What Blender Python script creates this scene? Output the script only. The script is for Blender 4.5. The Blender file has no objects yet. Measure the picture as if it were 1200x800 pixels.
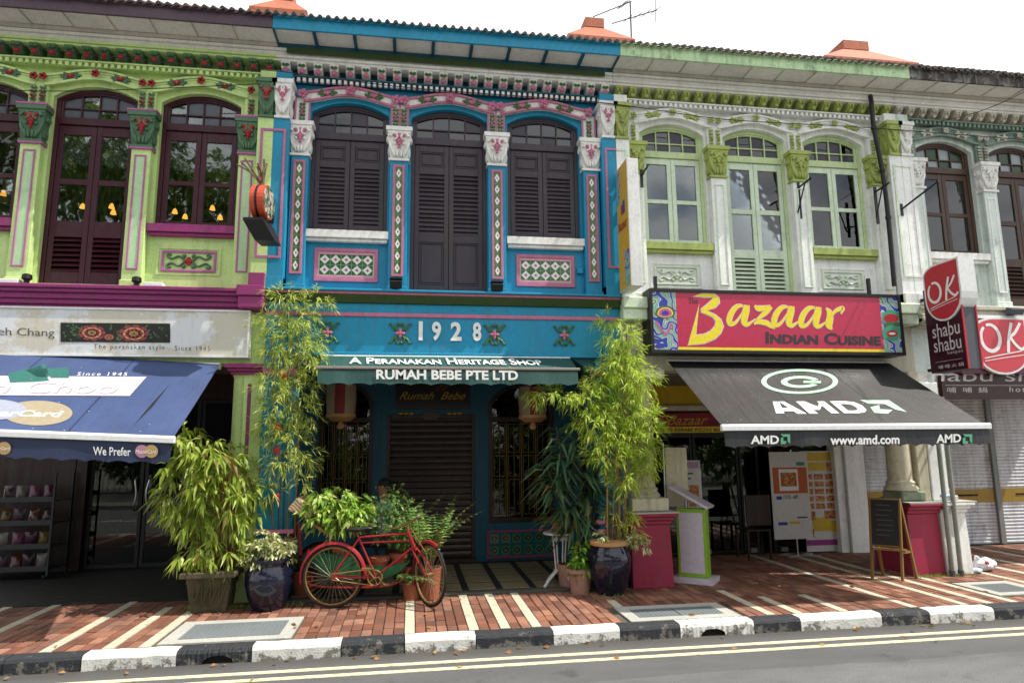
import bpy, bmesh, math, random
import numpy as np
from mathutils import Vector, Matrix
random.seed(7); rng = np.random.default_rng(7)
S = bpy.context.scene
COL = S.collection
# ------------------------------------------------------------------ camera
FPX, YAW, PITCH, ROLL = 775.0, 0.150312, 0.155280, -0.010396
CAMD, CAMH = 8.5, 1.78
cam_d = bpy.data.cameras.new('camera'); cam = bpy.data.objects.new('camera', cam_d); COL.objects.link(cam)
cam_d.sensor_width = 36.0; cam_d.sensor_fit = 'HORIZONTAL'; cam_d.lens = 36.0 * FPX / 1200.0
cam_d.clip_start = 0.05; cam_d.clip_end = 3000
_cy, _sy, _cp, _sp, _cr, _sr = math.cos(YAW), math.sin(YAW), math.cos(PITCH), math.sin(PITCH), math.cos(ROLL), math.sin(ROLL)
FWD = Vector((_sy * _cp, _cy * _cp, _sp)); RT = Vector((_cy, -_sy, 0)); UP = RT.cross(FWD)
RT, UP = RT * _cr + UP * _sr, UP * _cr - RT * _sr
CAMP = Vector((0, -CAMD, CAMH))
m = Matrix((RT, UP, -FWD)).transposed().to_4x4(); m.translation = CAMP; cam.matrix_world = m
S.camera = cam
# ------------------------------------------------------------------ world, sun, exposure
SUNV = Vector((1.19, -0.37, 1.93)).normalized()
W = bpy.data.worlds.new('World'); S.world = W; W.use_nodes = True
nt = W.node_tree; nt.nodes.clear()
out = nt.nodes.new('ShaderNodeOutputWorld'); bg = nt.nodes.new('ShaderNodeBackground')
sky = nt.nodes.new('ShaderNodeTexSky'); sky.sky_type = 'NISHITA'; sky.sun_disc = False
sky.sun_elevation = math.asin(SUNV.z); sky.sun_rotation = math.atan2(SUNV.x, SUNV.y)
sky.air_density = 1.0; sky.dust_density = 2.0
tc = nt.nodes.new('ShaderNodeTexCoord'); mp = nt.nodes.new('ShaderNodeMapping'); mp.inputs['Scale'].default_value = (1, 1, 2.4)
mp.inputs['Location'].default_value = (7.3, 2.2, 3.0)
nz = nt.nodes.new('ShaderNodeTexNoise'); nz.inputs['Scale'].default_value = 2.2; nz.inputs['Detail'].default_value = 7; nz.inputs['Roughness'].default_value = .58
rp = nt.nodes.new('ShaderNodeValToRGB'); rp.color_ramp.elements[0].position = .34; rp.color_ramp.elements[1].position = .47
mx = nt.nodes.new('ShaderNodeMixRGB'); mx.inputs['Color2'].default_value = (10.6, 10.8, 11.0, 1)
L = nt.links.new
L(tc.outputs['Generated'], mp.inputs[0]); L(mp.outputs[0], nz.inputs[0]); L(nz.outputs[0], rp.inputs[0]); L(rp.outputs[0], mx.inputs[0])
L(sky.outputs[0], mx.inputs['Color1']); L(mx.outputs[0], bg.inputs[0]); bg.inputs[1].default_value = 0.105; L(bg.outputs[0], out.inputs[0])
sd = bpy.data.lights.new('sun', 'SUN'); sun = bpy.data.objects.new('sun', sd); COL.objects.link(sun)
sd.energy = 4.6; sd.angle = math.radians(0.6); sd.color = (1.0, 0.95, 0.86)
sun.rotation_euler = (-SUNV).to_track_quat('-Z', 'Y').to_euler(); sun.location = (6, -10, 14)
S.view_settings.view_transform = 'Standard'; S.view_settings.look = 'None'; S.view_settings.gamma = 1
S.view_settings.exposure = 0.36; S.view_settings.use_curve_mapping = False
S.render.engine = 'CYCLES'
S.cycles.max_bounces = 8; S.cycles.transparent_max_bounces = 12; S.cycles.caustics_reflective = False; S.cycles.caustics_refractive = False

# ------------------------------------------------------------------ photo pixel -> place helpers
def ray(px, py): return RT * ((px - 600) / FPX) - UP * ((py - 400) / FPX) + FWD
def P(px, py, Y): d = ray(px, py); return CAMP + d * ((Y + CAMD) / d.y)      # point on the upright plane y = Y
def G(px, py, z=0.0): d = ray(px, py); return CAMP + d * ((z - CAMH) / d.z)   # point on the level plane z
def inframe(p):
    v = Vector(p) - CAMP; d = v.dot(FWD)
    if d < .1: return None
    return 600 + FPX * v.dot(RT) / d, 400 - FPX * v.dot(UP) / d

# ------------------------------------------------------------------ materials
def lin(h):
    h = h.lstrip('#'); c = [int(h[i:i + 2], 16) / 255 for i in (0, 2, 4)]
    return tuple((x / 12.92 if x <= .04045 else ((x + .055) / 1.055) ** 2.4) for x in c)
MATS = {}
class NT:
    def __init__(s, name):
        s.m = bpy.data.materials.new(name); s.m.use_nodes = True; s.t = s.m.node_tree; s.b = s.t.nodes['Principled BSDF']; s.o = s.t.nodes['Material Output']
    def n(s, t, **k):
        x = s.t.nodes.new('ShaderNode' + t)
        for a, b in k.items(): setattr(x, a, b)
        return x
    def l(s, a, b): s.t.links.new(a, b)
    def pos(s, scale=(1, 1, 1), coord='pos'):
        if coord == 'pos': g = s.n('NewGeometry').outputs['Position']
        else: g = s.n('TexCoord').outputs['Object']
        mp = s.n('Mapping'); mp.inputs['Scale'].default_value = scale; s.l(g, mp.inputs[0]); return mp.outputs[0]
    def noise(s, vec, scale, detail=4, rough=.55):
        x = s.n('TexNoise'); x.inputs['Scale'].default_value = scale; x.inputs['Detail'].default_value = detail; x.inputs['Roughness'].default_value = rough
        s.l(vec, x.inputs['Vector']); return x.outputs['Fac']
    def ramp(s, fac, stops):
        r = s.n('ValToRGB'); e = r.color_ramp.elements
        while len(e) < len(stops): e.new(.5)
        for i, (p, c) in enumerate(stops): e[i].position = p; e[i].color = (*c, 1) if len(c) == 3 else c
        s.l(fac, r.inputs[0]); return r.outputs[0]
    def mix(s, fac, a, b, mode='MIX'):
        x = s.n('MixRGB', blend_type=mode)
        for i, v in ((0, fac), (1, a), (2, b)):
            if isinstance(v, (int, float)): x.inputs[i].default_value = v
            elif isinstance(v, tuple): x.inputs[i].default_value = (*v, 1)
            else: s.l(v, x.inputs[i])
        return x.outputs[0]
    def math(s, op, a, b=0.0):
        x = s.n('Math', operation=op)
        for i, v in ((0, a), (1, b)):
            if isinstance(v, (int, float)): x.inputs[i].default_value = v
            else: s.l(v, x.inputs[i])
        return x.outputs[0]
    def bump(s, h, strength=.2, dist=.01):
        x = s.n('Bump'); x.inputs['Strength'].default_value = strength; x.inputs['Distance'].default_value = dist; s.l(h, x.inputs['Height']); s.l(x.outputs[0], s.b.inputs['Normal'])
def darker(c, k): return tuple(v * k for v in c)
def paint(name, hexc, rough=.55, dirt=.35, streak=.25, bump=.25, stain=(0.10, 0.095, 0.08), spec=.35, peel=0.0):
    """painted plaster, wood or metal: colour drift, rain streaks, grime and a little relief"""
    if name in MATS: return MATS[name]
    N = NT(name); c = lin(hexc) if isinstance(hexc, str) else hexc
    v = N.pos(); drift = N.noise(v, 1.7, 5, .6); fine = N.noise(v, 34, 3, .6)
    col = N.mix(N.ramp(drift, [(.3, (0, 0, 0)), (.75, (1, 1, 1))]), darker(c, .86), tuple(min(1, x * 1.06) for x in c))
    st = N.noise(N.pos((9, 9, .55)), 1.0, 4, .65)
    col = N.mix(N.ramp(st, [(.46, (0, 0, 0)), (.74, (min(1, streak * 1.7),) * 3)]), col, N.mix(.6, col, stain))
    g = N.noise(v, 5.5, 6, .7)
    col = N.mix(N.ramp(g, [(.54, (0, 0, 0)), (.76, (min(1, dirt * 1.25),) * 3)]), col, stain)
    col = N.mix(N.ramp(fine, [(.35, (.88, .88, .88)), (.65, (1, 1, 1))]), (0, 0, 0), col)
    if peel:
        pe = N.noise(N.pos((1, 1, 1.6)), 3.3, 6, .7)
        col = N.mix(N.ramp(pe, [(.62, (0, 0, 0)), (.65, (peel,) * 3)]), col, (.36, .35, .32))
    N.l(col, N.b.inputs['Base Color']); N.b.inputs['Roughness'].default_value = rough; N.b.inputs['Specular IOR Level'].default_value = spec
    N.bump(N.math('ADD', N.math('MULTIPLY', fine, .35), N.math('MULTIPLY', g, 1.0)), bump, .012)
    MATS[name] = N.m; return N.m
def plain(name, hexc, rough=.5, metal=0, spec=.4, emit=0):
    if name in MATS: return MATS[name]
    N = NT(name); c = lin(hexc) if isinstance(hexc, str) else hexc
    f = N.noise(N.pos(), 22, 4, .6)
    N.l(N.mix(N.ramp(f, [(.3, (0, 0, 0)), (.7, (1, 1, 1))]), darker(c, .84), c), N.b.inputs['Base Color'])
    N.b.inputs['Roughness'].default_value = rough; N.b.inputs['Metallic'].default_value = metal; N.b.inputs['Specular IOR Level'].default_value = spec
    if emit: N.b.inputs['Emission Color'].default_value = (*c, 1); N.b.inputs['Emission Strength'].default_value = emit
    MATS[name] = N.m; return N.m
def glass(name, tint=(.8, .85, .85), see=.9, ior=1.75, wav=.02):
    """thin window pane: mirror-like by Fresnel, see-through otherwise"""
    N = NT(name); N.t.nodes.remove(N.b)
    gl = N.n('BsdfGlossy'); gl.inputs['Roughness'].default_value = .02; gl.inputs['Color'].default_value = (1, 1, 1, 1)
    tr = N.n('BsdfTransparent'); tr.inputs['Color'].default_value = (*tint, 1)
    fr = N.n('Fresnel'); fr.inputs['IOR'].default_value = ior
    bp = N.n('Bump'); bp.inputs['Strength'].default_value = wav; bp.inputs['Distance'].default_value = .05
    N.l(N.noise(N.pos(), 2.5, 2), bp.inputs['Height']); N.l(bp.outputs[0], gl.inputs['Normal'])
    mx = N.n('MixShader'); N.l(fr.outputs[0], mx.inputs[0]); N.l(tr.outputs[0], mx.inputs[1]); N.l(gl.outputs[0], mx.inputs[2]); N.l(mx.outputs[0], N.o.inputs[0])
    MATS[name] = N.m; return N.m
def leafmat(name, c1, c2, c3=None, trans=.35, rough=.42):
    N = NT(name); g = N.n('NewGeometry'); r = g.outputs['Random Per Island']
    a, b = lin(c1), lin(c2); c = lin(c3) if c3 else b
    col = N.ramp(r, [(0, darker(a, .6)), (.12, a), (.55, b), (.90, c), (.955, c), (.965, lin('#8a6a3c'))])
    N.l(col, N.b.inputs['Base Color']); N.b.inputs['Roughness'].default_value = rough; N.b.inputs['Specular IOR Level'].default_value = .45
    t = N.n('BsdfTranslucent'); N.l(N.mix(.35, col, (.55, .75, .08)), t.inputs['Color'])
    mx = N.n('MixShader'); mx.inputs[0].default_value = trans; N.l(N.b.outputs[0], mx.inputs[1]); N.l(t.outputs[0], mx.inputs[2]); N.l(mx.outputs[0], N.o.inputs[0])
    MATS[name] = N.m; return N.m

# ------------------------------------------------------------------ mesh helpers
class MB:
    def __init__(s): s.v = []; s.f = []; s.mi = []
    def add(s, vs, fs, mi=0):
        o = len(s.v); s.v += [tuple(p) for p in vs]; s.f += [tuple(i + o for i in f) for f in fs]; s.mi += [mi] * len(fs); return s
    def box(s, x0, x1, y0, y1, z0, z1, mi=0):
        if x0 > x1: x0, x1 = x1, x0
        if y0 > y1: y0, y1 = y1, y0
        if z0 > z1: z0, z1 = z1, z0
        return s.add([(x0, y0, z0), (x1, y0, z0), (x1, y1, z0), (x0, y1, z0), (x0, y0, z1), (x1, y0, z1), (x1, y1, z1), (x0, y1, z1)],
                     [(0, 3, 2, 1), (4, 5, 6, 7), (0, 1, 5, 4), (1, 2, 6, 5), (2, 3, 7, 6), (3, 0, 4, 7)], mi)
    def obox(s, c, ux, uy, uz, mi=0):
        c = Vector(c); ux, uy, uz = Vector(ux), Vector(uy), Vector(uz)
        q = [c + a * ux + b * uy + d * uz for d in (-1, 1) for a, b in ((-1, -1), (1, -1), (1, 1), (-1, 1))]
        return s.add(q, [(0, 3, 2, 1), (4, 5, 6, 7), (0, 1, 5, 4), (1, 2, 6, 5), (2, 3, 7, 6), (3, 0, 4, 7)], mi)
    def bar(s, a, b, w, h=None, mi=0):
        a, b = Vector(a), Vector(b); d = (b - a); L = d.length; d.normalize(); h = h or w
        u = d.cross(Vector((0, 0, 1)));  u = Vector((1, 0, 0)) if u.length < 1e-4 else u.normalized(); v = u.cross(d)
        return s.obox((a + b) / 2, d * L / 2, u * w / 2, v * h / 2, mi)
    def prism(s, poly, vec, mi=0):
        n = len(poly); vec = Vector(vec); a = [Vector(p) for p in poly]; b = [p + vec for p in a]
        return s.add(a + b, [tuple(range(n)), tuple(range(2 * n - 1, n - 1, -1))] + [(i, i + n, (i + 1) % n + n, (i + 1) % n) for i in range(n)], mi)
    def pxz(s, poly, y0, y1, mi=0): return s.prism([(x, y0, z) for x, z in poly], (0, y1 - y0, 0), mi)
    def pyz(s, poly, x0, x1, mi=0): return s.prism([(x0, y, z) for y, z in poly], (x1 - x0, 0, 0), mi)
    def pxy(s, poly, z0, z1, mi=0): return s.prism([(x, y, z0) for x, y in poly], (0, 0, z1 - z0), mi)
    def ring(s, outer, inner, y0, y1, mi=0, closed=False):
        """band between two xz polylines of equal count, extruded along y"""
        n = len(outer); vs = [(x, y0, z) for x, z in outer] + [(x, y0, z) for x, z in inner] + [(x, y1, z) for x, z in outer] + [(x, y1, z) for x, z in inner]; fs = []
        for i in range(n if closed else n - 1):
            j = (i + 1) % n
            fs += [(i, j, n + j, n + i), (2 * n + i, 3 * n + i, 3 * n + j, 2 * n + j), (i, 2 * n + i, 2 * n + j, j), (n + i, n + j, 3 * n + j, 3 * n + i)]
        if not closed: fs += [(0, n, 3 * n, 2 * n), (n - 1, 3 * n - 1, 4 * n - 1, 2 * n - 1)]
        return s.add(vs, fs, mi)
    def rframe(s, x0, x1, z0, z1, t, y0, y1, mi=0):
        return s.ring([(x0, z0), (x1, z0), (x1, z1), (x0, z1)], [(x0 + t, z0 + t), (x1 - t, z0 + t), (x1 - t, z1 - t), (x0 + t, z1 - t)], y0, y1, mi, True)
    def tube(s, pts, r, n=8, mi=0, closed=False, cap=True):
        pts = [Vector(p) for p in pts]; k = len(pts); R = r if isinstance(r, (list, tuple)) else [r] * k; vs = []; fs = []; pu = None
        for i, p in enumerate(pts):
            if closed: d = pts[(i + 1) % k] - pts[i - 1]
            else: d = pts[min(i + 1, k - 1)] - pts[max(i - 1, 0)]
            d = d.normalized() if d.length > 1e-9 else Vector((0, 0, 1))
            u = pu - d * pu.dot(d) if pu is not None else d.cross(Vector((0, 0, 1)) if abs(d.z) < .9 else Vector((1, 0, 0)))
            u.normalize(); pu = u; w = d.cross(u)
            vs += [p + (u * math.cos(2 * math.pi * j / n) + w * math.sin(2 * math.pi * j / n)) * R[i] for j in range(n)]
        for i in range(k if closed else k - 1):
            a = i * n; b = ((i + 1) % k) * n
            fs += [(a + j, a + (j + 1) % n, b + (j + 1) % n, b + j) for j in range(n)]
        if cap and not closed: fs += [tuple(range(n - 1, -1, -1)), tuple(range((k - 1) * n, k * n))]
        return s.add(vs, fs, mi)
    def lathe(s, prof, c=(0, 0, 0), n=24, mi=0, sx=1, sy=1):
        vs = []; fs = []; k = len(prof)
        for r, z in prof: vs += [(c[0] + sx * r * math.cos(2 * math.pi * j / n), c[1] + sy * r * math.sin(2 * math.pi * j / n), c[2] + z) for j in range(n)]
        for i in range(k - 1): fs += [(i * n + j, i * n + (j + 1) % n, (i + 1) * n + (j + 1) % n, (i + 1) * n + j) for j in range(n)]
        fs += [tuple(range(n - 1, -1, -1)), tuple(range((k - 1) * n, k * n))]
        return s.add(vs, fs, mi)
    def blob(s, c, rx, ry, rz, mi=0, n=8, k=5, rot=0):
        vs = [(0, 0, -1)]; fs = []
        for i in range(1, k):
            a = math.pi * i / k - math.pi / 2
            vs += [(math.cos(a) * math.cos(2 * math.pi * j / n), math.cos(a) * math.sin(2 * math.pi * j / n), math.sin(a)) for j in range(n)]
        vs.append((0, 0, 1)); T = len(vs) - 1
        fs += [(0, 1 + (j + 1) % n, 1 + j) for j in range(n)]
        for i in range(k - 2): fs += [(1 + i * n + j, 1 + i * n + (j + 1) % n, 1 + (i + 1) * n + (j + 1) % n, 1 + (i + 1) * n + j) for j in range(n)]
        fs += [(T, 1 + (k - 2) * n + j, 1 + (k - 2) * n + (j + 1) % n) for j in range(n)]
        ca, sa = math.cos(rot), math.sin(rot); q = []
        for x, y, z in vs:
            x, y, z = x * rx, y * ry, z * rz; q.append((c[0] + x * ca - z * sa, c[1] + y, c[2] + x * sa + z * ca))
        return s.add(q, fs, mi)
    def disc(s, c, rx, rz, y, mi=0, n=28, t=.003):
        return s.pxz([(c[0] + rx * math.cos(2 * math.pi * i / n), c[1] + rz * math.sin(2 * math.pi * i / n)) for i in range(n)], y, y + t, mi)
    def mesh(s, name, mats, off=(0, 0, 0), bev=0, smooth=False):
        me = bpy.data.meshes.new(name); o = Vector(off)
        me.from_pydata([(x - o.x, y - o.y, z - o.z) for x, y, z in s.v], [], s.f)
        for mt in (mats if isinstance(mats, (list, tuple)) else [mats]): me.materials.append(mt)
        if any(s.mi): me.polygons.foreach_set('material_index', s.mi)
        bm = bmesh.new(); bm.from_mesh(me); bmesh.ops.recalc_face_normals(bm, faces=bm.faces)
        if bev:
            ed = [e for e in bm.edges if len(e.link_faces) == 2 and e.calc_face_angle(0) > .5]
            bmesh.ops.bevel(bm, geom=ed, offset=bev, segments=1, affect='EDGES', clamp_overlap=True)
        bm.to_mesh(me); bm.free()
        if smooth:
            me.polygons.foreach_set('use_smooth', [True] * len(me.polygons)); me.update()
            try: me.set_sharp_from_angle(angle=math.radians(38))
            except Exception: pass
        return me
def obj(name, me, parent=None, loc=(0, 0, 0), rot=None):
    o = bpy.data.objects.new(name, me); COL.objects.link(o); o.location = loc
    if rot: o.rotation_euler = rot
    if parent: o.parent = parent
    return o
def tag(o, label, cat, group=None, kind=None):
    if label: o['label'] = label
    if cat: o['category'] = cat
    if group: o['group'] = group
    if kind: o['kind'] = kind
    return o
def islands(mb):
    """the loose pieces of a mesh builder, each as a builder of its own"""
    par = list(range(len(mb.v)))
    def find(i):
        while par[i] != i: par[i] = par[par[i]]; i = par[i]
        return i
    for f in mb.f:
        for i in f[1:]: par[find(i)] = find(f[0])
    g = {}
    for f, k in zip(mb.f, mb.mi): g.setdefault(find(f[0]), []).append((f, k))
    out_ = []
    for fs in g.values():
        ids = sorted({i for f, k in fs for i in f}); ix = {v: j for j, v in enumerate(ids)}; q = MB(); q.v = [mb.v[i] for i in ids]; q.f = [tuple(ix[i] for i in f) for f, k in fs]; q.mi = [k for f, k in fs]; out_.append(q)
    return out_
class Thing:
    """an Empty at the thing's base; parts are given in world coordinates"""
    def __init__(s, name, label, cat, loc, group=None):
        s.r = bpy.data.objects.new(name, None); COL.objects.link(s.r); s.r.location = loc; s.L = Vector(loc); s.r.empty_display_size = .2
        tag(s.r, label, cat, group)
    SPLIT = {'belt_return', 'shutter_post', 'column_band', 'arch_bracket', 'column_capital', 'capital_band', 'sidecar_side', 'edge_strip', 'soffit_board', 'soffit_batten', 'rack_post', 'numeral', 'edge_trim', 'post_rail', 'wall_pier', 'balcony_rail', 'gilt_ornament', 'eye', 'board_rail'}
    def part(s, name, mb, mat, parent=None, bev=0, smooth=False, kind=None, label=None):
        if name in s.SPLIT:
            ps = islands(mb)
            if len(ps) > 1:
                o = None
                for q in ps: o = s._part(name, q, mat, parent, bev, smooth)
                return o
        return s._part(name, mb, mat, parent, bev, smooth, kind, label)
    def _part(s, name, mb, mat, parent=None, bev=0, smooth=False, kind=None, label=None):
        o = obj(name, mb.mesh(name, mat, s.L, bev, smooth), parent or s.r)
        if kind: o['kind'] = kind
        if label: o['label'] = label
        return o
    def piece(s, name, me, loc, rot=None, parent=None):
        return obj(name, me, parent or s.r, Vector(loc) - s.L, rot)
def single(name, mb, mat, label, cat, loc=(0, 0, 0), group=None, bev=0, smooth=False, kind=None):
    return tag(obj(name, mb.mesh(name, mat, loc, bev, smooth), None, loc), label, cat, group, kind)
def arcpts(xc, hw, zb, zs, zc, n=14):
    h = zc - zs; R = (hw * hw + h * h) / (2 * h); a = math.asin(min(1, hw / R)); pts = [(xc - hw, zb)]
    for i in range(n + 1):
        t = -a + 2 * a * i / n; pts.append((xc + R * math.sin(t), zc - R + R * math.cos(t)))
    return pts + [(xc + hw, zb)]
# ---- lettering: built-in font turned into flat faces, mapped on any plane
def glyphs(body, bold=0.0, shear=0.0, space=1.0, small=None):
    cu = bpy.data.curves.new('lettering', 'FONT'); cu.body = body; cu.shear = shear; cu.offset = bold; cu.space_character = space; cu.resolution_u = 3; cu.fill_mode = 'FRONT'
    if small:
        for i, ch in enumerate(body):
            if ch.islower(): cu.body_format[i].use_small_caps = True
        cu.small_caps_scale = small
    o = bpy.data.objects.new('lettering', cu); COL.objects.link(o)
    dg = bpy.context.evaluated_depsgraph_get(); dg.update(); me = bpy.data.meshes.new_from_object(o.evaluated_get(dg))
    v = [(p.co.x, p.co.y) for p in me.vertices]; f = [tuple(p.vertices) for p in me.polygons]
    bpy.data.meshes.remove(me); bpy.data.objects.remove(o); bpy.data.curves.remove(cu); return v, f
def put_text(mb, body, o, U, V, mi=0, bold=0.0, shear=0.0, space=1.0, keep=False, small=None):
    """fills the parallelogram o, o+U, o+V with the lettering; keep=True keeps the letter proportions (height rules)"""
    v, f = glyphs(body, bold, shear, space, small); o, U, V = Vector(o), Vector(U), Vector(V)
    xs = [p[0] for p in v]; ys = [p[1] for p in v]; x0, x1, y0, y1 = min(xs), max(xs), min(ys), max(ys)
    if keep: k = (x1 - x0) / (y1 - y0) * V.length / U.length
    else: k = 1
    mb.add([o + U * ((x - x0) / (x1 - x0) * k) + V * ((y - y0) / (y1 - y0)) for x, y in v], f, mi); return mb
def put_poly(mb, pts, o, U, V, mi=0):
    o, U, V = Vector(o), Vector(U), Vector(V); mb.add([o + U * a + V * b for a, b in pts], [tuple(range(len(pts)))], mi); return mb
def put_stroke(mb, pts, w, o, U, V, mi=0):
    """flat brush stroke; pts in units of U and V lengths (aspect kept by caller), w list or number"""
    n = len(pts); ws = w if isinstance(w, (list, tuple)) else [w] * n; Lp = []; Rp = []
    for i in range(n):
        a = Vector(pts[max(i - 1, 0)]); b = Vector(pts[min(i + 1, n - 1)]); d = (b - a).normalized(); q = Vector((-d.y, d.x)) * ws[i] / 2; p = Vector(pts[i]); Lp.append(p + q); Rp.append(p - q)
    o, U, V = Vector(o), Vector(U).normalized(), Vector(V).normalized()
    vs = [o + U * p.x + V * p.y for p in Lp + Rp]; mb.add(vs, [(i, i + 1, n + i + 1, n + i) for i in range(n - 1)], mi); return mb
def spline(pts, k=8):
    out_ = []; p = [pts[0]] + list(pts) + [pts[-1]]
    for i in range(1, len(p) - 2):
        a, b, c, d = (Vector(q) for q in p[i - 1:i + 3])
        for j in range(k):
            t = j / k; out_.append(.5 * ((2 * b) + (c - a) * t + (2 * a - 5 * b + 4 * c - d) * t * t + (3 * b - a - 3 * c + d) * t ** 3))
    out_.append(Vector(pts[-1])); return out_
# ---- foliage: many small folded leaves in one mesh
def leaf_mesh(name, pos, dr, ln, wd, mat, droop=.25, off=(0, 0, 0), up=None):
    pos = np.asarray(pos, float) - np.asarray(off, float); dr = np.asarray(dr, float); N = len(pos); ln = np.broadcast_to(ln, (N,)); wd = np.broadcast_to(wd, (N,))
    dr = dr / np.linalg.norm(dr, axis=1, keepdims=True)
    upv = rng.normal(0, .45, (N, 3)) + np.array([0, -.25, 1.0]) if up is None else up
    sd = np.cross(dr, upv); sd /= np.linalg.norm(sd, axis=1, keepdims=True) + 1e-9; nn = np.cross(sd, dr)
    dz = np.array([0, 0, 1.0]); l = ln[:, None]; w = wd[:, None]
    mc = pos + dr * l * .42 - dz * (l * droop * .18); tip = pos + dr * l - dz * (l * droop)
    ml = mc + sd * w * .5 + nn * w * .14; mr = mc - sd * w * .5 + nn * w * .14
    V = np.stack([pos, ml, mc, mr, tip], 1).reshape(-1, 3)
    F = (np.array([[0, 1, 2], [0, 2, 3], [1, 4, 2], [2, 4, 3]])[None] + 5 * np.arange(N)[:, None, None]).reshape(-1, 3)
    me = bpy.data.meshes.new(name); me.vertices.add(len(V)); me.vertices.foreach_set('co', V.ravel()); me.loops.add(F.size); me.loops.foreach_set('vertex_index', F.ravel())
    me.polygons.add(len(F)); me.polygons.foreach_set('loop_start', np.arange(0, F.size, 3)); me.polygons.foreach_set('loop_total', np.full(len(F), 3)); me.materials.append(mat); me.update(calc_edges=True); return me
def sprigs(clusters, n, per, twig, ln, wd, spread=1.0, droop=.25, axis=None):
    """clusters of (centre, rx, ry, rz); every sprig is a twig bearing leaves alternately"""
    ps, ds, ls, ws = [], [], [], []; tw = []
    vol = np.array([c[1] * c[3] for c in clusters]); vol = vol / vol.sum()
    for (c, rx, ry, rz), q in zip(clusters, vol):
        for _ in range(max(3, int(n * q))):
            u = rng.normal(size=3); u /= np.linalg.norm(u); rr = rng.random() ** .5
            p = np.array(c) + u * rr * np.array([rx, ry, rz])
            d = u * np.array([1, 1, .6]) * spread + rng.normal(0, .35, 3); d[2] -= .15; d /= np.linalg.norm(d)
            e = p + d * twig; tw.append((p, e))
            for i in range(per):
                t = (i + .3) / per; side = np.cross(d, rng.normal(size=3)); side /= np.linalg.norm(side) + 1e-9
                ps.append(p + d * twig * t - np.array([0, 0, droop * twig * t * t])); dd = d * .8 + side * (.75 if i < per - 1 else .1); dd[2] -= .2; ds.append(dd)
                ls.append(ln * rng.uniform(.5, 1.3)); ws.append(wd * rng.uniform(.65, 1.3))
    return np.array(ps), np.array(ds), np.array(ls), np.array(ws), tw
# ------------------------------------------------------------------ common materials
M_blue = paint('blue_paint', '#1a92ba', .5, .25, .25); M_bluedk = paint('deep_blue_paint', '#0e536b', .5)
M_pink = paint('pink_paint', '#cb7596', .5, .2); M_white = paint('white_paint', '#f3f2ee', .55, .3, .25)
M_offw = paint('cream_paint', '#cfc9b8', .6, .4, .35); M_leafg = paint('leaf_green_paint', '#44703c', .5, .2); M_olive = paint('moss_green_paint', '#354d20', .55, .3)
M_lime = paint('lime_paint', '#cfe99a', .5, .22, .22); M_mint = paint('mint_paint', '#bfe0b0', .5, .2); M_magenta = paint('magenta_paint', '#93306f', .45, .25, .3)
M_lilac = paint('lilac_paint', '#c06aa8', .5, .2); M_maroon = paint('maroon_wood', '#431526', .38, .2, .15, .15); M_shut = paint('charcoal_shutter', '#463c45', .45, .2, .2, .15)
M_red = paint('red_paint', '#a81822', .45, .2); M_sage = paint('sage_paint', '#53785a', .5, .25)
M_gwhite = paint('weathered_white_plaster', '#f8f9f6', .6, .24, .26, .3, (.16, .17, .14), .3); M_apple = paint('apple_green_paint', '#aab864', .55, .35, .3); M_palegreen = paint('pale_green_paint', '#dcecd2', .45, .25, .2)
M_fgreen = paint('faded_green_fascia', '#c3e2b2', .55, .75, .6, .3, (.10, .11, .09), .3); M_grey = paint('grey_green_plaster', '#7d9386', .6, .45, .45); M_greylt = paint('pale_grey_green_plaster', '#dde8e1', .6, .45, .5, .3, (.16, .17, .15))
M_brown = paint('brown_wood', '#4f392f', .45, .25); M_purplef = paint('aubergine_fascia', '#55414f', .5, .3, .3); M_blackf = paint('peeled_dark_fascia', '#3a3430', .7, .7, .5, .5, (.5, .5, .48), .3, .9)
M_soff = paint('soffit_white', '#f0eee9', .65, .2, .15, .15); M_batt = paint('soffit_batten', '#c9c5bb', .65, .3)
M_burg = paint('crimson_plinth_paint', '#a02c4a', .45, .35, .35); M_cream = paint('ivory_column_paint', '#d8cfb4', .55, .35, .4)
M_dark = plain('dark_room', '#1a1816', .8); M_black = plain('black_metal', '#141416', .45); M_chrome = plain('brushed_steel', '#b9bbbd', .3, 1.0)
M_alu = plain('white_aluminium', '#e6e7e6', .35); M_gold = plain('gold_paint', '#b08a2c', .4, .6); M_wht = plain('white_print', '#eeeeec', .6); M_txtdk = plain('dark_print', '#35323a', .6)
M_yel = plain('yellow_print', '#f2dc2e', .55); M_paper = plain('white_card', '#dddad6', .55)
M_gl = glass('window_glass'); M_gldk = glass('shop_glass', (.55, .58, .56), ior=1.52, wav=.008)
M_soil = plain('soil', '#2b2018', .9)
def roofmat():
    N = NT('clay_roof_tile'); r = N.n('NewGeometry').outputs['Random Per Island']; g = N.noise(N.pos(), 6, 6, .7)
    c = N.ramp(r, [(0, lin('#2c2622')), (.7, lin('#44352d')), (1, lin('#7a5240'))])
    N.l(N.mix(N.ramp(g, [(.4, (0, 0, 0)), (.65, (.8, .8, .8))]), c, lin('#2c2b26')), N.b.inputs['Base Color']); N.b.inputs['Roughness'].default_value = .85; N.bump(g, .4); return N.m
M_roof = roofmat(); M_terra = paint('terracotta_sheet', '#b96a4c', .7, .5, .45)
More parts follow.
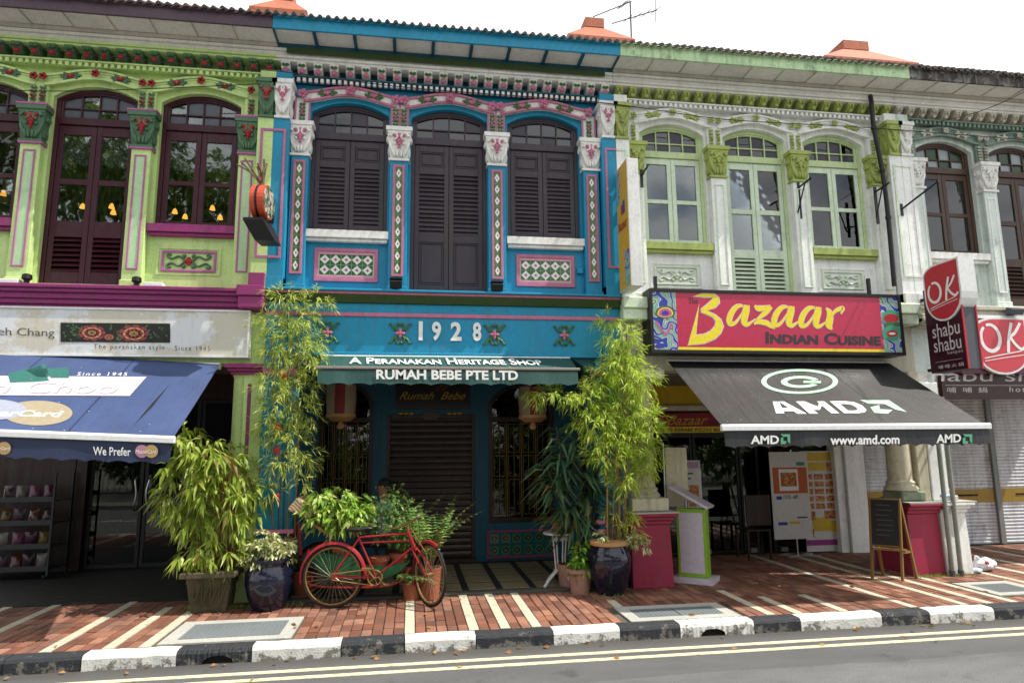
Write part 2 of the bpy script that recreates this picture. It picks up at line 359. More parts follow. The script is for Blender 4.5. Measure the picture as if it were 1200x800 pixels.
def tilemat(name, bgc, dia, heart, rim, sx, sz):
    """glazed relief tile: diamond, ring and heart, from the tile's own coordinates"""
    N = NT(name); t = N.n('TexCoord').outputs['Object']; sp = N.n('SeparateXYZ'); N.l(t, sp.inputs[0])
    x = N.math('MULTIPLY', N.math('ABSOLUTE', sp.outputs[0]), 2 / sx); z = N.math('MULTIPLY', N.math('ABSOLUTE', sp.outputs[2]), 2 / sz)
    d = N.math('ADD', x, z); w = N.noise(N.pos((1, 1, 1), 'obj'), 90, 3)
    d2 = N.math('ADD', d, N.math('MULTIPLY', N.math('SUBTRACT', w, .5), .35))
    r = N.math('ADD', N.math('MULTIPLY', x, x), N.math('MULTIPLY', z, z))
    col = N.ramp(d2, [(0, lin(heart)), (.26, lin(heart)), (.28, lin(dia)), (.74, lin(dia)), (.80, lin(rim)), (.86, lin(bgc))])
    col.node.color_ramp.interpolation = 'CONSTANT'
    blend = N.ramp(r, [(0, (0, 0, 0)), (.90, (0, 0, 0)), (.92, (.5, .5, .5))])
    N.l(col, N.b.inputs['Base Color']); N.b.inputs['Roughness'].default_value = .16; N.bump(d2, .3, .004); return N.m
M_tile = tilemat('green_flower_tile', '#3c6a3c', '#e6e8dd', '#c75a86', '#2c4a34', .16, .16); M_tiles = tilemat('strip_flower_tile', '#47713f', '#e6e8dd', '#8c5a88', '#2c4a34', .085, .155)
M_tiledk = tilemat('dark_rose_tile', '#2c6a4c', '#1c3f33', '#c04a64', '#6fae8a', .155, .155)
# ------------------------------------------------------------------ shared ornament meshes
def flower_mesh(name, r, mp, mc, n=5, rot=0):
    b = MB()
    for i in range(n):
        a = 2 * math.pi * i / n + rot; b.blob((r * .55 * math.cos(a), -.012, r * .55 * math.sin(a)), r * .5, .018, r * .42, 0, 7, 4, a)
    b.blob((0, -.03, 0), r * .28, .02, r * .28, 1, 7, 4); return b.mesh(name, [mp, mc], smooth=True)
def spray_mesh(name, w, h, ml, mf):
    b = MB()
    for sx in (-1, 1):
        for k, (dx, dz, a) in enumerate(((.33, .0, .1), (.22, .28, .7), (.22, -.26, -.6))): b.blob((sx * w * dx, -.01, h * dz), w * .2, .016, h * .2, 0, 7, 4, sx * a)
    for dx, dz in ((-.12, 0), (.1, .05), (0, -.12)): b.blob((w * dx, -.022, h * dz), w * .1, .02, w * .1, 1, 7, 4)
    return b.mesh(name, [ml, mf], smooth=True)
def vspray_mesh(name, w, h, ml, mf):
    b = MB()
    for k in range(5):
        z = h * (-.42 + k * .2)
        for sx in (-1, 1): b.blob((sx * w * .28, -.012, z + .02), w * .34, .012, h * .075, 0, 7, 4, sx * .8)
    for dx, dz in ((-.12, .02), (.14, -.1), (0, .2)): b.blob((w * dx, -.026, h * dz), w * .24, .018, w * .24, 1, 7, 4)
    return b.mesh(name, [ml, mf], smooth=True)
def scroll_mesh(name, w, h, mat, mf):
    b = MB()
    for sx in (-1, 1):
        for sz in (-1, 1):
            pts = [(sx * w * .08, -.012, 0), (sx * w * .2, -.014, sz * h * .28), (sx * w * .36, -.014, sz * h * .12), (sx * w * .46, -.014, sz * h * .3), (sx * w * .42, -.012, sz * h * .4), (sx * w * .37, -.01, sz * h * .33)]
            b.tube(spline(pts, 4), [.013] * 21, 6)
            b.blob((sx * w * .1, -.012, sz * h * .3), w * .05, .014, h * .13, 0, 6, 4)
    for i in range(4):
        a = math.pi / 2 * i; b.blob((.03 * math.cos(a), -.018, .03 * math.sin(a)), .026, .016, .026, 1, 6, 4)
    b.blob((0, -.03, 0), .02, .015, .02, 1, 6, 4); return b.mesh(name, [mat, mf], smooth=True)
def rosette_mesh(name, r, ml, mf):
    b = MB()
    for sx in (-1, 1):
        for sz in (-1, 1):
            b.tube(spline([(sx * r * .15, -.01, sz * r * .1), (sx * r * .4, -.015, sz * r * .55), (sx * r * .2, -.015, sz * r * .95), (sx * r * .05, -.012, sz * r * .8)], 3), [.014] * 10, 5)
            b.tube(spline([(sx * r * .3, -.01, sz * r * .3), (sx * r * .7, -.015, sz * r * .6), (sx * r * .85, -.015, sz * r * .9), (sx * r * 1.05, -.012, sz * r * .85)], 3), [.013] * 10, 5)
            b.blob((sx * r * .55, -.012, sz * r * .42), r * .2, .012, r * .13, 0, 6, 4, sx * sz * .7)
    for i in range(4):
        a = math.pi / 2 * i; b.blob((r * .24 * math.cos(a), -.022, r * .24 * math.sin(a)), r * .26, .016, r * .15, 1, 7, 4, a)
    b.blob((0, -.036, 0), r * .12, .014, r * .12, 1, 6, 4); return b.mesh(name, [ml, mf], smooth=True)
def corbel_mesh(name, w, h, d, mat, mo=None, ml=None):
    b = MB(); pr = [(0, 0), (-d, 0), (-d, -h * .22), (-d * .86, -h * .3), (-d * .9, -h * .5), (-d * .55, -h * .78), (-d * .3, -h), (0, -h)]
    b.pyz([(y, z) for y, z in pr], -w / 2, w / 2); mats = [mat]
    if mo:
        b.blob((0, -d * .84, -h * .66), w * .38, .03, h * .24, 1, 7, 5)
        for sx in (-1, 1): b.blob((sx * w * .2, -d * .98, -h * .26), w * .24, .02, h * .14, 2, 6, 4, sx * .7)
        mats = [mat, mo, ml]
    else:
        for sx in (-1, 1): b.blob((sx * w * .24, -d * .95, -h * .36), w * .18, .02, h * .16, 0, 6, 4)
        b.blob((0, -d * .8, -h * .7), w * .3, .025, h * .2, 0, 7, 4)
    return b.mesh(name, mats, smooth=True)
def capital(b, xc, w, z0, z1, y1, y0, mi=0, mo=1, flw=True):
    """square Corinthian capital: necking, flared bell with curling leaves, abacus"""
    h = z1 - z0; aw = w / 2 + .055; d = y1 - y0
    b.box(xc - w / 2 - .018, xc + w / 2 + .018, y0 - .018, y1, z0, z0 + .03, mi)
    q0, q1 = w / 2 - .004, w / 2 + .035
    b.add([(xc - q0, y0 + .004, z0 + .03), (xc + q0, y0 + .004, z0 + .03), (xc + q0, y1, z0 + .03), (xc - q0, y1, z0 + .03), (xc - q1, y0 - .035, z1 - .09), (xc + q1, y0 - .035, z1 - .09), (xc + q1, y1, z1 - .09), (xc - q1, y1, z1 - .09)],
          [(0, 3, 2, 1), (4, 5, 6, 7), (0, 1, 5, 4), (1, 2, 6, 5), (2, 3, 7, 6), (3, 0, 4, 7)], mi)
    b.box(xc - aw + .02, xc + aw - .02, y0 - .045, y1, z1 - .09, z1 - .055, mi); b.box(xc - aw, xc + aw, y0 - .06, y1, z1 - .055, z1, mi)
    for sx in (-1, 1):
        zc = z1 - .14; xx = xc + sx * (w / 2 + .0)
        b.tube([(xx - sx * .05 + sx * .05 * math.cos(t) * (1 - .12 * t / 3), y0 - .045, zc + .05 * math.sin(t) * (1 - .12 * t / 3)) for t in [i * .6 for i in range(9)]], [.022 - .0012 * i for i in range(9)], 6, mi)
        b.blob((xx - sx * .012, y0 - .02, z0 + h * .36), .022, .022, h * .2, mi, 7, 5, -sx * .3); b.blob((xx - sx * .05, y0 - .022, z0 + h * .22), .02, .02, h * .13, mi, 7, 5, -sx * .25); b.blob((xx - sx * .09, y0 - .024, z0 + h * .2), .018, .02, h * .11, mi, 7, 5, -sx * .1); b.blob((xx - sx * .06, y0 - .03, z0 + h * .5), .02, .018, .02, mi, 6, 4)
        for yy in (y0 + d * .3, y0 + d * .75): b.blob((xc + sx * (w / 2 + .012), yy, z0 + h * .3), .02, .03, h * .18, mi, 6, 4); b.blob((xc + sx * (w / 2 + .03), yy, z1 - .15), .025, .035, .045, mi, 6, 4)
    if flw:
        for k, (dx, dz, r) in enumerate(((0, -.125, .034), (-.05, -.11, .034), (.05, -.11, .034), (-.035, -.155, .03), (.035, -.155, .03), (0, -.19, .03), (0, -.235, .026), (-.022, -.205, .02), (.022, -.205, .02), (0, -.28, .022))): b.blob((xc + dx, y0 - .04, z1 + dz), r, .02, r, mo, 6, 4)

ZB, ZS, ZC = 4.54, 6.175, 6.33
SLATS = {}
def build_house(c):
    x0, Wd = c['x0'], c['W']; s = Wd / 4.5; X = lambda u: x0 + u * s
    T = Thing(c['name'], c['label'], 'shophouse', (X(2.25), 1.5, 0)); r = T.r
    bays = [(.93, .5), (2.24, .51), (3.53, .5)]; hwz = [(X(a), h * s) for a, h in bays]
    doors = [False, True, False]; zbs = [3.765 if d else ZB for d in doors]
    # wall above the belt with three arched openings
    b = MB(); edges = [X(0)]
    for i, (xc, hw) in enumerate(hwz):
        L_ = edges[-1] if i == 0 else (hwz[i - 1][0] + hwz[i - 1][1]); b.box(L_, xc - hw, 0, .25, 3.6, 6.62)
        if not doors[i]: b.box(xc - hw, xc + hw, 0.0, .25, 3.6, zbs[i] - .0)
        else: b.box(xc - hw, xc + hw, 0.0, .25, 3.6, 3.762)
        ap = arcpts(xc, hw, zbs[i], ZS, ZC)[1:-1]; b.pxz([(xc + hw, 6.62), (xc - hw, 6.62)] + ap, 0, .25)
    b.box(hwz[2][0] + hwz[2][1], X(4.5), 0, .25, 3.6, 6.62); T.part('upper_wall', b, c['wall'])
    b = MB(); b.box(X(0), X(4.5), .02, .3, 6.621, 7.05); T.part('frieze_wall', b, c['frieze'])
    # dark interior shell
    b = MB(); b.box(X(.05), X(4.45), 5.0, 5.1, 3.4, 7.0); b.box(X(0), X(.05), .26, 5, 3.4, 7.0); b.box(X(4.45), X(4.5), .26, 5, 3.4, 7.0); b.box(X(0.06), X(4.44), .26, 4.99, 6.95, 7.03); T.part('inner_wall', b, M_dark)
    b = MB(); b.box(X(0), X(4.5), .3, 5, 3.25, 3.39); T.part('floor_slab', b, M_offw)
    # windows
    for i, (xc, hw) in enumerate(hwz): build_window(T, c, xc, hw, zbs[i], doors[i], i)
    # sills and spandrel panels
    for i in (0, 2):
        xc, hw = hwz[i]; b = MB(); b.box(xc - hw - .03, xc + hw + .03, -.10, .06, 4.43, 4.532); b.box(xc - hw - .015, xc + hw + .015, -.07, .0, 4.385, 4.428); T.part('sill', b, c['sill'], bev=.006)
        if c['panel'] == 'tile':
            b = MB(); b.rframe(xc - .40, xc + .40, 3.87, 4.31, .045, -.022, .0); T.part('panel_frame', b, M_pink, bev=.004)
            b = MB(); b.box(xc - .354, xc + .354, -.008, .0, 3.916, 4.264); bk = T.part('tile_bed', b, M_offw)
            for ix in range(5):
                for iz in range(2): T.piece('tile', TILE, (xc - .27 + ix * .135, -.012, 4.025 + iz * .135), parent=bk)
            b = MB()
            for zz in (3.925, 4.226): b.box(xc - .345, xc + .345, -.016, -.008, zz, zz + .028)
            T.part('border_tile', b, M_pinkdot, bk)
        else:
            b = MB(); b.rframe(xc - .42 * s, xc + .36 * s, 3.90, 4.26, .028, -.012, .0); T.part('panel_moulding', b, c['wall'], bev=.004)
            b = MB(); b.rframe(xc - .36 * s, xc + .30 * s, 3.945, 4.215, .028, -.02, .0); T.part('panel_frame', b, c['line'], bev=.004)
            T.piece('scroll_relief', c['scroll'], (xc - .03 * s, 0, 4.08))
    # pilasters
    ps = [(.32, .22, 0), (1.575, .235, 1), (2.87, .235, 1), (4.17, .22, 0)]
    for u, w, mid in ps:
        xc = X(u); w *= s; b = MB(); b.box(xc - w / 2, xc + w / 2, -.11, -.001, 3.7, 5.5); b.box(xc - w / 2 - .012, xc + w / 2 + .012, -.125, -.001, 3.701, 3.80)
        p = T.part('pilaster', b, c['pil'], bev=.006)
        if c['panel'] == 'tile':
            b = MB(); b.rframe(xc - .075, xc + .075, 3.93, 5.44, .03, -.128, -.11); T.part('panel_frame', b, M_pink, p, bev=.003)
            b = MB(); b.box(xc - .045, xc + .045, -.114, -.11, 3.96, 5.41); T.part('tile_bed', b, M_offw, p)
            for k in range(9): T.piece('tile', TILES, (xc, -.117, 4.043 + k * .1605), parent=p)
        else:
            b = MB(); b.rframe(xc - .07, xc + .07, 3.93, 5.40, .02, -.122, -.11); T.part('panel_line', b, c['line'], p, bev=.003)
            b = MB(); b.box(xc - .05, xc + .05, -.1135, -.11, 3.95, 5.38); T.part('panel_field', b, c['field'], p)
        b = MB(); capital(b, xc, w, 5.5, 5.96, 0.0, -.115, 0, 1)
        T.part('capital', b, [c['cap'], c['capf']], smooth=True)
        if c.get('capband'):
            b = MB(); b.box(xc - w / 2 - .062, xc + w / 2 + .062, -.182, 0, 5.9605, 5.985); b.box(xc - w / 2 - .022, xc + w / 2 + .022, -.136, 0, 5.475, 5.4995); T.part('capital_band', b, c['capband'], bev=.004)
        # post above the capital
        b = MB(); pw = w * .46 if mid else w * .4; zt = 6.335; b.box(xc - pw, xc + pw, -.055, -.001, 5.96, zt); pp = T.part('post', b, c['post'], bev=.004)
        if c.get('edge'):
            b = MB()
            for xx in ((xc - pw, xc, xc + pw) if mid else (xc - pw, xc + pw)): b.box(xx - .011, xx + .011, -.066, -.056, 5.962, zt - .002)
            T.part('edge_strip', b, c['edge'], pp)
        for xx in ((xc - pw * .5, xc + pw * .5) if mid else (xc,)): T.piece('leaf_spray', c['vspray'], (xx, -.06, 6.12), parent=pp); T.piece('flower', c['flower'], (xx, -.092, 6.375))
    # party-wall pilasters: each house owns its half
    for (ua, ub, k) in ((0, .2, 0), (4.3, 4.5, 1)):
        xa, xb = X(ua) + .001, X(ub) - .001; b = MB(); b.box(xa, xb, -.21, -.001, 3.7, 5.95); b.box(xa, xb, -.245, -.001, 3.701, 3.86); p = T.part('party_pilaster', b, c['party'], bev=.004)
        b = MB(); t = .028
        if k == 0: b.box(xb - .07, xb - .07 + t, -.222, -.21, 4.1, 5.8); b.box(xa + .001, xb - .07, -.222, -.21, 5.8 - t, 5.8); b.box(xa + .001, xb - .07, -.222, -.21, 4.1, 4.1 + t)
        else: b.box(xa + .07 - t, xa + .07, -.222, -.21, 4.1, 5.8); b.box(xa + .07, xb - .001, -.222, -.21, 5.8 - t, 5.8); b.box(xa + .07, xb - .001, -.222, -.21, 4.1, 4.1 + t)
        T.part('panel_line', b, c.get('pline', c['line']), p)
        b = MB(); capital(b, (xa + xb) / 2, (xb - xa) - .11 if False else (xb - xa) * .78, 5.95, 6.47, 0, -.215, 0, 1); T.part('capital', b, [c['pcap'], c['capf']], smooth=True)
        b = MB(); b.box(xa, xb, -.19, -.001, 6.471, 6.62); T.part('impost', b, c['wall'])
    # wavy arch moulding with edges and flowers
    for i, (xc, hw) in enumerate(hwz):
        half = .60 * s; n = 20; base = lambda t: 6.285 + .115 * (math.sin(math.pi * t) ** 1.5); top = lambda t: 6.415 + .105 * (math.sin(math.pi * t) ** 1.5)
        lo = [(xc - half + 2 * half * k / n, base(k / n)) for k in range(n + 1)]; hi = [(xc - half + 2 * half * k / n, top(k / n)) for k in range(n + 1)]
        b = MB(); b.ring(hi, lo, -.058, -.001); mo = T.part('arch_moulding', b, c['post'])
        b = MB(); b.ring([(x, z + .012) for x, z in hi], [(x, z - .018) for x, z in hi], -.078, -.0585); b.ring([(x, z + .018) for x, z in lo], [(x, z - .012) for x, z in lo], -.078, -.0585)
        if not c.get('edge'): b.ring([(x, z - .03) for x, z in hi], [(x, z - .045) for x, z in hi], -.068, -.0585)
        T.part('moulding_edge', b, c.get('edge') or c['post'], mo)
        T.piece('flower', c['flower'], (xc, -.092, top(.5) - .06))
        for sx in (-1, 1): T.piece('leaf_spray', c['spray'], (xc + sx * half * .5, -.062, (top(.25) + base(.25)) / 2), (0, sx * -.12 * -1, 0))
    # dentils, corbels, cornice
    b = MB(); n = int(Wd / .075)
    for k in range(n): xx = X(0) + (k + .5) * Wd / n; b.box(xx - .02, xx + .02, -.12, -.08, 6.535, 6.585)
    dn = T.part('dentils', b, c['dent'], kind='stuff')
    b = MB(); b.box(X(0), X(4.5), -.08, .019, 6.545, 6.59); b.box(X(0), X(4.5), -.13, .019, 6.5905, 6.612); T.part('dentil_band', b, c['dentb'], bev=.003)
    nc = 22
    for k in range(nc): T.piece('corbel', c['corbel'], (X(0) + (k + .5) * Wd / nc, .02, 6.765))
    b = MB(); b.box(X(0), X(4.5), -.185, .019, 6.766, 6.80); b.box(X(0), X(4.5), -.21, .019, 6.801, 6.835); T.part('corona', b, c.get('corona', c['cornice']), bev=.006); b = MB(); b.box(X(0), X(4.5), -.18, .019, 6.836, 6.90); b.box(X(0), X(4.5), -.21, .019, 6.901, 6.94); T.part('cornice', b, c['cornice'], bev=.006)
    # eave: soffit boards, battens, fascia
    ye = -.52
    b = MB(); nb = 9; bw = Wd / nb
    for k in range(nb): b.box(X(0) + k * bw + .004, X(0) + (k + 1) * bw - .004, ye, .019, 7.0 + (k % 2) * .003, 7.02)
    T.part('soffit_board', b, c['soff'])
    b = MB(); bh = .03 if c.get('bigbatt') else .012; bt = .04 if c.get('bigbatt') else .014
    for k in range(nb + 1): b.box(X(0) + k * bw - bt / 2 * (k > 0), X(0) + k * bw + bt / 2 * (k < nb), ye + .001, -.215, 7.0 - bh, 6.999)
    b.box(X(0), X(4.5), -.214, -.17, 6.945, 6.995); T.part('soffit_batten', b, c['batt'])
    if c.get('bed'):
        b = MB(); b.pyz([(-.165, 6.9405), (.018, 6.9405), (.018, 6.998), (-.165, 6.998)], X(0.1), X(4.4)); b.pyz([(-.225, 6.9405), (-.2105, 6.9405), (-.2105, 6.86), (-.22, 6.86)], X(.12), X(4.38)); T.part('bed_moulding', b, c['bed'])
    b = MB(); b.box(X(0) + .001, X(4.5) - .001, ye - .03, ye, 6.985, 7.185); b.box(X(0) + .001, X(4.5) - .001, ye - .042, ye - .03, 7.135, 7.182); T.part('fascia', b, c['fascia'], bev=.004)
    # roof of clay tiles
    pitch = .56; b = MB(); n = int(Wd / .105); seg = 10
    roof = MB(); roof.pyz([(ye + .02, 7.188), (4.6, 7.188 + 5.1 * pitch), (4.6, 7.15 + 5.1 * pitch), (ye + .02, 7.15)], X(0), X(4.5)); rf = T.part('roof', roof, M_roof)
    for k in range(n):
        xx = X(0) + (k + .5) * Wd / n; hw = Wd / n * .30
        for q in range(seg):
            y = ye - .09 + q * .36 + random.uniform(-.012, .012); z = 7.192 + (y - ye) * pitch + random.uniform(-.006, .006); L_ = .40
            vs = []
            for (dy, zo, sc) in ((0, .012, 1.0), (L_, .0, .85)):
                for t in (-1, -.5, 0, .5, 1): vs.append((xx + hw * sc * t, y + dy, z + dy * pitch + zo + .034 * sc * (1 - t * t)))
            vs += [(xx - hw, y, z - .0), (xx + hw, y, z - .0)]
            b.add(vs, [(j, j + 1, j + 6, j + 5) for j in range(4)] + [(0, 1, 2, 3, 4, 11, 10)])
            if q == 0: b.add([(xx + hw, y + .02, z + .008), (xx + Wd / n - hw, y + .02, z + .008), (xx + Wd / n - hw, y + .02, z - .014), (xx + hw, y + .02, z - .014), (xx + hw, y + .4, z + .22), (xx + Wd / n - hw, y + .4, z + .22)], [(0, 1, 2, 3), (0, 1, 5, 4)])
    T.part('roof_tiles', b, M_roof, kind='stuff')
    return T, X
def fan_cols(xc, hw, n=4): return [(xc - hw + 2 * hw * k / n, xc - hw + 2 * hw * (k + 1) / n) for k in range(n)]
def build_window(T, c, xc, hw, zb, door, bi):
    ft = .05; fy0, fy1 = .07, .16
    o = arcpts(xc, hw, zb + .001, ZS, ZC - .001); i_ = arcpts(xc, hw - ft, zb + .001, ZS - .01, ZC - ft)
    b = MB(); b.ring(o, i_, fy0, fy1)
    o2 = arcpts(xc, hw - ft + .002, 5.93, ZS - .01, ZC - ft + .001); i2 = arcpts(xc, hw - ft - .03, 5.93, ZS - .012, ZC - ft - .022); b.ring(o2, i2, fy0 + .015, fy1 - .01)
    b.box(xc - hw + ft, xc + hw - ft, fy0 - .012, fy1 - .002, 5.835, 5.93)
    iw = hw - ft - .03; h_ = ZC - ft - .022 - (ZS - .012); R0 = (iw * iw + h_ * h_) / (2 * h_); R = lambda x: ZC - ft - .022 - R0 + math.sqrt(max(0, R0 * R0 - (x - xc) ** 2)) + .004
    for k in (1, 2, 3): xx = xc - iw + 2 * iw * k / 4; b.box(xx - .009, xx + .009, fy0 + .02, fy1 - .03, 5.931, R(xx))
    zm = 6.065; b.box(xc - iw, xc + iw, fy0 + .022, fy1 - .032, zm - .009, zm + .009)
    win = T.part('window_frame' if not door else 'balcony_door_frame', b, c['frame'], bev=.003)
    for k, (xa, xb) in enumerate(fan_cols(xc, iw)):
        for q in range(2):
            z0, z1 = (5.93, zm) if q == 0 else (zm, None)
            if q == 0: poly = [(xa, z0), (xb, z0), (xb, z1), (xa, z1)]
            else: poly = [(xa, zm), (xb, zm), (xb, R(xb)), ((xa + xb) / 2, R((xa + xb) / 2) + .004), (xa, R(xa))]
            pb = MB(); pb.pxz(poly, fy1 - .045, fy1 - .041); T.part('pane', pb, c['fan'](k, q, bi), win)
    # two leaves
    zl0, zl1 = zb + .012, 5.83
    for sx in (-1, 1):
        xa, xb = (xc - hw + ft + .004, xc - .003) if sx < 0 else (xc + .003, xc + hw - ft - .004); st = .062
        spec = c['door'] if door else c['win']; b = MB(); y0, y1 = .082, .125
        b.box(xa, xa + st, y0, y1, zl0, zl1); b.box(xb - st, xb, y0, y1, zl0, zl1)
        cuts = sorted({z for a_, b_, k in spec for z in (a_, b_)}); H = zl1 - zl0; gaps = []
        prev = zl0
        for (fa, fb, kind) in spec:
            z0, z1 = zl0 + fa * H, zl0 + fb * H; b.box(xa + st, xb - st, y0 + .001, y1 - .001, prev, z0); gaps.append((z0, z1, kind)); prev = z1
        b.box(xa + st, xb - st, y0 + .001, y1 - .001, prev, zl1)
        for z0, z1, kind in gaps:
            if kind == 'panel':
                b.box(xa + st, xb - st, y0 + .02, y1 - .004, z0, z1); b.rframe(xa + st + .004, xb - st - .004, z0 + .004, z1 - .004, .016, y0 + .004, y0 + .02); b.box(xa + st + .035, xb - st - .035, y0 + .008, y0 + .02, z0 + .035, z1 - .035)
        lf = T.part('shutter' if c.get('shutters') else 'casement', b, c['frame2'], bev=.003)
        for z0, z1, kind in gaps:
            if kind == 'louvre':
                w = xb - xa - 2 * st; key = (c['name'], round(w, 3))
                if key not in SLATS:
                    sb = MB(); sb.obox((0, 0, 0), (w / 2 - .001, 0, 0), *(((0, .015, .031), (0, -.0052, .0025)) if c.get('shutters') else ((0, .022, .022), (0, -.004, .004)))); SLATS[key] = sb.mesh('slat', c['frame2'])
                n = max(2, round((z1 - z0) / .06))
                for k in range(n): T.piece('slat', SLATS[key], ((xa + xb) / 2, (y0 + y1) / 2 + .0, z0 + (k + .5) * (z1 - z0) / n), (random.uniform(-.06, .06), 0, 0), parent=lf)
            elif kind == 'glass':
                pb = MB(); pb.box(xa + st, xb - st, y0 + .018, y0 + .022, z0, z1); T.part('pane', pb, M_gl, lf)
M_pinkdot = plain('pink_dotted_tile', '#d79ab0', .2)
tb = MB().box(-.065, .065, 0, .006, -.065, .065); TILE = tb.mesh('tile', M_tile, bev=.003)
tb = MB().box(-.042, .042, 0, .005, -.078, .078); TILES = tb.mesh('tile', M_tiles, bev=.002)
M_fandark = glass('dark_pane', (.25, .26, .28)); M_fanblue = glass('blue_pane', (.06, .07, .22)); M_fangreen = glass('green_pane', (.05, .13, .06)); M_fanfrost = plain('frosted_pane', '#9aa0a6', .25); M_fang2 = plain('green_enamel_pane', '#2c4a2e', .2); M_curtgrey = plain('grey_lined_pane', '#5a5f6a', .2); M_mauve = plain('dark_mauve_pane', '#3a3542', .2)
LEFT = dict(name='lime_shophouse', label='lime green shophouse with magenta belt, maroon windows and dark aubergine eave board', x0=-6.19, W=4.39, wall=M_lime, frieze=M_lime, pil=M_lime, party=M_lime, cap=M_sage, capf=M_red, pcap=M_sage, capband=M_lilac, post=M_lime, line=M_lilac, field=M_mint,
  flower=flower_mesh('flower', .052, M_red, M_maroon), spray=spray_mesh('leaf_spray', .24, .10, M_sage, M_red), vspray=vspray_mesh('leaf_spray', .07, .26, M_sage, M_red), scroll=scroll_mesh('scroll_relief', .56, .22, M_sage, M_red), corbel=corbel_mesh('corbel', .10, .15, .22, M_sage, M_red, M_leafg),
  dent=M_lime, dentb=M_lime, corona=M_lime, cornice=M_soff, soff=M_soff, batt=M_batt, fascia=M_purplef, sill=M_magenta, frame=M_maroon, frame2=M_maroon, panel='relief', fan=lambda k, q, b: M_curtgrey if (k + q + b) % 3 else M_gl,
  win=[(.055, .43, 'glass'), (.475, .90, 'glass')], door=[(.075, .29, 'louvre'), (.39, .62, 'glass'), (.655, .94, 'glass')])
BLUE = dict(name='blue_shophouse', label='bright blue shophouse with charcoal louvred shutters and 1928 above the arcade', x0=-1.80, W=4.53, wall=M_blue, frieze=M_bluedk, pil=M_blue, party=M_blue, cap=M_white, capf=M_pink, pcap=M_white, post=M_white, edge=M_pink, line=M_pink, field=M_blue,
  flower=flower_mesh('flower', .068, M_pink, M_pink), spray=spray_mesh('leaf_spray', .25, .11, M_leafg, M_pink), vspray=vspray_mesh('leaf_spray', .07, .26, M_leafg, M_pink), scroll=None, corbel=corbel_mesh('corbel', .11, .155, .20, M_white, M_pink, M_leafg),
  dent=M_white, dentb=M_bluedk, cornice=M_white, soff=M_soff, batt=M_bluedk, bigbatt=True, bed=M_olive, fascia=M_blue, sill=M_white, frame=M_shut, frame2=M_shut, shutters=True, panel='tile', fan=lambda k, q, b: [M_mauve, M_fangreen, M_fanblue, M_fandark][(k * 3 + q * 2 + b) % 4],
  win=[(.06, .70, 'louvre'), (.775, .93, 'panel')], door=[(.05, .335, 'panel'), (.385, .80, 'louvre'), (.85, .955, 'panel')])
GREEN = dict(name='white_green_shophouse', label='weathered white shophouse with apple green capitals and pale green glazed windows', x0=2.735, W=4.37, wall=M_gwhite, frieze=M_gwhite, pil=M_gwhite, party=M_gwhite, cap=M_apple, capf=M_apple, pcap=M_apple, post=M_gwhite, line=M_palegreen, field=M_gwhite,
  flower=flower_mesh('flower', .05, M_apple, M_apple), spray=spray_mesh('leaf_spray', .24, .10, M_apple, M_apple), vspray=vspray_mesh('leaf_spray', .06, .24, M_apple, M_apple), scroll=scroll_mesh('scroll_relief', .54, .2, M_palegreen, M_palegreen), corbel=corbel_mesh('corbel', .11, .155, .20, M_apple),
  dent=M_gwhite, dentb=M_gwhite, cornice=M_soff, soff=M_soff, batt=M_batt, fascia=M_fgreen, sill=M_apple, frame=M_apple, frame2=M_palegreen, panel='relief', fan=lambda k, q, b: M_mauve if (k + q) % 2 else M_fandark,
  win=[(.055, .47, 'glass'), (.515, .93, 'glass')], door=[(.06, .30, 'louvre'), (.36, .62, 'glass'), (.655, .95, 'glass')])
GREEN['frame'] = paint('spring_green_paint', '#cbdea8', .45, .25, .2)
GREYH = dict(name='grey_shophouse', label='grey green shophouse with brown wooden windows and peeling dark eave board', x0=7.107, W=4.40, wall=M_greylt, frieze=M_grey, pil=M_greylt, party=M_gwhite, cap=M_white, capf=M_white, pcap=M_white, post=M_grey, line=M_white, field=M_greylt,
  flower=flower_mesh('flower', .05, M_offw, M_offw), spray=spray_mesh('leaf_spray', .24, .10, M_offw, M_offw), vspray=vspray_mesh('leaf_spray', .06, .24, M_offw, M_offw), scroll=scroll_mesh('scroll_relief', .54, .2, M_white, M_white), corbel=corbel_mesh('corbel', .11, .155, .20, M_offw),
  dent=M_grey, dentb=M_grey, cornice=M_soff, soff=M_soff, batt=M_batt, fascia=M_blackf, sill=M_white, frame=M_brown, frame2=M_brown, panel='relief', fan=lambda k, q, b: M_fanfrost if (k + q) % 2 else M_fang2,
  win=[(.055, .47, 'glass'), (.515, .93, 'glass')], door=[(.06, .30, 'louvre'), (.36, .62, 'glass'), (.655, .95, 'glass')])
HL, XL = build_house(LEFT); HB, XB = build_house(BLUE); HG, XG = build_house(GREEN); HR, XR = build_house(GREYH)
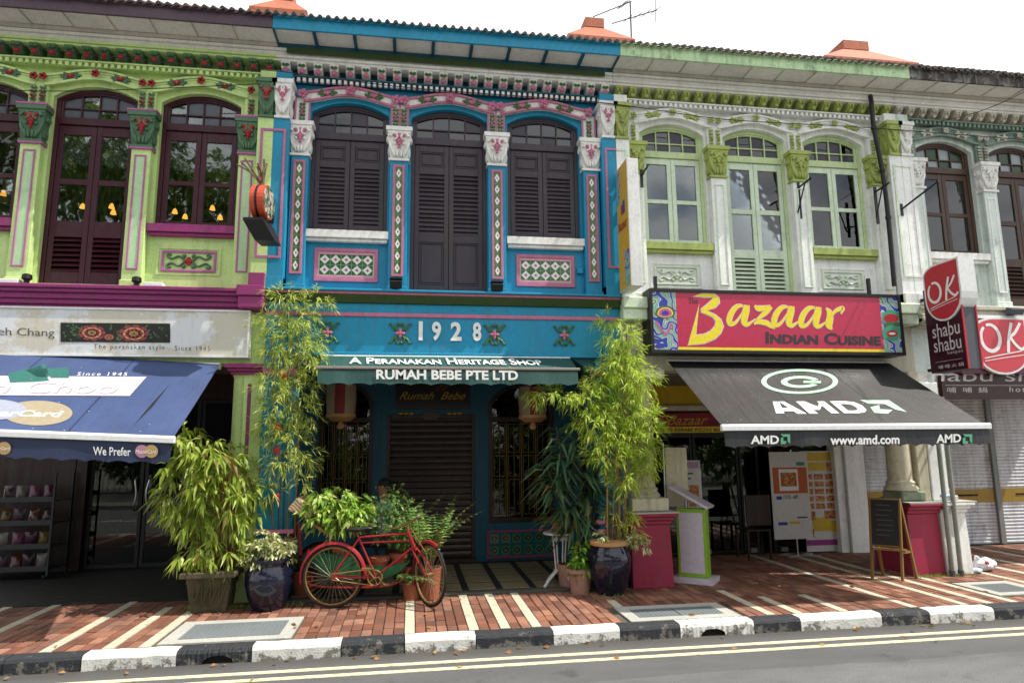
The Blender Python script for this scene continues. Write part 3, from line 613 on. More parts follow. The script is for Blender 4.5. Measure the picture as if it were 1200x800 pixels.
# ------------------------------------------------------------------ ground: road, kerb, pavement
def asphalt():
    N = NT('asphalt'); v = N.pos(); a = N.noise(v, 85, 5, .85); b_ = N.noise(N.pos((.5, 1.3, 1)), 1.6, 7, .7); t = N.noise(N.pos((.5, 7, 1)), 1.0, 5, .6)
    col = N.mix(N.ramp(a, [(.3, (0, 0, 0)), (.7, (1, 1, 1))]), (.055, .056, .06), (.29, .29, .29))
    col = N.mix(N.ramp(b_, [(.35, (.45, .45, .45)), (.68, (1, 1, 1))]), (.06, .06, .06), col)
    # resurfaced strip beside the gutter is darker than the main carriageway
    sp = N.n('SeparateXYZ'); N.l(N.n('NewGeometry').outputs['Position'], sp.inputs[0]); e = N.math('ADD', sp.outputs[1], N.math('MULTIPLY', N.math('SUBTRACT', t, .5), .35))
    col = N.mix(N.ramp(N.math('GREATER_THAN', e, -2.86), [(0, (0, 0, 0)), (1, (.5, .5, .5))]), col, (.075, .076, .08))
    oil = N.noise(N.pos((1.2, 1.2, 1)), 2.6, 5, .6); col = N.mix(N.ramp(oil, [(.62, (0, 0, 0)), (.74, (.55, .55, .55))]), col, (.045, .044, .043)); gut = N.math('ADD', sp.outputs[1], N.math('MULTIPLY', N.math('SUBTRACT', b_, .5), .5)); col = N.mix(N.ramp(N.math('ADD', gut, 2.9), [(.78, (0, 0, 0)), (.98, (.7, .7, .7))]), col, (.06, .052, .042))
    N.l(col, N.b.inputs['Base Color']); N.b.inputs['Roughness'].default_value = .86; N.bump(a, .8, .01); return N.m
M_asph = asphalt()
M_conc = paint('concrete', '#8f8c82', .85, .5, .1, .5, (.07, .07, .06)); M_concw = paint('whitewashed_concrete', '#b9b8b0', .8, .4, .1, .4, (.2, .19, .17))
M_gran = paint('granite_cover', '#767d80', .7, .35, .1, .4)
def linepaint():
    N = NT('yellow_road_paint'); w = N.noise(N.pos((1, 3, 1)), 9, 7, .8)
    N.l(N.mix(N.ramp(w, [(.50, (0, 0, 0)), (.66, (.8, .8, .8))]), lin('#e3d8ae'), (.12, .12, .115)), N.b.inputs['Base Color']); N.b.inputs['Roughness'].default_value = .7; N.bump(w, .3); return N.m
def kerbpaint(name, c, under):
    N = NT(name); w = N.noise(N.pos((1, 1, 1)), 9, 7, .75); f = N.noise(N.pos(), 60, 3)
    sp = N.n('SeparateXYZ'); N.l(N.n('NewGeometry').outputs['Position'], sp.inputs[0]); k = N.math('ADD', w, N.math('MULTIPLY', sp.outputs[2], -1.1))
    N.l(N.mix(N.ramp(k, [(.60, (0, 0, 0)), (.66, (.9, .9, .9))]), lin(c), lin(under)), N.b.inputs['Base Color']); N.b.inputs['Roughness'].default_value = .75; N.bump(N.math('ADD', w, N.math('MULTIPLY', f, .4)), .7, .02); return N.m
def brickmat(name, a, b_, c):
    N = NT(name); r1 = N.n('ObjectInfo').outputs['Random']; r2 = N.n('NewGeometry').outputs['Random Per Island']; r = N.math('FRACT', N.math('ADD', N.math('MULTIPLY', r1, 7.3), r2))
    g = N.noise(N.pos(), 3.2, 6, .7); f = N.noise(N.pos(), 70, 3, .6); col = N.ramp(r, [(0, lin(a)), (.5, lin(b_)), (1, lin(c))])
    col = N.mix(N.ramp(g, [(.42, (0, 0, 0)), (.68, (.7, .7, .7))]), col, (.085, .062, .055)); col = N.mix(N.ramp(f, [(.3, (.7, .7, .7)), (.65, (1, 1, 1))]), (.03, .02, .02), col)
    N.l(col, N.b.inputs['Base Color']); N.b.inputs['Roughness'].default_value = .7; N.bump(f, .4, .004); return N.m
M_brick = brickmat('red_paver', '#70432f', '#925c46', '#ad7b62'); M_strip = paint('pale_paving_strip', '#cdc5ae', .75, .55, .1, .4)
M_kw = kerbpaint('white_kerb_paint', '#dddcd6', '#6d6960'); M_kb = kerbpaint('black_kerb_paint', '#2c2e33', '#77746c')
ZR = -.13
def structure(name, mb, mat, **k): o = obj(name, mb.mesh(name, mat, **k)); o['kind'] = 'structure'; return o
b = MB().box(-400, 400, -400, 400, -.6, -.32); structure('ground', b, M_conc)
b = MB().box(-60, 60, -9.6, -1.80, -.3, ZR); structure('road', b, M_asph)
b = MB().box(-60, 60, -40, -9.601, -.3, .0); structure('opposite_pavement', b, M_conc)
for i, y in enumerate((-2.19, -2.375)):
    b = MB(); b.box(-60, 60, y - .035, y + .035, ZR + .001, ZR + .005); o = structure('road_marking', b, linepaint() if i == 0 else bpy.data.materials['yellow_road_paint'])
b = MB(); b.box(-60, 60, -6.0, -5.9, ZR + .001, ZR + .005); structure('centre_line', b, M_wht)
# kerb stones, black and white by turns
kx = [-6.3, -5.6, -4.85, -4.15, -3.45, -2.83, -2.05, -1.41, -.62, -.04, .63, 1.38, 2.05, 2.67, 3.46, 3.97, 4.89, 5.45, 6.23, 6.85, 7.6, 8.3, 9.0, 9.7, 10.4]
kerb = bpy.data.objects.new('kerb', None); COL.objects.link(kerb); kerb['kind'] = 'structure'
def kerb_y(x): return -1.86
for i in range(len(kx) - 1):
    xa, xb = kx[i] + .004, kx[i + 1] - .004; black = i % 2 == 1 if i < 4 else i % 2 == 0
    n = max(6, int((xb - xa) / .09)); n = 40 if any(xa < hx < xb for hx in (-1.70, 3.02)) else n; b = MB(); rows = []
    hole = None
    for hx in (-1.70, 3.02):
        if xa < hx < xb: hole = hx
    prof = [(-1.865, -.3), (-1.865, -.035), (-1.85, -.008), (-1.825, .0), (-1.70, .0), (-1.70, -.3)]
    bottomn = 0; vs = []; fs = []
    for k in range(n + 1):
        x = xa + (xb - xa) * k / n; j = random.uniform(-.006, .006); jz = random.uniform(-.005, .003)
        for q, (y, z) in enumerate(prof):
            zz = z + (jz if 0 < q < 5 else 0)
            if hole is not None and q == 0: zz = max(-.3, -.135 + .075 * max(0, 1 - ((x - hole) / .14) ** 2) ** .5) if abs(x - hole) < .14 else -.3
            vs.append((x, y + (j if q in (0, 1, 2) else 0), zz))
    for k in range(n):
        for q in range(5): fs.append((k * 6 + q, (k + 1) * 6 + q, (k + 1) * 6 + q + 1, k * 6 + q + 1))
    fs += [tuple(range(5, -1, -1)), tuple(range(n * 6, n * 6 + 6))]
    b.add(vs, fs); obj('kerb_stone', b.mesh('kerb_stone', M_kb if black else M_kw), kerb)
    if hole is not None: hb = MB(); hb.box(hole - .15, hole + .15, -1.83, -1.82, -.3, -.05); obj('drain_hole', hb.mesh('drain_hole', M_dark), kerb)
# pavement
pav = bpy.data.objects.new('pavement', None); COL.objects.link(pav); pav['kind'] = 'structure'
def pv(name, b, mat, **k): return obj(name, b.mesh(name, mat, **k), pav)
b = MB().box(-12, 16, -1.699, 3.2, -.28, -.016); pv('mortar_bed', b, paint('dark_mortar', '#625a4f', .9, .5, .1, .4))
covers = []
for (p0, p1, p2, p3, split) in (((192, 752), (343, 750), (352, 724), (216, 727), 1), ((742, 733), (885, 727), (835, 706), (722, 711), 2), ((1150, 699), (1230, 694), (1180, 679), (1140, 683), 1)):
    q = [G(*p0), G(*p1), G(*p2), G(*p3)]; xa = (q[0].x + q[3].x) / 2; xb = (q[1].x + q[2].x) / 2; ya = max(-1.695, (q[0].y + q[1].y) / 2); yb = (q[2].y + q[3].y) / 2; covers.append((xa, xb, ya, yb))
    b = MB(); t = .13; b.pxy([(xa, ya), (xb, ya), (xb, ya + t), (xa, ya + t)], -.011, .004); b.pxy([(xa, yb - t), (xb, yb - t), (xb, yb), (xa, yb)], -.011, .004)
    b.box(xa, xa + t, ya + t, yb - t, -.011, .004); b.box(xb - t, xb, ya + t, yb - t, -.011, .004); fr = pv('cover_frame', b, M_concw)
    for k in range(split):
        w = (xb - xa - 2 * t) / split; b = MB(); b.box(xa + t + k * w + .006, xa + t + (k + 1) * w - .006, ya + t + .006, yb - t - .006, -.011, .0)
        for g in range(int(w / .05)): b.box(xa + t + k * w + .012 + g * .05, xa + t + k * w + .044 + g * .05, ya + t + .02, yb - t - .02, .0005, .003)
        cv = obj('drain_cover', b.mesh('drain_cover', M_gran), pav)
strips = [(-5.9, .27), (-5.2, .27), (-4.55, .27), (-4.1, .27), (-3.26, .27), (-2.69, -.1), (-2.37, -.3), (-.02, -.14), (.58, -.14), (.91, -.14), (1.22, -.14), (2.26, -.75), (3.7, -.5), (4.1, -.9), (4.6, -.9), (5.40, 1.9), (6.02, 1.9), (6.36, 1.9), (6.71, .4), (7.75, 1.9), (8.2, 1.9), (8.7, 1.9), (9.4, 1.9)]
strips = [(-6.6 + (round((x + 6.6) / .104 - .5) + .5) * .104, ye_) for x, ye_ in strips]
for x, ye_ in strips:
    if any(a - .02 < x < b_ + .02 for a, b_, c_, d_ in covers):
        y0 = max(d_ for a, b_, c_, d_ in covers if a - .02 < x < b_ + .02) + .01
    else: y0 = -1.695
    if ye_ <= y0: continue
    b = MB(); nseg = max(1, int((ye_ - y0) / .3))
    for k in range(nseg): b.box(x - .048, x + .048, y0 + (ye_ - y0) * k / nseg + .003, y0 + (ye_ - y0) * (k + 1) / nseg - .003, -.011, .003)
    pv('paving_strip', b, M_strip)
pc, lc = .104, .212; cells = []
nx = int(18 / pc)
for i in range(nx):
    x = -6.6 + (i + .5) * pc
    inside_blue = -1.5 < x < 2.45; left_in = x < -1.85
    yend = -.1 if inside_blue else .32 if left_in else 2.05
    j = 0
    while True:
        y = -1.69 + (j + .5) * lc; j += 1
        if y + lc / 2 > yend: break
        if any(a - .055 < x < b_ + .055 and c_ - .1 < y < d_ + .1 for a, b_, c_, d_ in covers): continue
        if any(abs(x - sx_) < .06 and y < sy_ for sx_, sy_ in strips): continue
        cells.append((x, y))
bb = MB().box(-.0468, .0468, -.100, .100, -.03, .002); BRK = bb.mesh('brick', M_brick, bev=.004)
vis = []
for x, y in cells:
    f = inframe((x, y, 0))
    if f and -5 < f[0] < 1205 and f[1] < 800: vis.append(((Vector((x, y, 0)) - CAMP).length, x, y))
vis.sort(); near = {(x, y) for d, x, y in vis[:300]}; rest = MB()
for x, y in cells:
    jz = random.gauss(-.0012, .0022)
    if (x, y) in near: obj('brick', BRK, pav, (x + random.uniform(-.002, .002), y, jz), (random.uniform(-.012, .012), random.uniform(-.015, .015), random.uniform(-.012, .012)))
    else: rest.box(x - .0468, x + .0468, y - .100, y + .100, -.03, .002 + jz)
o = pv('brick_field', rest, M_brick); o['kind'] = 'stuff'
# tiled floor of the blue house's five-foot way with its stone edge
b = MB().box(-1.5, 2.45, -.095, .06, -.03, .012); pv('edge_stone', b, paint('dark_edge_stone', '#5a5650', .6, .4), bev=.006)
M_ftile = paint('patterned_floor_tile', '#8d7f63', .4, .4, .1, .3); M_fdark = paint('dark_floor_tile', '#262321', .6, .3)
b = MB().box(-1.5, 2.45, .061, 2.1, -.03, .006); pv('tile_bed', b, M_fdark)
ftm = MB().box(-.17, .17, -.2, .2, -.004, .006).mesh('floor_tile', M_ftile, bev=.003)
for i in range(9):
    for j in range(4):
        xx = -1.25 + i * .43
        if xx < 2.35: obj('floor_tile', ftm, pav, (xx, .30 + j * .47, .0065))
for k in range(12): b2 = MB().box(-6.2, -1.9, .28 + k * .15, .42 + k * .15, -.011, .002); pv('threshold_strip', b2, M_fdark)
# dark terrazzo strips at the back of the left arcade
for k in range(7): b2 = MB().box(-6.2, -1.9, 2.06 + k * .15, 2.2 + k * .15, -.011, .002); pv('threshold_strip', b2, M_fdark)

# ------------------------------------------------------------------ ground storeys
M_arc = paint('shade_darkened_ceiling_paint', '#77736a', .7, .4, .2)  # arcade shade deepened through a darkened ceiling colour
def belt(T, X, prof, mat, name='belt_course', pad=0):
    b = MB()
    for (y0, z0, z1) in prof: b.box(X(0) + .002, X(4.5) - .002, y0, .0, z0, z1)
    return T.part(name, b, mat, bev=.008)
# --- lime house
belt(HL, XL, [(-.26, 3.655, 3.70), (-.23, 3.61, 3.655), (-.19, 3.54, 3.61), (-.16, 3.48, 3.54), (-.13, 3.44, 3.48)], M_magenta)
b = MB().box(-2.12, -1.805, -.31, .0, 3.60, 3.735).box(-2.10, -1.805, -.29, 0, 3.45, 3.599).box(-2.0, -1.805, -.27, 0, 3.7355, 3.9); HL.part('belt_return', b, M_magenta, bev=.012)
b = MB().box(XL(0), XL(4.5) - .002, -.05, .3, 2.80, 3.4395); HL.part('beam', b, M_lime)
b = MB(); b.lathe([(.085, .78), (.085, 2.62), (.1, 2.66)], (-2.09, .05, 0), 20); HL.part('round_column', b, M_lime, smooth=True)
b = MB(); b.box(-2.04, -1.805, -.05, .5, .66, 2.70); cp = HL.part('party_column', b, M_lime, bev=.01)
b = MB(); b.box(-1.985, -1.945, -.062, -.0505, 1.0, 2.55); HL.part('panel_line', b, M_magenta, cp)
b = MB(); b.box(-2.22, -1.80, -.12, .5, 2.70, 2.735).box(-2.19, -1.80, -.09, .5, 2.66, 2.699).box(-2.25, -1.80, -.15, .5, 2.736, 2.79); HL.part('column_capital', b, M_magenta, bev=.008)
b = MB(); b.box(-2.2, -1.806, -.06, .5, 0, .56); HL.part('plinth', b, M_lime, bev=.01)
b = MB(); b.box(-2.22, -1.803, -.08, .5, .561, .60).box(-2.25, -1.803, -.11, .5, .601, .66); HL.part('plinth_cap', b, M_magenta, bev=.008)
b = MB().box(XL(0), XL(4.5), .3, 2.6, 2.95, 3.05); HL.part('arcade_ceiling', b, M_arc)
b = MB().box(XL(0), -5.05, 2.6, 2.75, 0, 3.0).box(-5.05, XL(4.5), 2.6, 2.75, 2.55, 3.0).box(-2.3, XL(4.5), 2.6, 2.75, 0, 2.55).box(-5.0, -4.85, 2.52, 2.7, 0.02, 2.549); HL.part('shopfront', b, paint('dark_red_timber', '#2e1510', .4, .2))
for xa, xb in ((-4.84, -4.08), (-4.06, -3.3), (-3.28, -2.31)):
    b = MB().rframe(xa, xb, .02, 2.54, .05, 2.62, 2.66); dd = HL.part('glass_door', b, M_black); b = MB().box(xa + .05, xb - .05, 2.635, 2.643, .07, 2.49); HL.part('pane', b, M_gldk, dd)
    hx = xb - .09 if xa < -4.5 else xa + .09
    if xa < -3.9: b = MB().tube(spline([(hx, 2.62, .85), (hx, 2.56, .9), (hx + (.03 if xa < -4.5 else -.03), 2.54, 1.1), (hx, 2.56, 1.3), (hx, 2.62, 1.35)], 4), .013, 8); HL.part('handle', b, M_chrome, dd, smooth=True)
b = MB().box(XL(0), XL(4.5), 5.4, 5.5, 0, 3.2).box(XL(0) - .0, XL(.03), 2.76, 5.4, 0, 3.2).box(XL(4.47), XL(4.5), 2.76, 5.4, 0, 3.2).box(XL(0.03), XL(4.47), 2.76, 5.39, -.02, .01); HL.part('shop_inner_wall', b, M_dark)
# --- blue house
b = MB(); b.box(XB(0) + .002, XB(4.5) - .002, -.21, 0, 3.672, 3.705).box(XB(0) + .002, XB(4.5) - .002, -.13, 0, 3.40, 3.45); HB.part('belt_line', b, M_pink, bev=.006)
b = MB(); b.pyz([(-.205, 3.671), (-.14, 3.575), (0, 3.575), (0, 3.671)], XB(0) + .002, XB(4.5) - .002); HB.part('belt_cove', b, M_olive)
b = MB(); b.box(XB(0) + .002, XB(4.5) - .002, -.11, .3, 2.93, 3.574).box(XB(.08), XB(4.42), -.135, -.111, 2.90, 2.945).box(XB(0) + .003, XB(4.5) - .003, -.24, 0, 3.706, 3.735); HB.part('beam', b, M_blue, bev=.006)
ros = rosette_mesh('rosette', .135, M_leafg, M_pink)
for px in (384, 469, 579.5, 661): p = P(px, 389.5 + (px - 384) * .013, -.115); HB.piece('rosette', ros, (p.x, -.112, p.z))
for chh, pxa, pxb in (('1', 490.5, 495.5), ('9', 506, 517), ('2', 528, 541), ('8', 554, 564)):
    p0, p1 = P(pxa, 399, -.13), P(pxb, 378, -.13)
    b = MB(); put_text(b, chh, (p0.x, -.13, 3.105), (p1.x - p0.x, 0, 0), (0, 0, .245), bold=.035); b2 = MB().add(b.v, b.f); b2.add([(x, y + .012, z) for x, y, z in b.v], b.f); HB._part('numeral', b2, M_wht)

def arcade_column(T, xa, xb, mat, base, band, ztop=2.9, shaft=None):
    b = MB().box(xa, xb, -.10, .5, .001, ztop); return T.part('party_column', b, mat, bev=.008)
arcade_column(HB, -1.798, -1.45, M_blue, None, None, 2.899); arcade_column(HB, 2.38, 2.728, M_blue, None, None, 2.899)
b = MB(); b.lathe([(.09, .8), (.09, 2.62)], (-1.46, -.03, 0), 18); HB.part('round_column', b, M_blue, smooth=True)
b = MB()
for xa, xb in ((-1.799, -1.36), (2.33, 2.729)): b.box(xa, xb, -.16, .52, .66, .72); b.box(xa, xb, -.18, .53, .78, .83)
HB.part('column_band', b, M_pink, bev=.008)
b = MB()
for xa, xb in ((-1.799, -1.37), (2.34, 2.729)): b.box(xa, xb, -.17, .52, 2.66, 2.73)
HB.part('column_capital', b, M_pink, bev=.008)
b = MB()
for sx, xe in ((1, -1.45), (-1, 2.38)): b.pxz([(xe, 2.9), (xe, 2.5), (xe + sx * .05, 2.66), (xe + sx * .14, 2.78), (xe + sx * .32, 2.9)], -.08, .28)
HB.part('arch_bracket', b, M_bluedk)
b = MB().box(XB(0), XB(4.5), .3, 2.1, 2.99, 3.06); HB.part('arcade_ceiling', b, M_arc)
YS = 2.1; dx0, dx1 = -.38, .99; wl0, wl1 = -1.42, -.60; wr0, wr1 = 1.21, 2.27
b = MB(); b.box(XB(0), wl0, YS, YS + .2, 0, 2.99).box(wl1, dx0, YS, YS + .2, 0, 2.99).box(dx0, dx1, YS, YS + .2, 2.27, 2.99).box(dx1, wr0, YS, YS + .2, 0, 2.99).box(wr1, XB(4.5), YS, YS + .2, 0, 2.99)
for a, c_ in ((wl0, wl1), (wr0, wr1)):
    b.box(a, c_, YS, YS + .2, 0, .58); ap = arcpts((a + c_) / 2, (c_ - a) / 2, .6, 2.42, 2.76)[1:-1]; b.pxz([(c_, 2.99), (a, 2.99)] + ap, YS, YS + .2)
HB.part('shopfront_wall', b, M_bluedk)
M_oldgold = plain('old_gilt', '#6d5526', .45, .3)
M_dwood = paint('dark_carved_wood', '#2b1a12', .4, .2)
for a, c_ in ((wl0, wl1), (wr0, wr1)):
    xc = (a + c_) / 2; hw = (c_ - a) / 2; b = MB(); b.ring(arcpts(xc, hw, .58, 2.42, 2.755), arcpts(xc, hw - .06, .58, 2.41, 2.69), YS - .02, YS + .1); b.box(a, c_, YS - .021, YS + .1, .581, .66); b.box(a + .06, c_ - .06, YS + .0, YS + .09, 2.15, 2.23)
    wn = HB.part('shop_window', b, M_dwood, bev=.004)
    b = MB().box(a + .05, c_ - .05, YS + .05, YS + .056, .64, 2.7); HB.part('pane', b, M_gldk, wn)
    b = MB()
    for k in range(28):
        t = random.random(); xx = a + .1 + random.random() * (c_ - a - .2); zz = 2.27 + random.random() * (.12 + .25 * (1 - abs(xx - xc) / hw)); b.tube([(xx + .035 * math.cos(q), YS + .03, zz + .035 * math.sin(q)) for q in [i * .8 for i in range(7)]], .008, 4)
    HB.part('carved_tracery', b, M_dwood, wn, kind='stuff')
    nb = 4; w = (c_ - a - .12) / nb
    for k in range(nb):
        xa = a + .06 + k * w; b = MB()
        for z0, z1 in ((.70, 1.25), (1.29, 1.62), (1.66, 2.12)): b.rframe(xa + .025, xa + w - .025, z0, z1, .009, YS + .015, YS + .024)
        b.box(xa - .008, xa + .008, YS + .01, YS + .03, .66, 2.15); b.box(xa + w / 2 - .005, xa + w / 2 + .005, YS + .016, YS + .026, .70, 2.12)
        HB.part('gilded_bar', b, M_oldgold, wn)
b = MB(); b.rframe(wr0 - .03, wr1 + .03, .05, .47, .035, YS - .03, YS - .001); HB.part('panel_frame', b, paint('dark_pink_paint', '#8e3f68', .5))
tdm = MB().box(-.075, .075, 0, .008, -.075, .075).mesh('tile', M_tiledk, bev=.003)
for ix in range(6):
    for iz in range(2): HB.piece('tile', tdm, (wr0 + .085 + ix * .178, YS - .012, .165 + iz * .178))
b = MB(); b.box(dx0, dx0 + .05, YS - .02, YS + .1, 0, 2.27).box(dx1 - .05, dx1, YS - .02, YS + .1, 0, 2.27).box(dx0 + .05, dx1 - .05, YS - .02, YS + .1, 2.2, 2.27).box(dx0 - .02, dx1 + .02, YS - .12, YS + .02, .007, .075); fr = HB.part('door_frame', b, M_dwood, bev=.005)
M_slat = paint('brown_roller_slat', '#3b2a22', .38, .25, .2, .2); w = dx1 - dx0 - .1
sb = MB(); sb.pyz([(0, 0), (-.03, .012), (-.034, .05), (-.022, .088), (0, .092)], -w / 2, w / 2); SL = sb.mesh('roller_slat', M_slat)
rs = HB.part('roller_shutter', MB().box(dx0 + .05, dx1 - .05, YS + .06, YS + .07, .05, 2.2), M_slat)
for k in range(22): HB.piece('roller_slat', SL, ((dx0 + dx1) / 2, YS + .05, .08 + k * .0955), parent=rs)
HB.part('shutter_lock', MB().box(.42, .50, YS + .0, YS + .015, .12, .16), M_chrome)
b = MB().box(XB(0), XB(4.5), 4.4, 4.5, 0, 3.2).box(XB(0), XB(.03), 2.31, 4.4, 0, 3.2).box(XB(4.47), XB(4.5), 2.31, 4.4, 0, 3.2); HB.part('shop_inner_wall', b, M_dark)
# --- white and green house
b = MB()
for (y0, z0, z1) in ((-.24, 3.66, 3.72), (-.2, 3.6, 3.66), (-.14, 3.52, 3.6)): b.box(XG(0) + .002, XG(4.5) - .002, y0, 0, z0, z1)
HG.part('belt_course', b, M_apple, bev=.008)
b = MB()
for xa, xb in ((2.738, 3.2), (6.75, 7.102)): b.box(xa, xb, -.3, 0, 3.55, 3.70); b.box(xa, xb - .03, -.27, 0, 3.40, 3.549)
HG.part('belt_return', b, M_palegreen, bev=.012)
b = MB().box(XG(0) + .002, XG(4.5) - .002, -.06, .3, 2.75, 3.519); HG.part('beam', b, M_offw)
def ionic(T, x, mat, y=.05, z0=.95, z1=2.7, r=.16):
    b = MB(); b.lathe([(r + .055, z0 + .14), (r + .06, z0 + .17), (r + .035, z0 + .2), (r + .02, z0 + .22), (r + .03, z0 + .25), (r, z0 + .28), (r - .012, z1 - .2), (r + .02, z1 - .19), (r, z1 - .16), (r + .05, z1 - .06), (r + .05, z1)], (x, y, 0), 28); o = T.part('round_column', b, mat, smooth=True)
    return o
ionic(HG, 3.02, M_cream); b = MB().box(2.78, 3.27, -.2, .32, .93, 1.09); HG.part('column_base', b, M_cream, bev=.01); b = MB().box(2.737, 2.9, .02, .5, .9, 2.75); HG.part('party_column', b, M_cream)
b = MB().box(2.76, 3.3, -.2, .35, 2.62, 2.749); HG.part('column_capital', b, M_offw, bev=.02)
def plinth(T, xa, xb, mat, yf=-.22, yb=.5, h=.92, tp=.02):
    b = MB(); vs = [(xa - .01, yf - tp, 0), (xb + tp, yf - tp, 0), (xb + tp, yb, 0), (xa - .01, yb, 0), (xa - .01, yf, h - .15), (xb, yf, h - .15), (xb, yb, h - .15), (xa - .01, yb, h - .15)]
    b.add(vs, [(0, 3, 2, 1), (4, 5, 6, 7), (0, 1, 5, 4), (1, 2, 6, 5), (2, 3, 7, 6), (3, 0, 4, 7)]); b.box(xa - .01, xb + .02, yf - .02, yb, h - .15, h - .1); b.box(xa - .01, xb + .05, yf - .05, yb, h - .1, h - .05); b.box(xa - .01, xb + .09, yf - .09, yb, h - .05, h - .012)
    return T.part('plinth', b, mat, bev=.008)
plinth(HG, 2.75, 3.26, M_burg); b = MB().box(2.74, 3.36, -.31, .5, .9085, .925); HG.part('plinth_top', b, M_concw)
plinth(HG, 6.62, 7.08, M_burg, h=.96); b = MB().box(6.6, 7.1, -.31, .5, .9485, .965); HG.part('plinth_top', b, M_concw)
ionic(HG, 6.78, M_cream, z0=.965); b = MB().box(6.62, 6.99, -.16, .24, .966, 1.1); HG.part('column_base', b, paint('mossy_stone', '#8d9a80', .8, .7), bev=.02)
b = MB().box(6.93, 7.1, -.12, .5, .966, 2.75); HG.part('party_column', b, M_cream, bev=.01)
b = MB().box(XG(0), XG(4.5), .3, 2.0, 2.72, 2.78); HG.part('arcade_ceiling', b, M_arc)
YG = 1.9
M_ybeam = paint('yellow_lintel_paint', '#d9b414', .5, .3, .2)
p0, p1 = P(772, 440, YG), P(900, 480, YG); zt, zb_ = P(772, 447, YG).z, P(772, 474, YG).z
b = MB().box(XG(0.2), XG(4.3), YG, YG + .15, zb_, 2.72); HG.part('lintel', b, M_ybeam)
b = MB().box(XG(.2), XG(4.3), YG - .04, YG + .14, zb_ - .1, zb_ - .001).box(XG(.2), XG(4.3), YG - .07, YG + .0, zb_ - .055, zb_ - .02); HG.part('lintel_moulding', b, M_cream, bev=.006)
b = MB().box(7.08 - .0, 7.42, YG - .25, YG - .05, 0, 2.72).box(6.92, 7.079, YG - .2, YG, 0, 2.72); HG.part('wall_pier', b, M_gwhite, bev=.006)
for k, (xa, xb) in enumerate(((3.75, 4.55), (4.57, 5.35), (5.37, 5.7), (5.9, 6.9))):
    b = MB().rframe(xa, xb, .02, zb_ - .5, .035, YG + .05, YG + .09); dd = HG.part('glass_door', b, M_black); b = MB().box(xa + .035, xb - .035, YG + .066, YG + .074, .055, zb_ - .535); HG.part('pane', b, M_gldk, dd)
    if k < 2:
        hx = xb - .08 if k == 0 else xa + .08; b = MB().tube([(hx, YG - .0, .75), (hx, YG - .0, 1.35)], .014, 8).tube([(hx, YG + .05, .85), (hx, YG, .85)], .008, 6).tube([(hx, YG + .05, 1.25), (hx, YG, 1.25)], .008, 6); HG.part('handle', b, M_chrome, dd, smooth=True)
    b = MB().box(xa + .1, xa + .22, YG + .03, YG + .1, .02, .09); HG.part('floor_lock', b, M_chrome, dd)
b = MB().box(XG(.2), XG(4.3), YG + .03, YG + .1, zb_ - .5, zb_ - .1); HG.part('transom', b, M_black)
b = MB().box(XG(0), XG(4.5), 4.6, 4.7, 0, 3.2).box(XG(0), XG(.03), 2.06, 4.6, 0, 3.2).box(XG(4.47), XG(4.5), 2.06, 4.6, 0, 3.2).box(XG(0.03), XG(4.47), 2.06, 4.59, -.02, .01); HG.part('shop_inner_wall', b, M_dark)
b = MB(); q = [P(1018, 108, -.02), P(1021, 118, -.25), P(1024, 150, -.25), P(1034, 200, -.24), P(1041, 255, -.24), P(1048, 335, -.25)]; b.tube(spline(q, 4), .032, 10)
for pp in q[2:5]: b.tube([pp + Vector((0, -.0, -.02)), pp + Vector((0, 0, .02))], .042, 10)
HG.part('drain_pipe', b, M_black, smooth=True)
# --- grey house
b = MB().box(XR(0) + .002, XR(4.5), -.24, 0, 3.64, 3.70).box(XR(0) + .002, XR(4.5), -.2, 0, 3.56, 3.64).box(XR(0) + .002, XR(.4), -.29, 0, 3.38, 3.555).box(XR(0) + .002, XR(.42), -.31, 0, 3.44, 3.5); HR.part('belt_course', b, M_offw, bev=.008)
b = MB().box(XR(0) + .002, XR(4.5), -.05, .3, 2.6, 3.559); HR.part('beam', b, M_greylt)
plinth(HR, 7.13, 7.5, M_gwhite, h=.96); b = MB().box(7.12, 7.62, -.31, .5, .9485, .965); HR.part('plinth_top', b, M_concw)
b = MB().box(7.12, 7.38, -.12, .5, .966, 2.6); HR.part('party_column', b, M_gwhite, bev=.01)
b = MB().box(7.36, 7.5, -.14, .3, .966, 1.03).box(7.36, 7.46, -.12, .3, 1.03, 1.12); HR.part('column_base', b, M_offw, bev=.01)
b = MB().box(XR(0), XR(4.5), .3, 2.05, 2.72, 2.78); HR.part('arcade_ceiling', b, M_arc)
M_roll = paint('scuffed_roller_shutter', '#dadee4', .5, .6, .55, .2, (.12, .10, .09)); M_rollg = paint('brass_yellow_band', '#a5862d', .45, .4, .3)
YR = 2.02; spans = [(7.5, 8.88), (8.98, 10.15), (10.25, 11.4)]
for a, c_ in spans:
    w = c_ - a; rs = HR.part('roller_shutter', MB().box(a, c_, YR + .03, YR + .04, 0, 2.72), M_roll)
    sa = MB(); sa.pyz([(0, 0), (-.012, .01), (-.016, .03), (-.006, .056), (0, .058)], -w / 2, w / 2); m1 = sa.mesh('roller_slat', M_roll); m2 = sa.mesh('roller_slat', M_rollg)
    for k in range(46):
        z = .005 + k * .059
        if .70 < z < .93: continue
        HR.piece('roller_slat', m1, ((a + c_) / 2, YR + .025, z), parent=rs)
    HR.part('lock_plate', MB().box(a + .01, c_ - .01, YR - .0, YR + .028, .71, .935), M_rollg, rs); HR.part('lock_slot', MB().box((a + c_) / 2 - .25, (a + c_) / 2 + .25, YR - .006, YR, .82, .85), M_dark, rs)
b = MB()
for xx in (7.45, 8.93, 10.2, 11.45): b.box(xx - .05, xx + .05, YR - .04, YR + .06, 0, 2.72)
HR.part('shutter_post', b, paint('grey_steel_post', '#868a88', .5, .3), bev=.004)
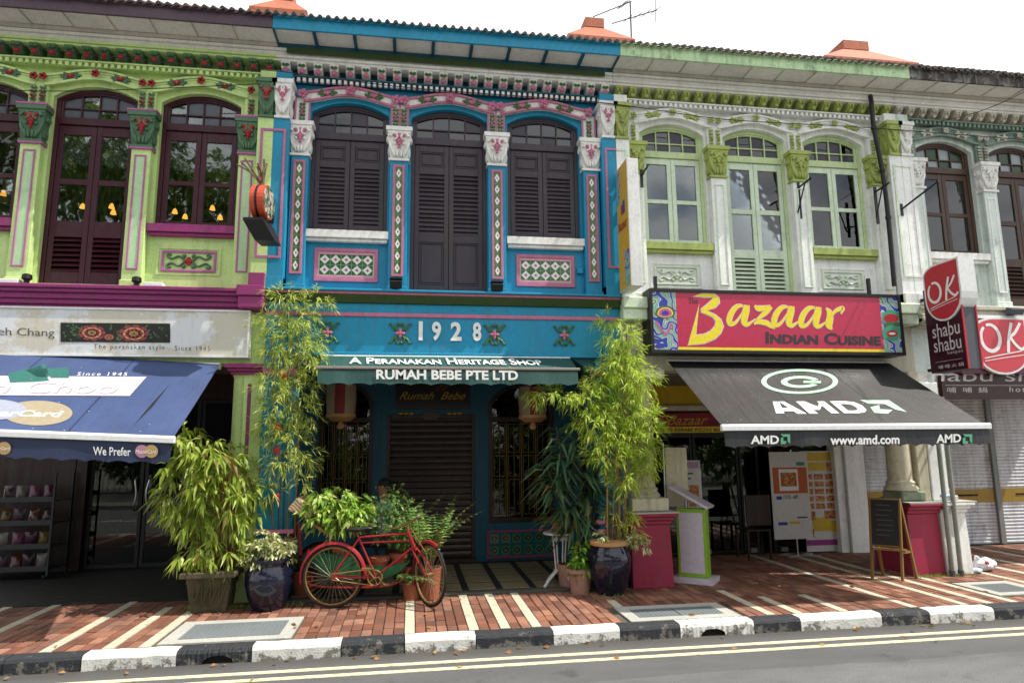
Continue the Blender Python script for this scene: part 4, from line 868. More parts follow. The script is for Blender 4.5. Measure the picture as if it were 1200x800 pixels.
b = MB().box(XR(0), XR(4.5), 2.3, 2.4, 0, 2.72); HR.part('shop_inner_wall', b, M_dark)
# neighbour mass behind the houses closes off the light
b = MB().box(-9, -6.2, .0, 5, 0, 7.0); single('neighbour_house', b, M_lime, 'plain lime wall of the next house at the far left', 'house', (-7.6, 2.5, 0)) if False else None
# ------------------------------------------------------------------ awnings
def PP(px, py, o, n):
    d = ray(px, py); n = Vector(n); t = (Vector(o) - CAMP).dot(n) / d.dot(n); return CAMP + d * t
def canvas(name, hexc, rough=.6, streak=.35):
    N = NT(name); c = lin(hexc); v = N.pos(); a = N.noise(v, 2.2, 6, .65); st = N.noise(N.pos((7, .7, .7)), 1, 5, .7); f = N.noise(v, 140, 2); wv = N.noise(N.pos((1, .6, .6)), 5, 3)
    col = N.mix(N.ramp(a, [(.3, (0, 0, 0)), (.7, (1, 1, 1))]), darker(c, .82), tuple(min(1, x * 1.12) for x in c))
    col = N.mix(N.ramp(st, [(.5, (0, 0, 0)), (.8, (streak,) * 3)]), col, tuple(x * .8 + .035 for x in c))
    N.l(col, N.b.inputs['Base Color']); N.b.inputs['Roughness'].default_value = rough; cr = N.noise(N.pos((5, .5, .5)), 1.3, 4, .6); N.bump(N.math('ADD', N.math('ADD', N.math('MULTIPLY', f, .12), wv), N.math('MULTIPLY', cr, 1.6)), .4, .02); return N.m
def awning(name, label, xa, xb, yt, zt, yf, zf, mat, mval, drop, tilt=0.0, sc=.2, brackets=True, bar=1.0, barmat=None):
    T = Thing(name, label, 'awning', ((xa + xb) / 2, yt, 0)); nx, ny = 24, 10; b = MB(); vs = []
    zf_ = lambda x: zf + tilt * (xb - x)
    for j in range(ny + 1):
        t = j / ny
        for i in range(nx + 1):
            x = xa + (xb - xa) * i / nx; sag = .004 * math.sin(math.pi * t) * (1 + .5 * math.sin(x * 5.3)) + .0012 * math.sin(x * 19) * t
            vs.append((x, yt + (yf - yt) * t, zt + tilt * (xb - x) + (zf - zt) * t - sag))
    n = len(vs); w = nx + 1; fs = [(j * w + i, j * w + i + 1, (j + 1) * w + i + 1, (j + 1) * w + i) for j in range(ny) for i in range(nx)]
    b.add(vs, fs); b.add([(x, y, z - .006) for x, y, z in vs], fs); T.part('canopy', b, mat, smooth=True)
    b = MB(); b.prism([(xa - .03, yf - .035, zf_(xa) - .035), (xa - .03, yf + .02, zf_(xa) - .035), (xa - .03, yf + .02, zf_(xa) + .03), (xa - .03, yf - .02, zf_(xa) + .035), (xa - .03, yf - .035, zf_(xa) + .015)], (xb - xa + .06, 0, zf_(xb) - zf_(xa))); b.v = [(x, yf + (y - yf) * bar, zf_(x) + (z - zf_(x)) * bar) for x, y, z in b.v]; T.part('front_bar', b, barmat or M_alu, bev=.004)
    b = MB(); N_ = int((xb - xa) / .02); top = []; bot = []
    for i in range(N_ + 1):
        x = xa + (xb - xa) * i / N_; ph = (x - xa) / sc; y = yf - .012 + .012 * math.sin(ph * 2.1) * math.sin(x * 1.7); top.append((x, yf - .008, zf_(x) - .03)); bot.append((x, y - .01, zf_(x) - drop + .025 * abs(math.cos(math.pi * ph)) ** .7))
    m_ = [tuple((Vector(p) + Vector(q)) / 2) for p, q in zip(top, bot)]; k = N_ + 1
    b.add(top + m_ + bot, [(r * k + i, r * k + i + 1, (r + 1) * k + i + 1, (r + 1) * k + i) for r in range(2) for i in range(N_)]); T.part('valance', b, mval, smooth=True)
    ns = max(2, int((xb - xa) / .9))
    for k in range(1, ns):
        x = xa + (xb - xa) * k / ns; b = MB(); lz = Vector((0, zf - zt, -(yf - yt))); lz = (lz if lz.z > 0 else -lz).normalized() * .0015
        b.add([Vector((x + dx, yt + (yf - yt) * t, zt + tilt * (xb - x) + (zf - zt) * t)) + lz for t in (.01, .99) for dx in (-.006, .006)], [(0, 1, 3, 2)]); T.part('seam', b, mval)
    b = MB()
    for k in range(26):
        x = random.uniform(xa + .1, xb - .1); t = 1 - random.random() ** 2 * .9; r_ = random.uniform(.003, .012); c_ = Vector((x, yt + (yf - yt) * t * .985, zt + tilt * (xb - x) + (zf - zt) * t * .985)); b.blob(tuple(c_), r_, r_, .003, 0, 6, 3)
    T.part('bird_droppings', b, M_wht, kind='stuff')
    b = MB().tube([(xa, yt + .03, zt - .02), (xb, yt + .03, zt - .02)], .045, 12); T.part('roller', b, M_alu, smooth=True)
    if brackets:
        for sx, xe in ((1, xa + .12), (-1, xb - .12)):
            b = MB().bar((xe, yt, zt - .08), (xe + sx * .5, (yt + yf) / 2, (zt + zf) / 2 - .1), .03, .05).bar((xe + sx * .5, (yt + yf) / 2, (zt + zf) / 2 - .1), (xe + sx * .05, yf + .02, zf_(xe) - .02), .025, .045); T.part('folding_arm', b, M_alu)
    nrm = Vector((xb - xa, 0, zf_(xb) - zf_(xa))).cross(Vector((0, yf - yt, zf_(xa) - zt)))
    nrm = Vector((0, -(zt - zf), -(yf - yt))).normalized(); nrm = Vector((0, (zf - zt), -(yf - yt))).normalized()
    if nrm.z < 0: nrm = -nrm
    return T, nrm
M_navy = canvas('navy_canvas', '#3b4c75'); M_navyv = canvas('navy_valance', '#232d4d', .6, .15); M_blk = canvas('black_canvas', '#121215', .5, .2); M_blkv = canvas('black_valance', '#1d1d21', .5, .15); M_bott = canvas('bottle_green_canvas', '#1f4a44'); 
M_mint2 = plain('mint_print', '#a9d4b4', .6); M_cr = plain('cream_print', '#c4b9bf', .6); M_ochre = plain('faded_ochre_print', '#a3967c', .6); M_greyp = plain('faded_grey_print', '#9fa3b3', .6); M_teal = plain('teal_print', '#2f6b64', .6); M_rose = plain('rose_print', '#b58497', .6); M_ochre2 = plain('ochre_print', '#b59463', .6); M_grn = plain('green_print', '#5fa784', .6)
def decal(T, n, mi_mats, fn, o, nrm, lift, parent=None):
    b = MB(); fn(b); b.v = [tuple(Vector(p) + Vector(nrm) * lift) for p in b.v]; return T.part(n, b, mi_mats, parent)
def ptext(b, body, bl, br, tl, o, n, mi=0, **k):
    A, B_, C_ = PP(*bl, o, n), PP(*br, o, n), PP(*tl, o, n); put_text(b, body, A, B_ - A, C_ - A, mi, **k)
def ppoly(b, pts, o, n, mi=0): b.add([PP(x, y, o, n) for x, y in pts], [tuple(range(len(pts)))], mi)
def pring(b, c, rx, ry, t, o, n, mi=0, a0=0, a1=2 * math.pi, N_=48, ty=None):
    ty = ty or t * .4; q = [a0 + (a1 - a0) * i / N_ for i in range(N_ + 1)]
    A = [PP(c[0] + rx * math.cos(a), c[1] + ry * math.sin(a), o, n) for a in q]; B_ = [PP(c[0] + (rx - t) * math.cos(a), c[1] + (ry - ty) * math.sin(a), o, n) for a in q]; k = len(q); b.add(A + B_, [(i, i + 1, k + i + 1, k + i) for i in range(k - 1)], mi)
def pdisc(b, c, rx, ry, o, n, mi=0, N_=40): ppoly(b, [(c[0] + rx * math.cos(2 * math.pi * i / N_), c[1] + ry * math.sin(2 * math.pi * i / N_)) for i in range(N_)], o, n, mi)
# black awning
T, nr = awning('restaurant_awning', 'black slanted shop awning lettered AMD with white front bar', 3.36, 6.62, -.15, 2.87, -1.65, 1.945, M_blk, M_blkv, .225)
o_ = (3.36, -.15, 2.87); b = MB(); pring(b, (937, 447), 45, 14.5, 6, o_, nr, 0, ty=2.6); pring(b, (938, 447.5), 23, 7, 7.5, o_, nr, 0, .5, 5.9, ty=3); ppoly(b, [(942, 446.2), (962, 446.5), (962, 449), (941, 448.6)], o_, nr); decalz = lambda T, b, mats, n, lift, name='print': (setattr(b, 'v', [tuple(Vector(p) + Vector(n) * lift) for p in b.v]), T.part(name, b, mats))[1]
decalz(T, b, M_mint2, nr, .003, 'round_logo')
b = MB(); k6 = lambda x, y: (890 + x / 6.667, 430 + y / 6.667); lift_ = 0
for q in (((103, 270), (152, 270), (195, 362), (130, 362)), ((152, 270), (192, 270), (368, 365), (296, 365)), ((172, 322), (250, 322), (292, 345), (180, 345)), ((285, 270), (335, 270), (458, 365), (390, 365)), ((448, 270), (505, 270), (622, 362), (560, 362)), ((325, 270), (350, 270), (456, 312), (468, 270), (500, 270), (470, 336), (428, 336))):
    o = len(b.v); ppoly(b, [k6(*p) for p in q], o_, nr); b.v[o:] = [tuple(Vector(p) + nr * lift_) for p in b.v[o:]]; lift_ += .0004
oD = ((548, 268), (615, 267), (680, 268), (740, 275), (800, 300), (835, 335), (825, 352), (780, 360), (720, 360), (660, 360)); iD = ((630, 290), (648, 288), (690, 290), (725, 297), (755, 315), (768, 330), (760, 337), (740, 341), (715, 341), (690, 340)); o = len(b.v); b.add([PP(*k6(*p), o_, nr) for p in oD + iD], [(i, (i + 1) % 10, 10 + (i + 1) % 10, 10 + i) for i in range(10)])
decalz(T, b, M_wht, nr, .003, 'lettering')
b = MB(); f4 = lambda x, y: (860 + x / 3.524, 380 + y / 3.524); ppoly(b, [f4(*p) for p in ((520, 313), (640, 313), (714, 362), (668, 352), (622, 329), (556, 328))], o_, nr); ppoly(b, [f4(*p) for p in ((563, 342), (600, 333), (602, 350), (655, 353), (636, 369), (580, 366))], o_, nr); decalz(T, b, M_mint2, nr, .003, 'arrow_logo')
ov = (0, -1.665, 1.8); nv = (0, -1, 0)
b = MB()
for bl, br, tl, tx in (((879, 520), (912, 520), (879, 510), 'AMD'), ((972, 521), (1053, 520), (972, 510), 'www.amd.com'), ((1096, 519), (1125, 518), (1096, 509), 'AMD')): ptext(b, tx, bl, br, tl, ov, nv, bold=.03)
decalz(T, b, M_wht, nv, .016, 'valance_lettering')
b = MB()
for x in (914, 1127): ppoly(b, [(x, 508.5), (x + 11, 508.5), (x + 11, 519.5), (x + 8, 516.5), (x + 8, 511.5), (x + 3, 511.5)], ov, nv); ppoly(b, [(x, 513), (x + 3, 511.8), (x + 3, 516.5), (x + 7, 516.8), (x + 5, 520), (x, 520)], ov, nv)
decalz(T, b, M_grn, nv, .016, 'valance_logo')
# navy awning
T, nr = awning('navy_awning', 'faded navy awning with card logos over the lime green shop', -6.15, -2.30, -.15, 2.78, -1.60, 1.866, M_navy, M_navyv, .24, tilt=.05)
o_ = (-2.3, -.15, 2.78); nr = Vector((.05, -.630, 1)).normalized()
pl = lambda: (o_, nr)
b = MB(); ppoly(b, [(-40, 440), (172, 441.5), (152, 464), (-40, 463)], o_, nr); decalz(T, b, M_cr, nr, .003, 'cream_banner')
b = MB(); ppoly(b, [(9, 438), (48, 428), (58, 447), (12, 448.5)], o_, nr); ppoly(b, [(48, 432), (81, 431), (81, 443), (60, 443)], o_, nr); ppoly(b, [(30, 434), (54, 426), (57, 442), (44, 442)], o_, nr); decalz(T, b, M_teal, nr, .0045, 'folded_cloth_print')
b = MB(); ptext(b, 'Kim Choo', (-71, 461), (138, 462), (-65, 447), o_, nr, shear=.25); decalz(T, b, plain('mauve_shadow_print', '#9b91a2', .6), nr, .0045, 'script_shadow'); b = MB(); ptext(b, 'Kim Choo', (-72, 460), (137, 461), (-66, 446), o_, nr, shear=.25); decalz(T, b, M_wht, nr, .006, 'script_lettering')
b = MB(); pdisc(b, (44, 484), 41, 14.5, o_, nr); decalz(T, b, M_ochre, nr, .003, 'card_logo_disc'); b = MB(); pdisc(b, (-8, 480), 39, 12, o_, nr); decalz(T, b, M_greyp, nr, .004, 'card_logo_disc')
b = MB(); ptext(b, 'MasterCard', (-54, 487.5), (73, 489), (-50, 480), o_, nr, bold=.02, shear=.2); decalz(T, b, M_wht, nr, .006, 'card_lettering')
b = MB(); ptext(b, 'Since 1945', (90, 440), (149, 440.5), (91, 436), o_, nr, space=1.3, shear=.15); decalz(T, b, M_wht, nr, .003, 'date_lettering')
b = MB(); ppoly(b, [(158, 497), (176, 475), (199, 450), (179, 476)], o_, nr); decalz(T, b, M_dark, nr, .003, 'tear')
ov = (0, -1.615, 1.8)
b = MB(); ptext(b, 'We Prefer', (110, 533), (154, 534), (110, 523), ov, nv, bold=.012); decalz(T, b, M_wht, nv, .016, 'valance_lettering')
for cx, mt in ((167, M_rose), (178, M_ochre2), (-4, M_rose), (6, M_ochre2)): b = MB(); pdisc(b, (cx, 528.5 if cx > 50 else 525), 8, 7.5, ov, nv); decalz(T, b, mt, nv, .014 + .002 * (mt is M_ochre2), 'card_logo_disc')
b = MB(); ptext(b, 'MasterCard', (160, 531), (184, 531), (160, 526.5), ov, nv, shear=.2); ptext(b, 'MasterCard', (-12, 527), (13, 527), (-12, 523), ov, nv, shear=.2); decalz(T, b, M_wht, nv, .02, 'card_lettering')
# bottle green awning
T, nr = awning('green_awning', 'dark green scalloped awning lettered RUMAH BEBE PTE LTD', -1.10, 2.03, -.13, 2.90, -.52, 2.705, M_bott, M_bott, .21, sc=.24, brackets=False, bar=.5, barmat=paint('taupe_bar', '#8a8078', .5))
o_ = (0, -.13, 2.9); b = MB(); ptext(b, 'A Peranakan Heritage Shop', (409, 427), (637, 428.5), (409, 419.5), o_, nr, bold=.02, small=.75); decalz(T, b, M_wht, nr, .012, 'lettering')
ov = (0, -.53, 2.6); b = MB(); ptext(b, 'RUMAH BEBE PTE LTD', (441, 444.5), (607, 445.5), (441, 433), ov, nv, bold=.035); decalz(T, b, M_wht, nv, .02, 'valance_lettering')
# ------------------------------------------------------------------ signs
def weathered_board():
    N = NT('weathered_sign_board'); v = N.pos(); a = N.noise(N.pos((1, 1, 1.4)), 1.9, 7, .7); s_ = N.noise(N.pos((6, 6, .8)), 1, 5, .7)
    col = N.mix(N.ramp(a, [(.47, (0, 0, 0)), (.53, (.75, .75, .75))]), lin('#d6d8da'), lin('#c3bba4')); col = N.mix(N.ramp(s_, [(.55, (0, 0, 0)), (.75, (.5, .5, .5))]), col, lin('#8f8a7a'))
    N.l(col, N.b.inputs['Base Color']); N.b.inputs['Roughness'].default_value = .45; N.bump(a, .1); return N.m
T = Thing('shop_signboard', 'long off-white weathered signboard with flower picture on the lime house', 'sign', (-4.0, -.2, 2.86))
T.part('panel', MB().box(-6.1, -1.985, -.19, -.06, 2.875, 3.415), weathered_board()); T.part('frame', MB().rframe(-6.12, -1.965, 2.855, 3.435, .022, -.205, -.055), M_alu)
o_ = (0, -.192, 3); M_brownp = plain('sepia_print', '#5c5348', .6)
b = MB(); ptext(b, 'Kueh Chang', (-22, 395), (64, 397), (-22, 383), o_, nv); ptext(b, 'The peranakan style', (110, 410), (193, 411), (110, 403), o_, nv, space=1.35); ptext(b, 'Since 1945', (205, 410.5), (246, 411), (205, 405), o_, nv, space=1.35); decalz(T, b, M_brownp, nv, .002, 'lettering')
b = MB(); ppoly(b, [(71, 378), (199.5, 379), (199.5, 401.5), (71, 400.5)], o_, nv); decalz(T, b, plain('picture_ground', '#1d2019', .6), nv, .003, 'picture')
M_pet = plain('crimson_petal_print', '#8e3a44', .6); M_pet2 = plain('tan_petal_print', '#b89a63', .6); M_lfp = plain('leaf_print', '#4b6a4a', .6)
bl_, bp_, bt_ = MB(), MB(), MB()
for k in range(60):
    cx, cy = random.uniform(76, 194), random.uniform(382, 398); a = random.uniform(0, 6.28); L_ = random.uniform(4, 8); ppoly(bl_, [(cx, cy), (cx + L_ * .5 * math.cos(a + .4), min(400, max(379.5, cy + L_ * .5 * math.sin(a + .4)))), (min(198, max(72, cx + L_ * math.cos(a))), min(400, max(379.5, cy + L_ * math.sin(a)))), (cx + L_ * .5 * math.cos(a - .4), min(400, max(379.5, cy + L_ * .5 * math.sin(a - .4))))], o_, nv)
for fx, fy, R_ in ((108, 390, 17), (157, 391, 19), (128, 395, 7)):
    for ringk, (rr, bb_) in enumerate(((1, bp_), (.72, bt_), (.6, bp_), (.3, bt_))):
        for i in range(9):
            a = i * .698 + ringk * .3; q = []
            for t in range(8): w = t * math.pi / 4; q.append((fx + R_ * rr * (.62 * math.cos(a) + .34 * math.cos(w)), min(400, max(379.6, fy + R_ * .58 * rr * (.62 * math.sin(a) + .34 * math.sin(w))))))
            bb_.v += [tuple(PP(x, y, o_, nv) + Vector((0, -.0006 * (ringk + 1), 0))) for x, y in q]; n0 = len(bb_.v) - 8; bb_.f.append(tuple(range(n0, n0 + 8))); bb_.mi.append(0)
decalz(T, bl_, M_lfp, nv, .0035, 'leaf_print'); decalz(T, bp_, M_pet, nv, .0045, 'petal_print'); decalz(T, bt_, M_pet2, nv, .0048, 'petal_print')
# Bazaar signboard
def swirl(name, seed):
    N = NT(name); mp = N.pos((1, 1, 1)); w = N.n('TexNoise'); w.inputs['Scale'].default_value = 4.5; N.l(mp, w.inputs['Vector']); w.inputs['Detail'].default_value = 1
    v = N.mix(.28, mp, w.outputs['Color']); wv = N.n('TexWave', wave_type='BANDS', bands_direction='DIAGONAL'); wv.inputs['Scale'].default_value = 4.2; wv.inputs['Distortion'].default_value = 3.5; wv.inputs['Phase Offset'].default_value = seed; wv.inputs['Detail'].default_value = .3; N.l(v, wv.inputs[0])
    c = N.ramp(wv.outputs['Fac'], [(0, lin('#2b3f9c')), (.18, lin('#b9dcea')), (.34, lin('#a1326f')), (.48, lin('#4fb0c8')), (.62, lin('#d9c45a')), (.76, lin('#5a3b8f')), (.9, lin('#7fc7a2'))]); c.node.color_ramp.interpolation = 'CONSTANT'
    N.l(c, N.b.inputs['Base Color']); N.b.inputs['Roughness'].default_value = .3; return N.m
M_swirl = swirl('painted_swirls', 1.0); M_swirl2 = swirl('painted_swirls_two', 4.0); M_crim = plain('crimson_sign_panel', '#c02c50', .28, 0, .5)
YSG = -.36; pa, pb_ = P(763, 339, YSG), P(1057, 347, YSG); sx0, sx1, sz0, sz1 = 3.08, 6.70, P(765, 411.5, YSG).z, pa.z - .01
T = Thing('restaurant_signboard', 'crimson restaurant signboard with yellow Bazaar lettering and painted faces', 'sign', ((sx0 + sx1) / 2, YSG, sz0))
T.part('box', MB().box(sx0, sx1, YSG + .001, -.08, sz0, sz1), M_black); T.part('frame', MB().rframe(sx0 - .02, sx1 + .02, sz0 - .02, sz1 + .02, .04, YSG - .02, -.07), M_black)
xf, xg = P(793, 375, YSG).x, P(1033, 380, YSG).x; o_ = (0, YSG, 3)
T.part('panel', MB().box(xf, xg, YSG - .004, YSG, sz0 + .02, sz1 - .02), M_crim); T.part('yellow_stripe', MB().box(xf, xg, YSG - .006, YSG - .0041, sz0 + .024, sz0 + .06), M_yel)
T.part('painted_face', MB().box(sx0 + .02, xf, YSG - .004, YSG, sz0 + .02, sz1 - .02), M_swirl); T.part('painted_face', MB().box(xg, sx1 - .02, YSG - .004, YSG, sz0 + .02, sz1 - .02), M_swirl2)
g5 = lambda x, y: (750 + x / 8, 330 + y / 8)
def eye(cx, cy, w, h, mats_i):
    for k, (sc, mi) in enumerate(((1.5, 0), (1.18, 1), (1.0, 2), (.55, 3))):
        q = [g5(cx + w * sc * math.cos(t), cy - (h * sc * math.sin(t) if math.sin(t) > 0 else h * .6 * sc * math.sin(t))) for t in [2 * math.pi * i / 28 for i in range(28)]]
        o = len(be.v); ppoly(be, q, o_, nv, mi); be.v[o:] = [tuple(Vector(p) + Vector((0, -.0008 * k, 0))) for p in be.v[o:]]
be = MB(); eye(235, 300, 62, 50, None); be2 = be
# nose ridge and lips of the painted face
pts = spline([g5(*p) for p in ((150, 370), (190, 430), (240, 490), (280, 440), (290, 395))], 6); 
def pstroke(b, pts, w, mi, lift=0): 
    n = len(pts); A = []; B_ = []
    for i in range(n):
        d = (Vector(pts[min(i + 1, n - 1)]) - Vector(pts[max(i - 1, 0)])).normalized(); q = Vector((-d.y, d.x)) * w / 2; A.append(Vector(pts[i]) + q); B_.append(Vector(pts[i]) - q)
    vs = [PP(p.x, p.y, o_, nv) + Vector((0, -lift, 0)) for p in A + B_]; b.add(vs, [(i, i + 1, n + i + 1, n + i) for i in range(n - 1)], mi)
pstroke(be, pts, 2.2, 2, .003); pstroke(be, spline([g5(*p) for p in ((130, 510), (170, 525), (210, 550))], 5), 2, 3, .003); q = [g5(190 + 45 * math.cos(t), 600 + 26 * math.sin(t)) for t in [2 * math.pi * i / 20 for i in range(20)]]; ppoly(be, q, o_, nv, 3)
be.v = [tuple(Vector(p) + Vector((0, -.006, 0))) for p in be.v]; T.part('face_features', be, [M_lfp, M_yel, plain('pink_print', '#c85f8c', .5), plain('violet_print', '#3d3aa0', .5)])
b = MB(); h8 = lambda x, y: (860 + x / 3.524, 190 + y / 3.524)
for (cx, cy, w, h, mi) in ((648, 640, 36, 30, 0), (648, 645, 30, 18, 1), (652, 672, 34, 14, 3), (650, 706, 40, 32, 0), (652, 708, 24, 14, 1), (652, 708, 14, 5, 2)):
    o = len(b.v); ppoly(b, [h8(cx + w * math.cos(t), cy + h * math.sin(t)) for t in [2 * math.pi * i / 24 for i in range(24)]], o_, nv, mi); b.v[o:] = [tuple(Vector(p) + Vector((0, -.006 - .0006 * len(b.f), 0))) for p in b.v[o:]]
T.part('face_features', b, [plain('sea_green_print', '#3f9a7a', .5), plain('red_print', '#b3202c', .5), M_wht, M_lfp])
def azaar(b, ex):
    st = []
    for dx, dy in ((0, 0), (420, 10), (672, 18)): st += [([(205, 108), (150, 112), (100, 165), (75, 235), (85, 275), (125, 270), (165, 225), (205, 165), (225, 115)], [16, 38, 48, 50, 44, 26, 16, 14, 14], dx, dy), ([(240, 100), (232, 150), (218, 215), (215, 262), (240, 283), (280, 262), (322, 232)], [44, 60, 56, 50, 36, 16, 9], dx, dy)]
    st += [([(312, 105), (345, 130), (400, 128), (462, 112)], [12, 50, 44, 22], 0, 0), ([(462, 112), (410, 175), (330, 240)], [40, 44, 14], 0, 0), ([(308, 280), (350, 258), (420, 268), (462, 295), (502, 322)], [10, 38, 46, 34, 5], 0, 0), ([(980, 128), (1012, 165), (1018, 220), (1008, 285), (1035, 330)], [10, 44, 58, 62, 12], 0, 0), ([(1025, 215), (1060, 165), (1105, 138), (1140, 132), (1120, 185)], [8, 26, 36, 30, 6], 0, 0)]
    for k, (pts, ws, dx, dy) in enumerate(st):
        sp_ = spline([(845 + (x + dx) / 8, 345 + (y + dy) / 8) for x, y in pts], 5); wl = [v.x for v in spline([(w, 0) for w in ws], 5)]; n = len(sp_); A = []; B_ = []
        for i in range(n):
            dd = (sp_[min(i + 1, n - 1)] - sp_[max(i - 1, 0)]).normalized(); q = Vector((-dd.y, dd.x)) * (wl[i] + ex) / 16; A.append(sp_[i] + q); B_.append(sp_[i] - q)
        b.add([PP(p.x, p.y, o_, nv) + Vector((0, -.00012 * k, 0)) for p in A + B_], [(i, i + 1, n + i + 1, n + i) for i in range(n - 1)])
Bp = [(497, 140), (590, 112), (690, 116), (735, 150), (742, 200), (700, 245), (625, 272), (700, 310), (755, 355), (778, 420), (755, 480), (700, 535), (600, 578), (450, 596), (552, 210), (520, 500), (600, 495), (660, 465), (705, 415), (710, 370), (680, 330), (575, 288), (573, 258), (640, 205), (690, 150), (600, 145)]
b = MB(); ppoly(b, [g5(*p) for p in Bp], o_, nv); azaar(b, 0); decalz(T, b, M_yel, nv, .0075, 'yellow_lettering')
cxp = sum(p[0] for p in Bp) / len(Bp)
b = MB(); n_ = len(Bp); out_ = []
for i in range(n_):
    p0, p1, p2 = Vector(Bp[i - 1]), Vector(Bp[i]), Vector(Bp[(i + 1) % n_]); d1 = (p1 - p0).normalized(); d2 = (p2 - p1).normalized(); nn = (Vector((d1.y, -d1.x)) + Vector((d2.y, -d2.x))); nn = nn.normalized() if nn.length > .3 else -d1 * -1; out_.append(tuple(p1 + nn * 9))
ppoly(b, [g5(*p) for p in out_], o_, nv); azaar(b, 10); decalz(T, b, plain('lilac_outline_print', '#dccbe0', .5), nv, .0055, 'outline_lettering')
b = MB(); ptext(b, 'The', (806.5, 356), (818, 356), (806.5, 349), o_, nv, bold=.01); ptext(b, 'Indian Cuisine', (897, 402.5), (1032, 405), (897, 388.5), o_, nv, bold=.035, small=.78); decalz(T, b, M_txtdk, nv, .0075, 'dark_lettering')
# yellow projecting sign
yf_, yw = -.72, -.27; T = Thing('projecting_sign', 'tall narrow yellow projecting sign box with white edge by the bamboo', 'sign', (2.78, yf_, 3.74))
M_yside = plain('amber_sign_face', '#d9a916', .35); z0s, z1s = 3.74, 5.44
T.part('box', MB().box(2.70, 2.855, yf_, yw, z0s, z1s), paint('white_sign_metal', '#e4e4e2', .4, .3, .3), bev=.006)
T.part('face_panel', MB().box(2.696, 2.6995, yf_ + .01, yw - .01, z0s + .02, z1s - .02), M_yside)
b = MB(); b.box(2.6935, 2.6955, yf_ + .02, yf_ + .2, z0s + .06, z0s + .5); T.part('painted_face', b, M_swirl); b = MB(); b.box(2.6935, 2.6955, yw - .16, yw - .02, z1s - .5, z1s - .04); T.part('painted_face', b, M_swirl2)
b = MB(); put_text(b, 'Bazaar', (2.694, yw - .04, 4.55), (0, -.36, 0), (0, 0, .13), bold=.02); T.part('lettering', b, M_red); b = MB().box(2.693, 2.6955, yf_ + .12, yf_ + .2, 4.75, 4.92); T.part('emblem', b, M_fanblue if False else plain('blue_print', '#2c4aa0', .5)); b = MB().box(2.693, 2.6955, yf_ + .21, yf_ + .27, 4.75, 4.88); T.part('emblem', b, M_red)
for z in (3.95, 4.9): T.part('bracket', MB().tube([(2.77, yw, z), (2.77, -.2, z)], .02, 8).lathe([(.05, 0), (.05, .03)], (2.77, -.235, z - .015), 10), M_chrome)
# OK signs
M_okred = plain('cherry_sign_face', '#c0303c', .35); M_okdk = plain('plum_sign_face', '#3a1424', .3); M_okpale = plain('pale_print', '#cfc6c8', .5); M_slate = paint('slate_sign_edge', '#575a63', .5)
put_stroke0 = put_stroke
def ok_strokes(b, o, U, V, w):
    """O with a lifted end and a K, brushed, inside a unit square of side w"""
    N_ = Vector(U).normalized().cross(Vector(V).normalized()) * .0006; lv = [0]
    N_ = N_ if N_.dot(CAMP - Vector(o)) > 0 else -N_
    def put_stroke(b, p, w_, o, U, V): lv[0] += 1; return put_stroke0(b, p, w_, Vector(o) + N_ * lv[0], U, V)
    O = [(w * (.29 + .19 * math.cos(t)), w * (.56 + .24 * math.sin(t))) for t in [2.2 + i * (6.0) / 30 for i in range(31)]]; put_stroke(b, O, [w * (.05 + .02 * math.sin(i / 30 * 3.14)) for i in range(31)], o, U, V)
    put_stroke(b, spline([(w * .62, w * .3), (w * .66, w * .55), (w * .75, w * .84)], 6), w * .06, o, U, V)
    put_stroke(b, spline([(w * .93, w * .84), (w * .80, w * .66), (w * .68, w * .58)], 6), w * .055, o, U, V); put_stroke(b, spline([(w * .68, w * .6), (w * .78, w * .45), (w * .90, w * .36), (w * .99, w * .42)], 6), w * .055, o, U, V)
    put_stroke(b, [(w * .12, w * .19), (w * .5, w * .26), (w * .9, w * .33)], w * .018, o, U, V); put_stroke(b, [(w * .12, w * .14), (w * .5, w * .2), (w * .95, w * .26)], w * .014, o, U, V)
def shield(w, h, inset=0, n=12):
    """rounded leaf outline with one sharp top right corner"""
    i = inset; q = [(w - i, h - i)]; r = w * .42
    for k in range(n + 1): a = math.pi / 2 + k / n * math.pi / 2; q.append((i + r + (r) * math.cos(a), h - r * .62 - i + r * .62 * math.sin(a)) if False else (r + (r - i) * math.cos(a), h - r * .55 + (r * .55 - i) * math.sin(a)))
    for k in range(n + 1): a = math.pi + k / n * math.pi; q.append((w / 2 + (w / 2 - i) * math.cos(a), h * .42 + (h * .42 - i) * math.sin(a)))
    return q
xo = 7.06; T = Thing('projecting_sign', 'tall plum coloured projecting sign reading OK shabu shabu', 'sign', (xo, -.95, 2.7))
T.part('box', MB().box(xo, xo + .2, -1.02, -.40, 2.69, 3.86), M_slate, bev=.004)
T.part('face_panel', MB().box(xo - .006, xo - .001, -1.015, -.405, 2.70, 3.85), M_okdk); T.part('edge_trim', MB().box(xo - .012, xo + .012, -1.035, -1.021, 2.69, 3.6).box(xo + .19, xo + .21, -1.035, -1.021, 2.69, 3.6), M_okred)
sh = shield(.62, .80); U = Vector((0, -1, 0)); V = Vector((0, 0, 1)); o0 = Vector((xo - .03, -.46, 3.36))
b = MB(); b.prism([o0 + U * a + V * c_ for a, c_ in sh], (.235, 0, 0)); T.part('badge', b, M_alu); b = MB(); put_poly(b, [(a, c_) for a, c_ in shield(.62, .80, .025)], o0 + Vector((-.002, 0, 0)), U, V); T.part('badge_face', b, M_okred)
b = MB(); ok_strokes(b, o0 + Vector((-.004, 0, 0)) + U * .02 + V * .1, U, V, .56); T.part('badge_lettering', b, M_wht)
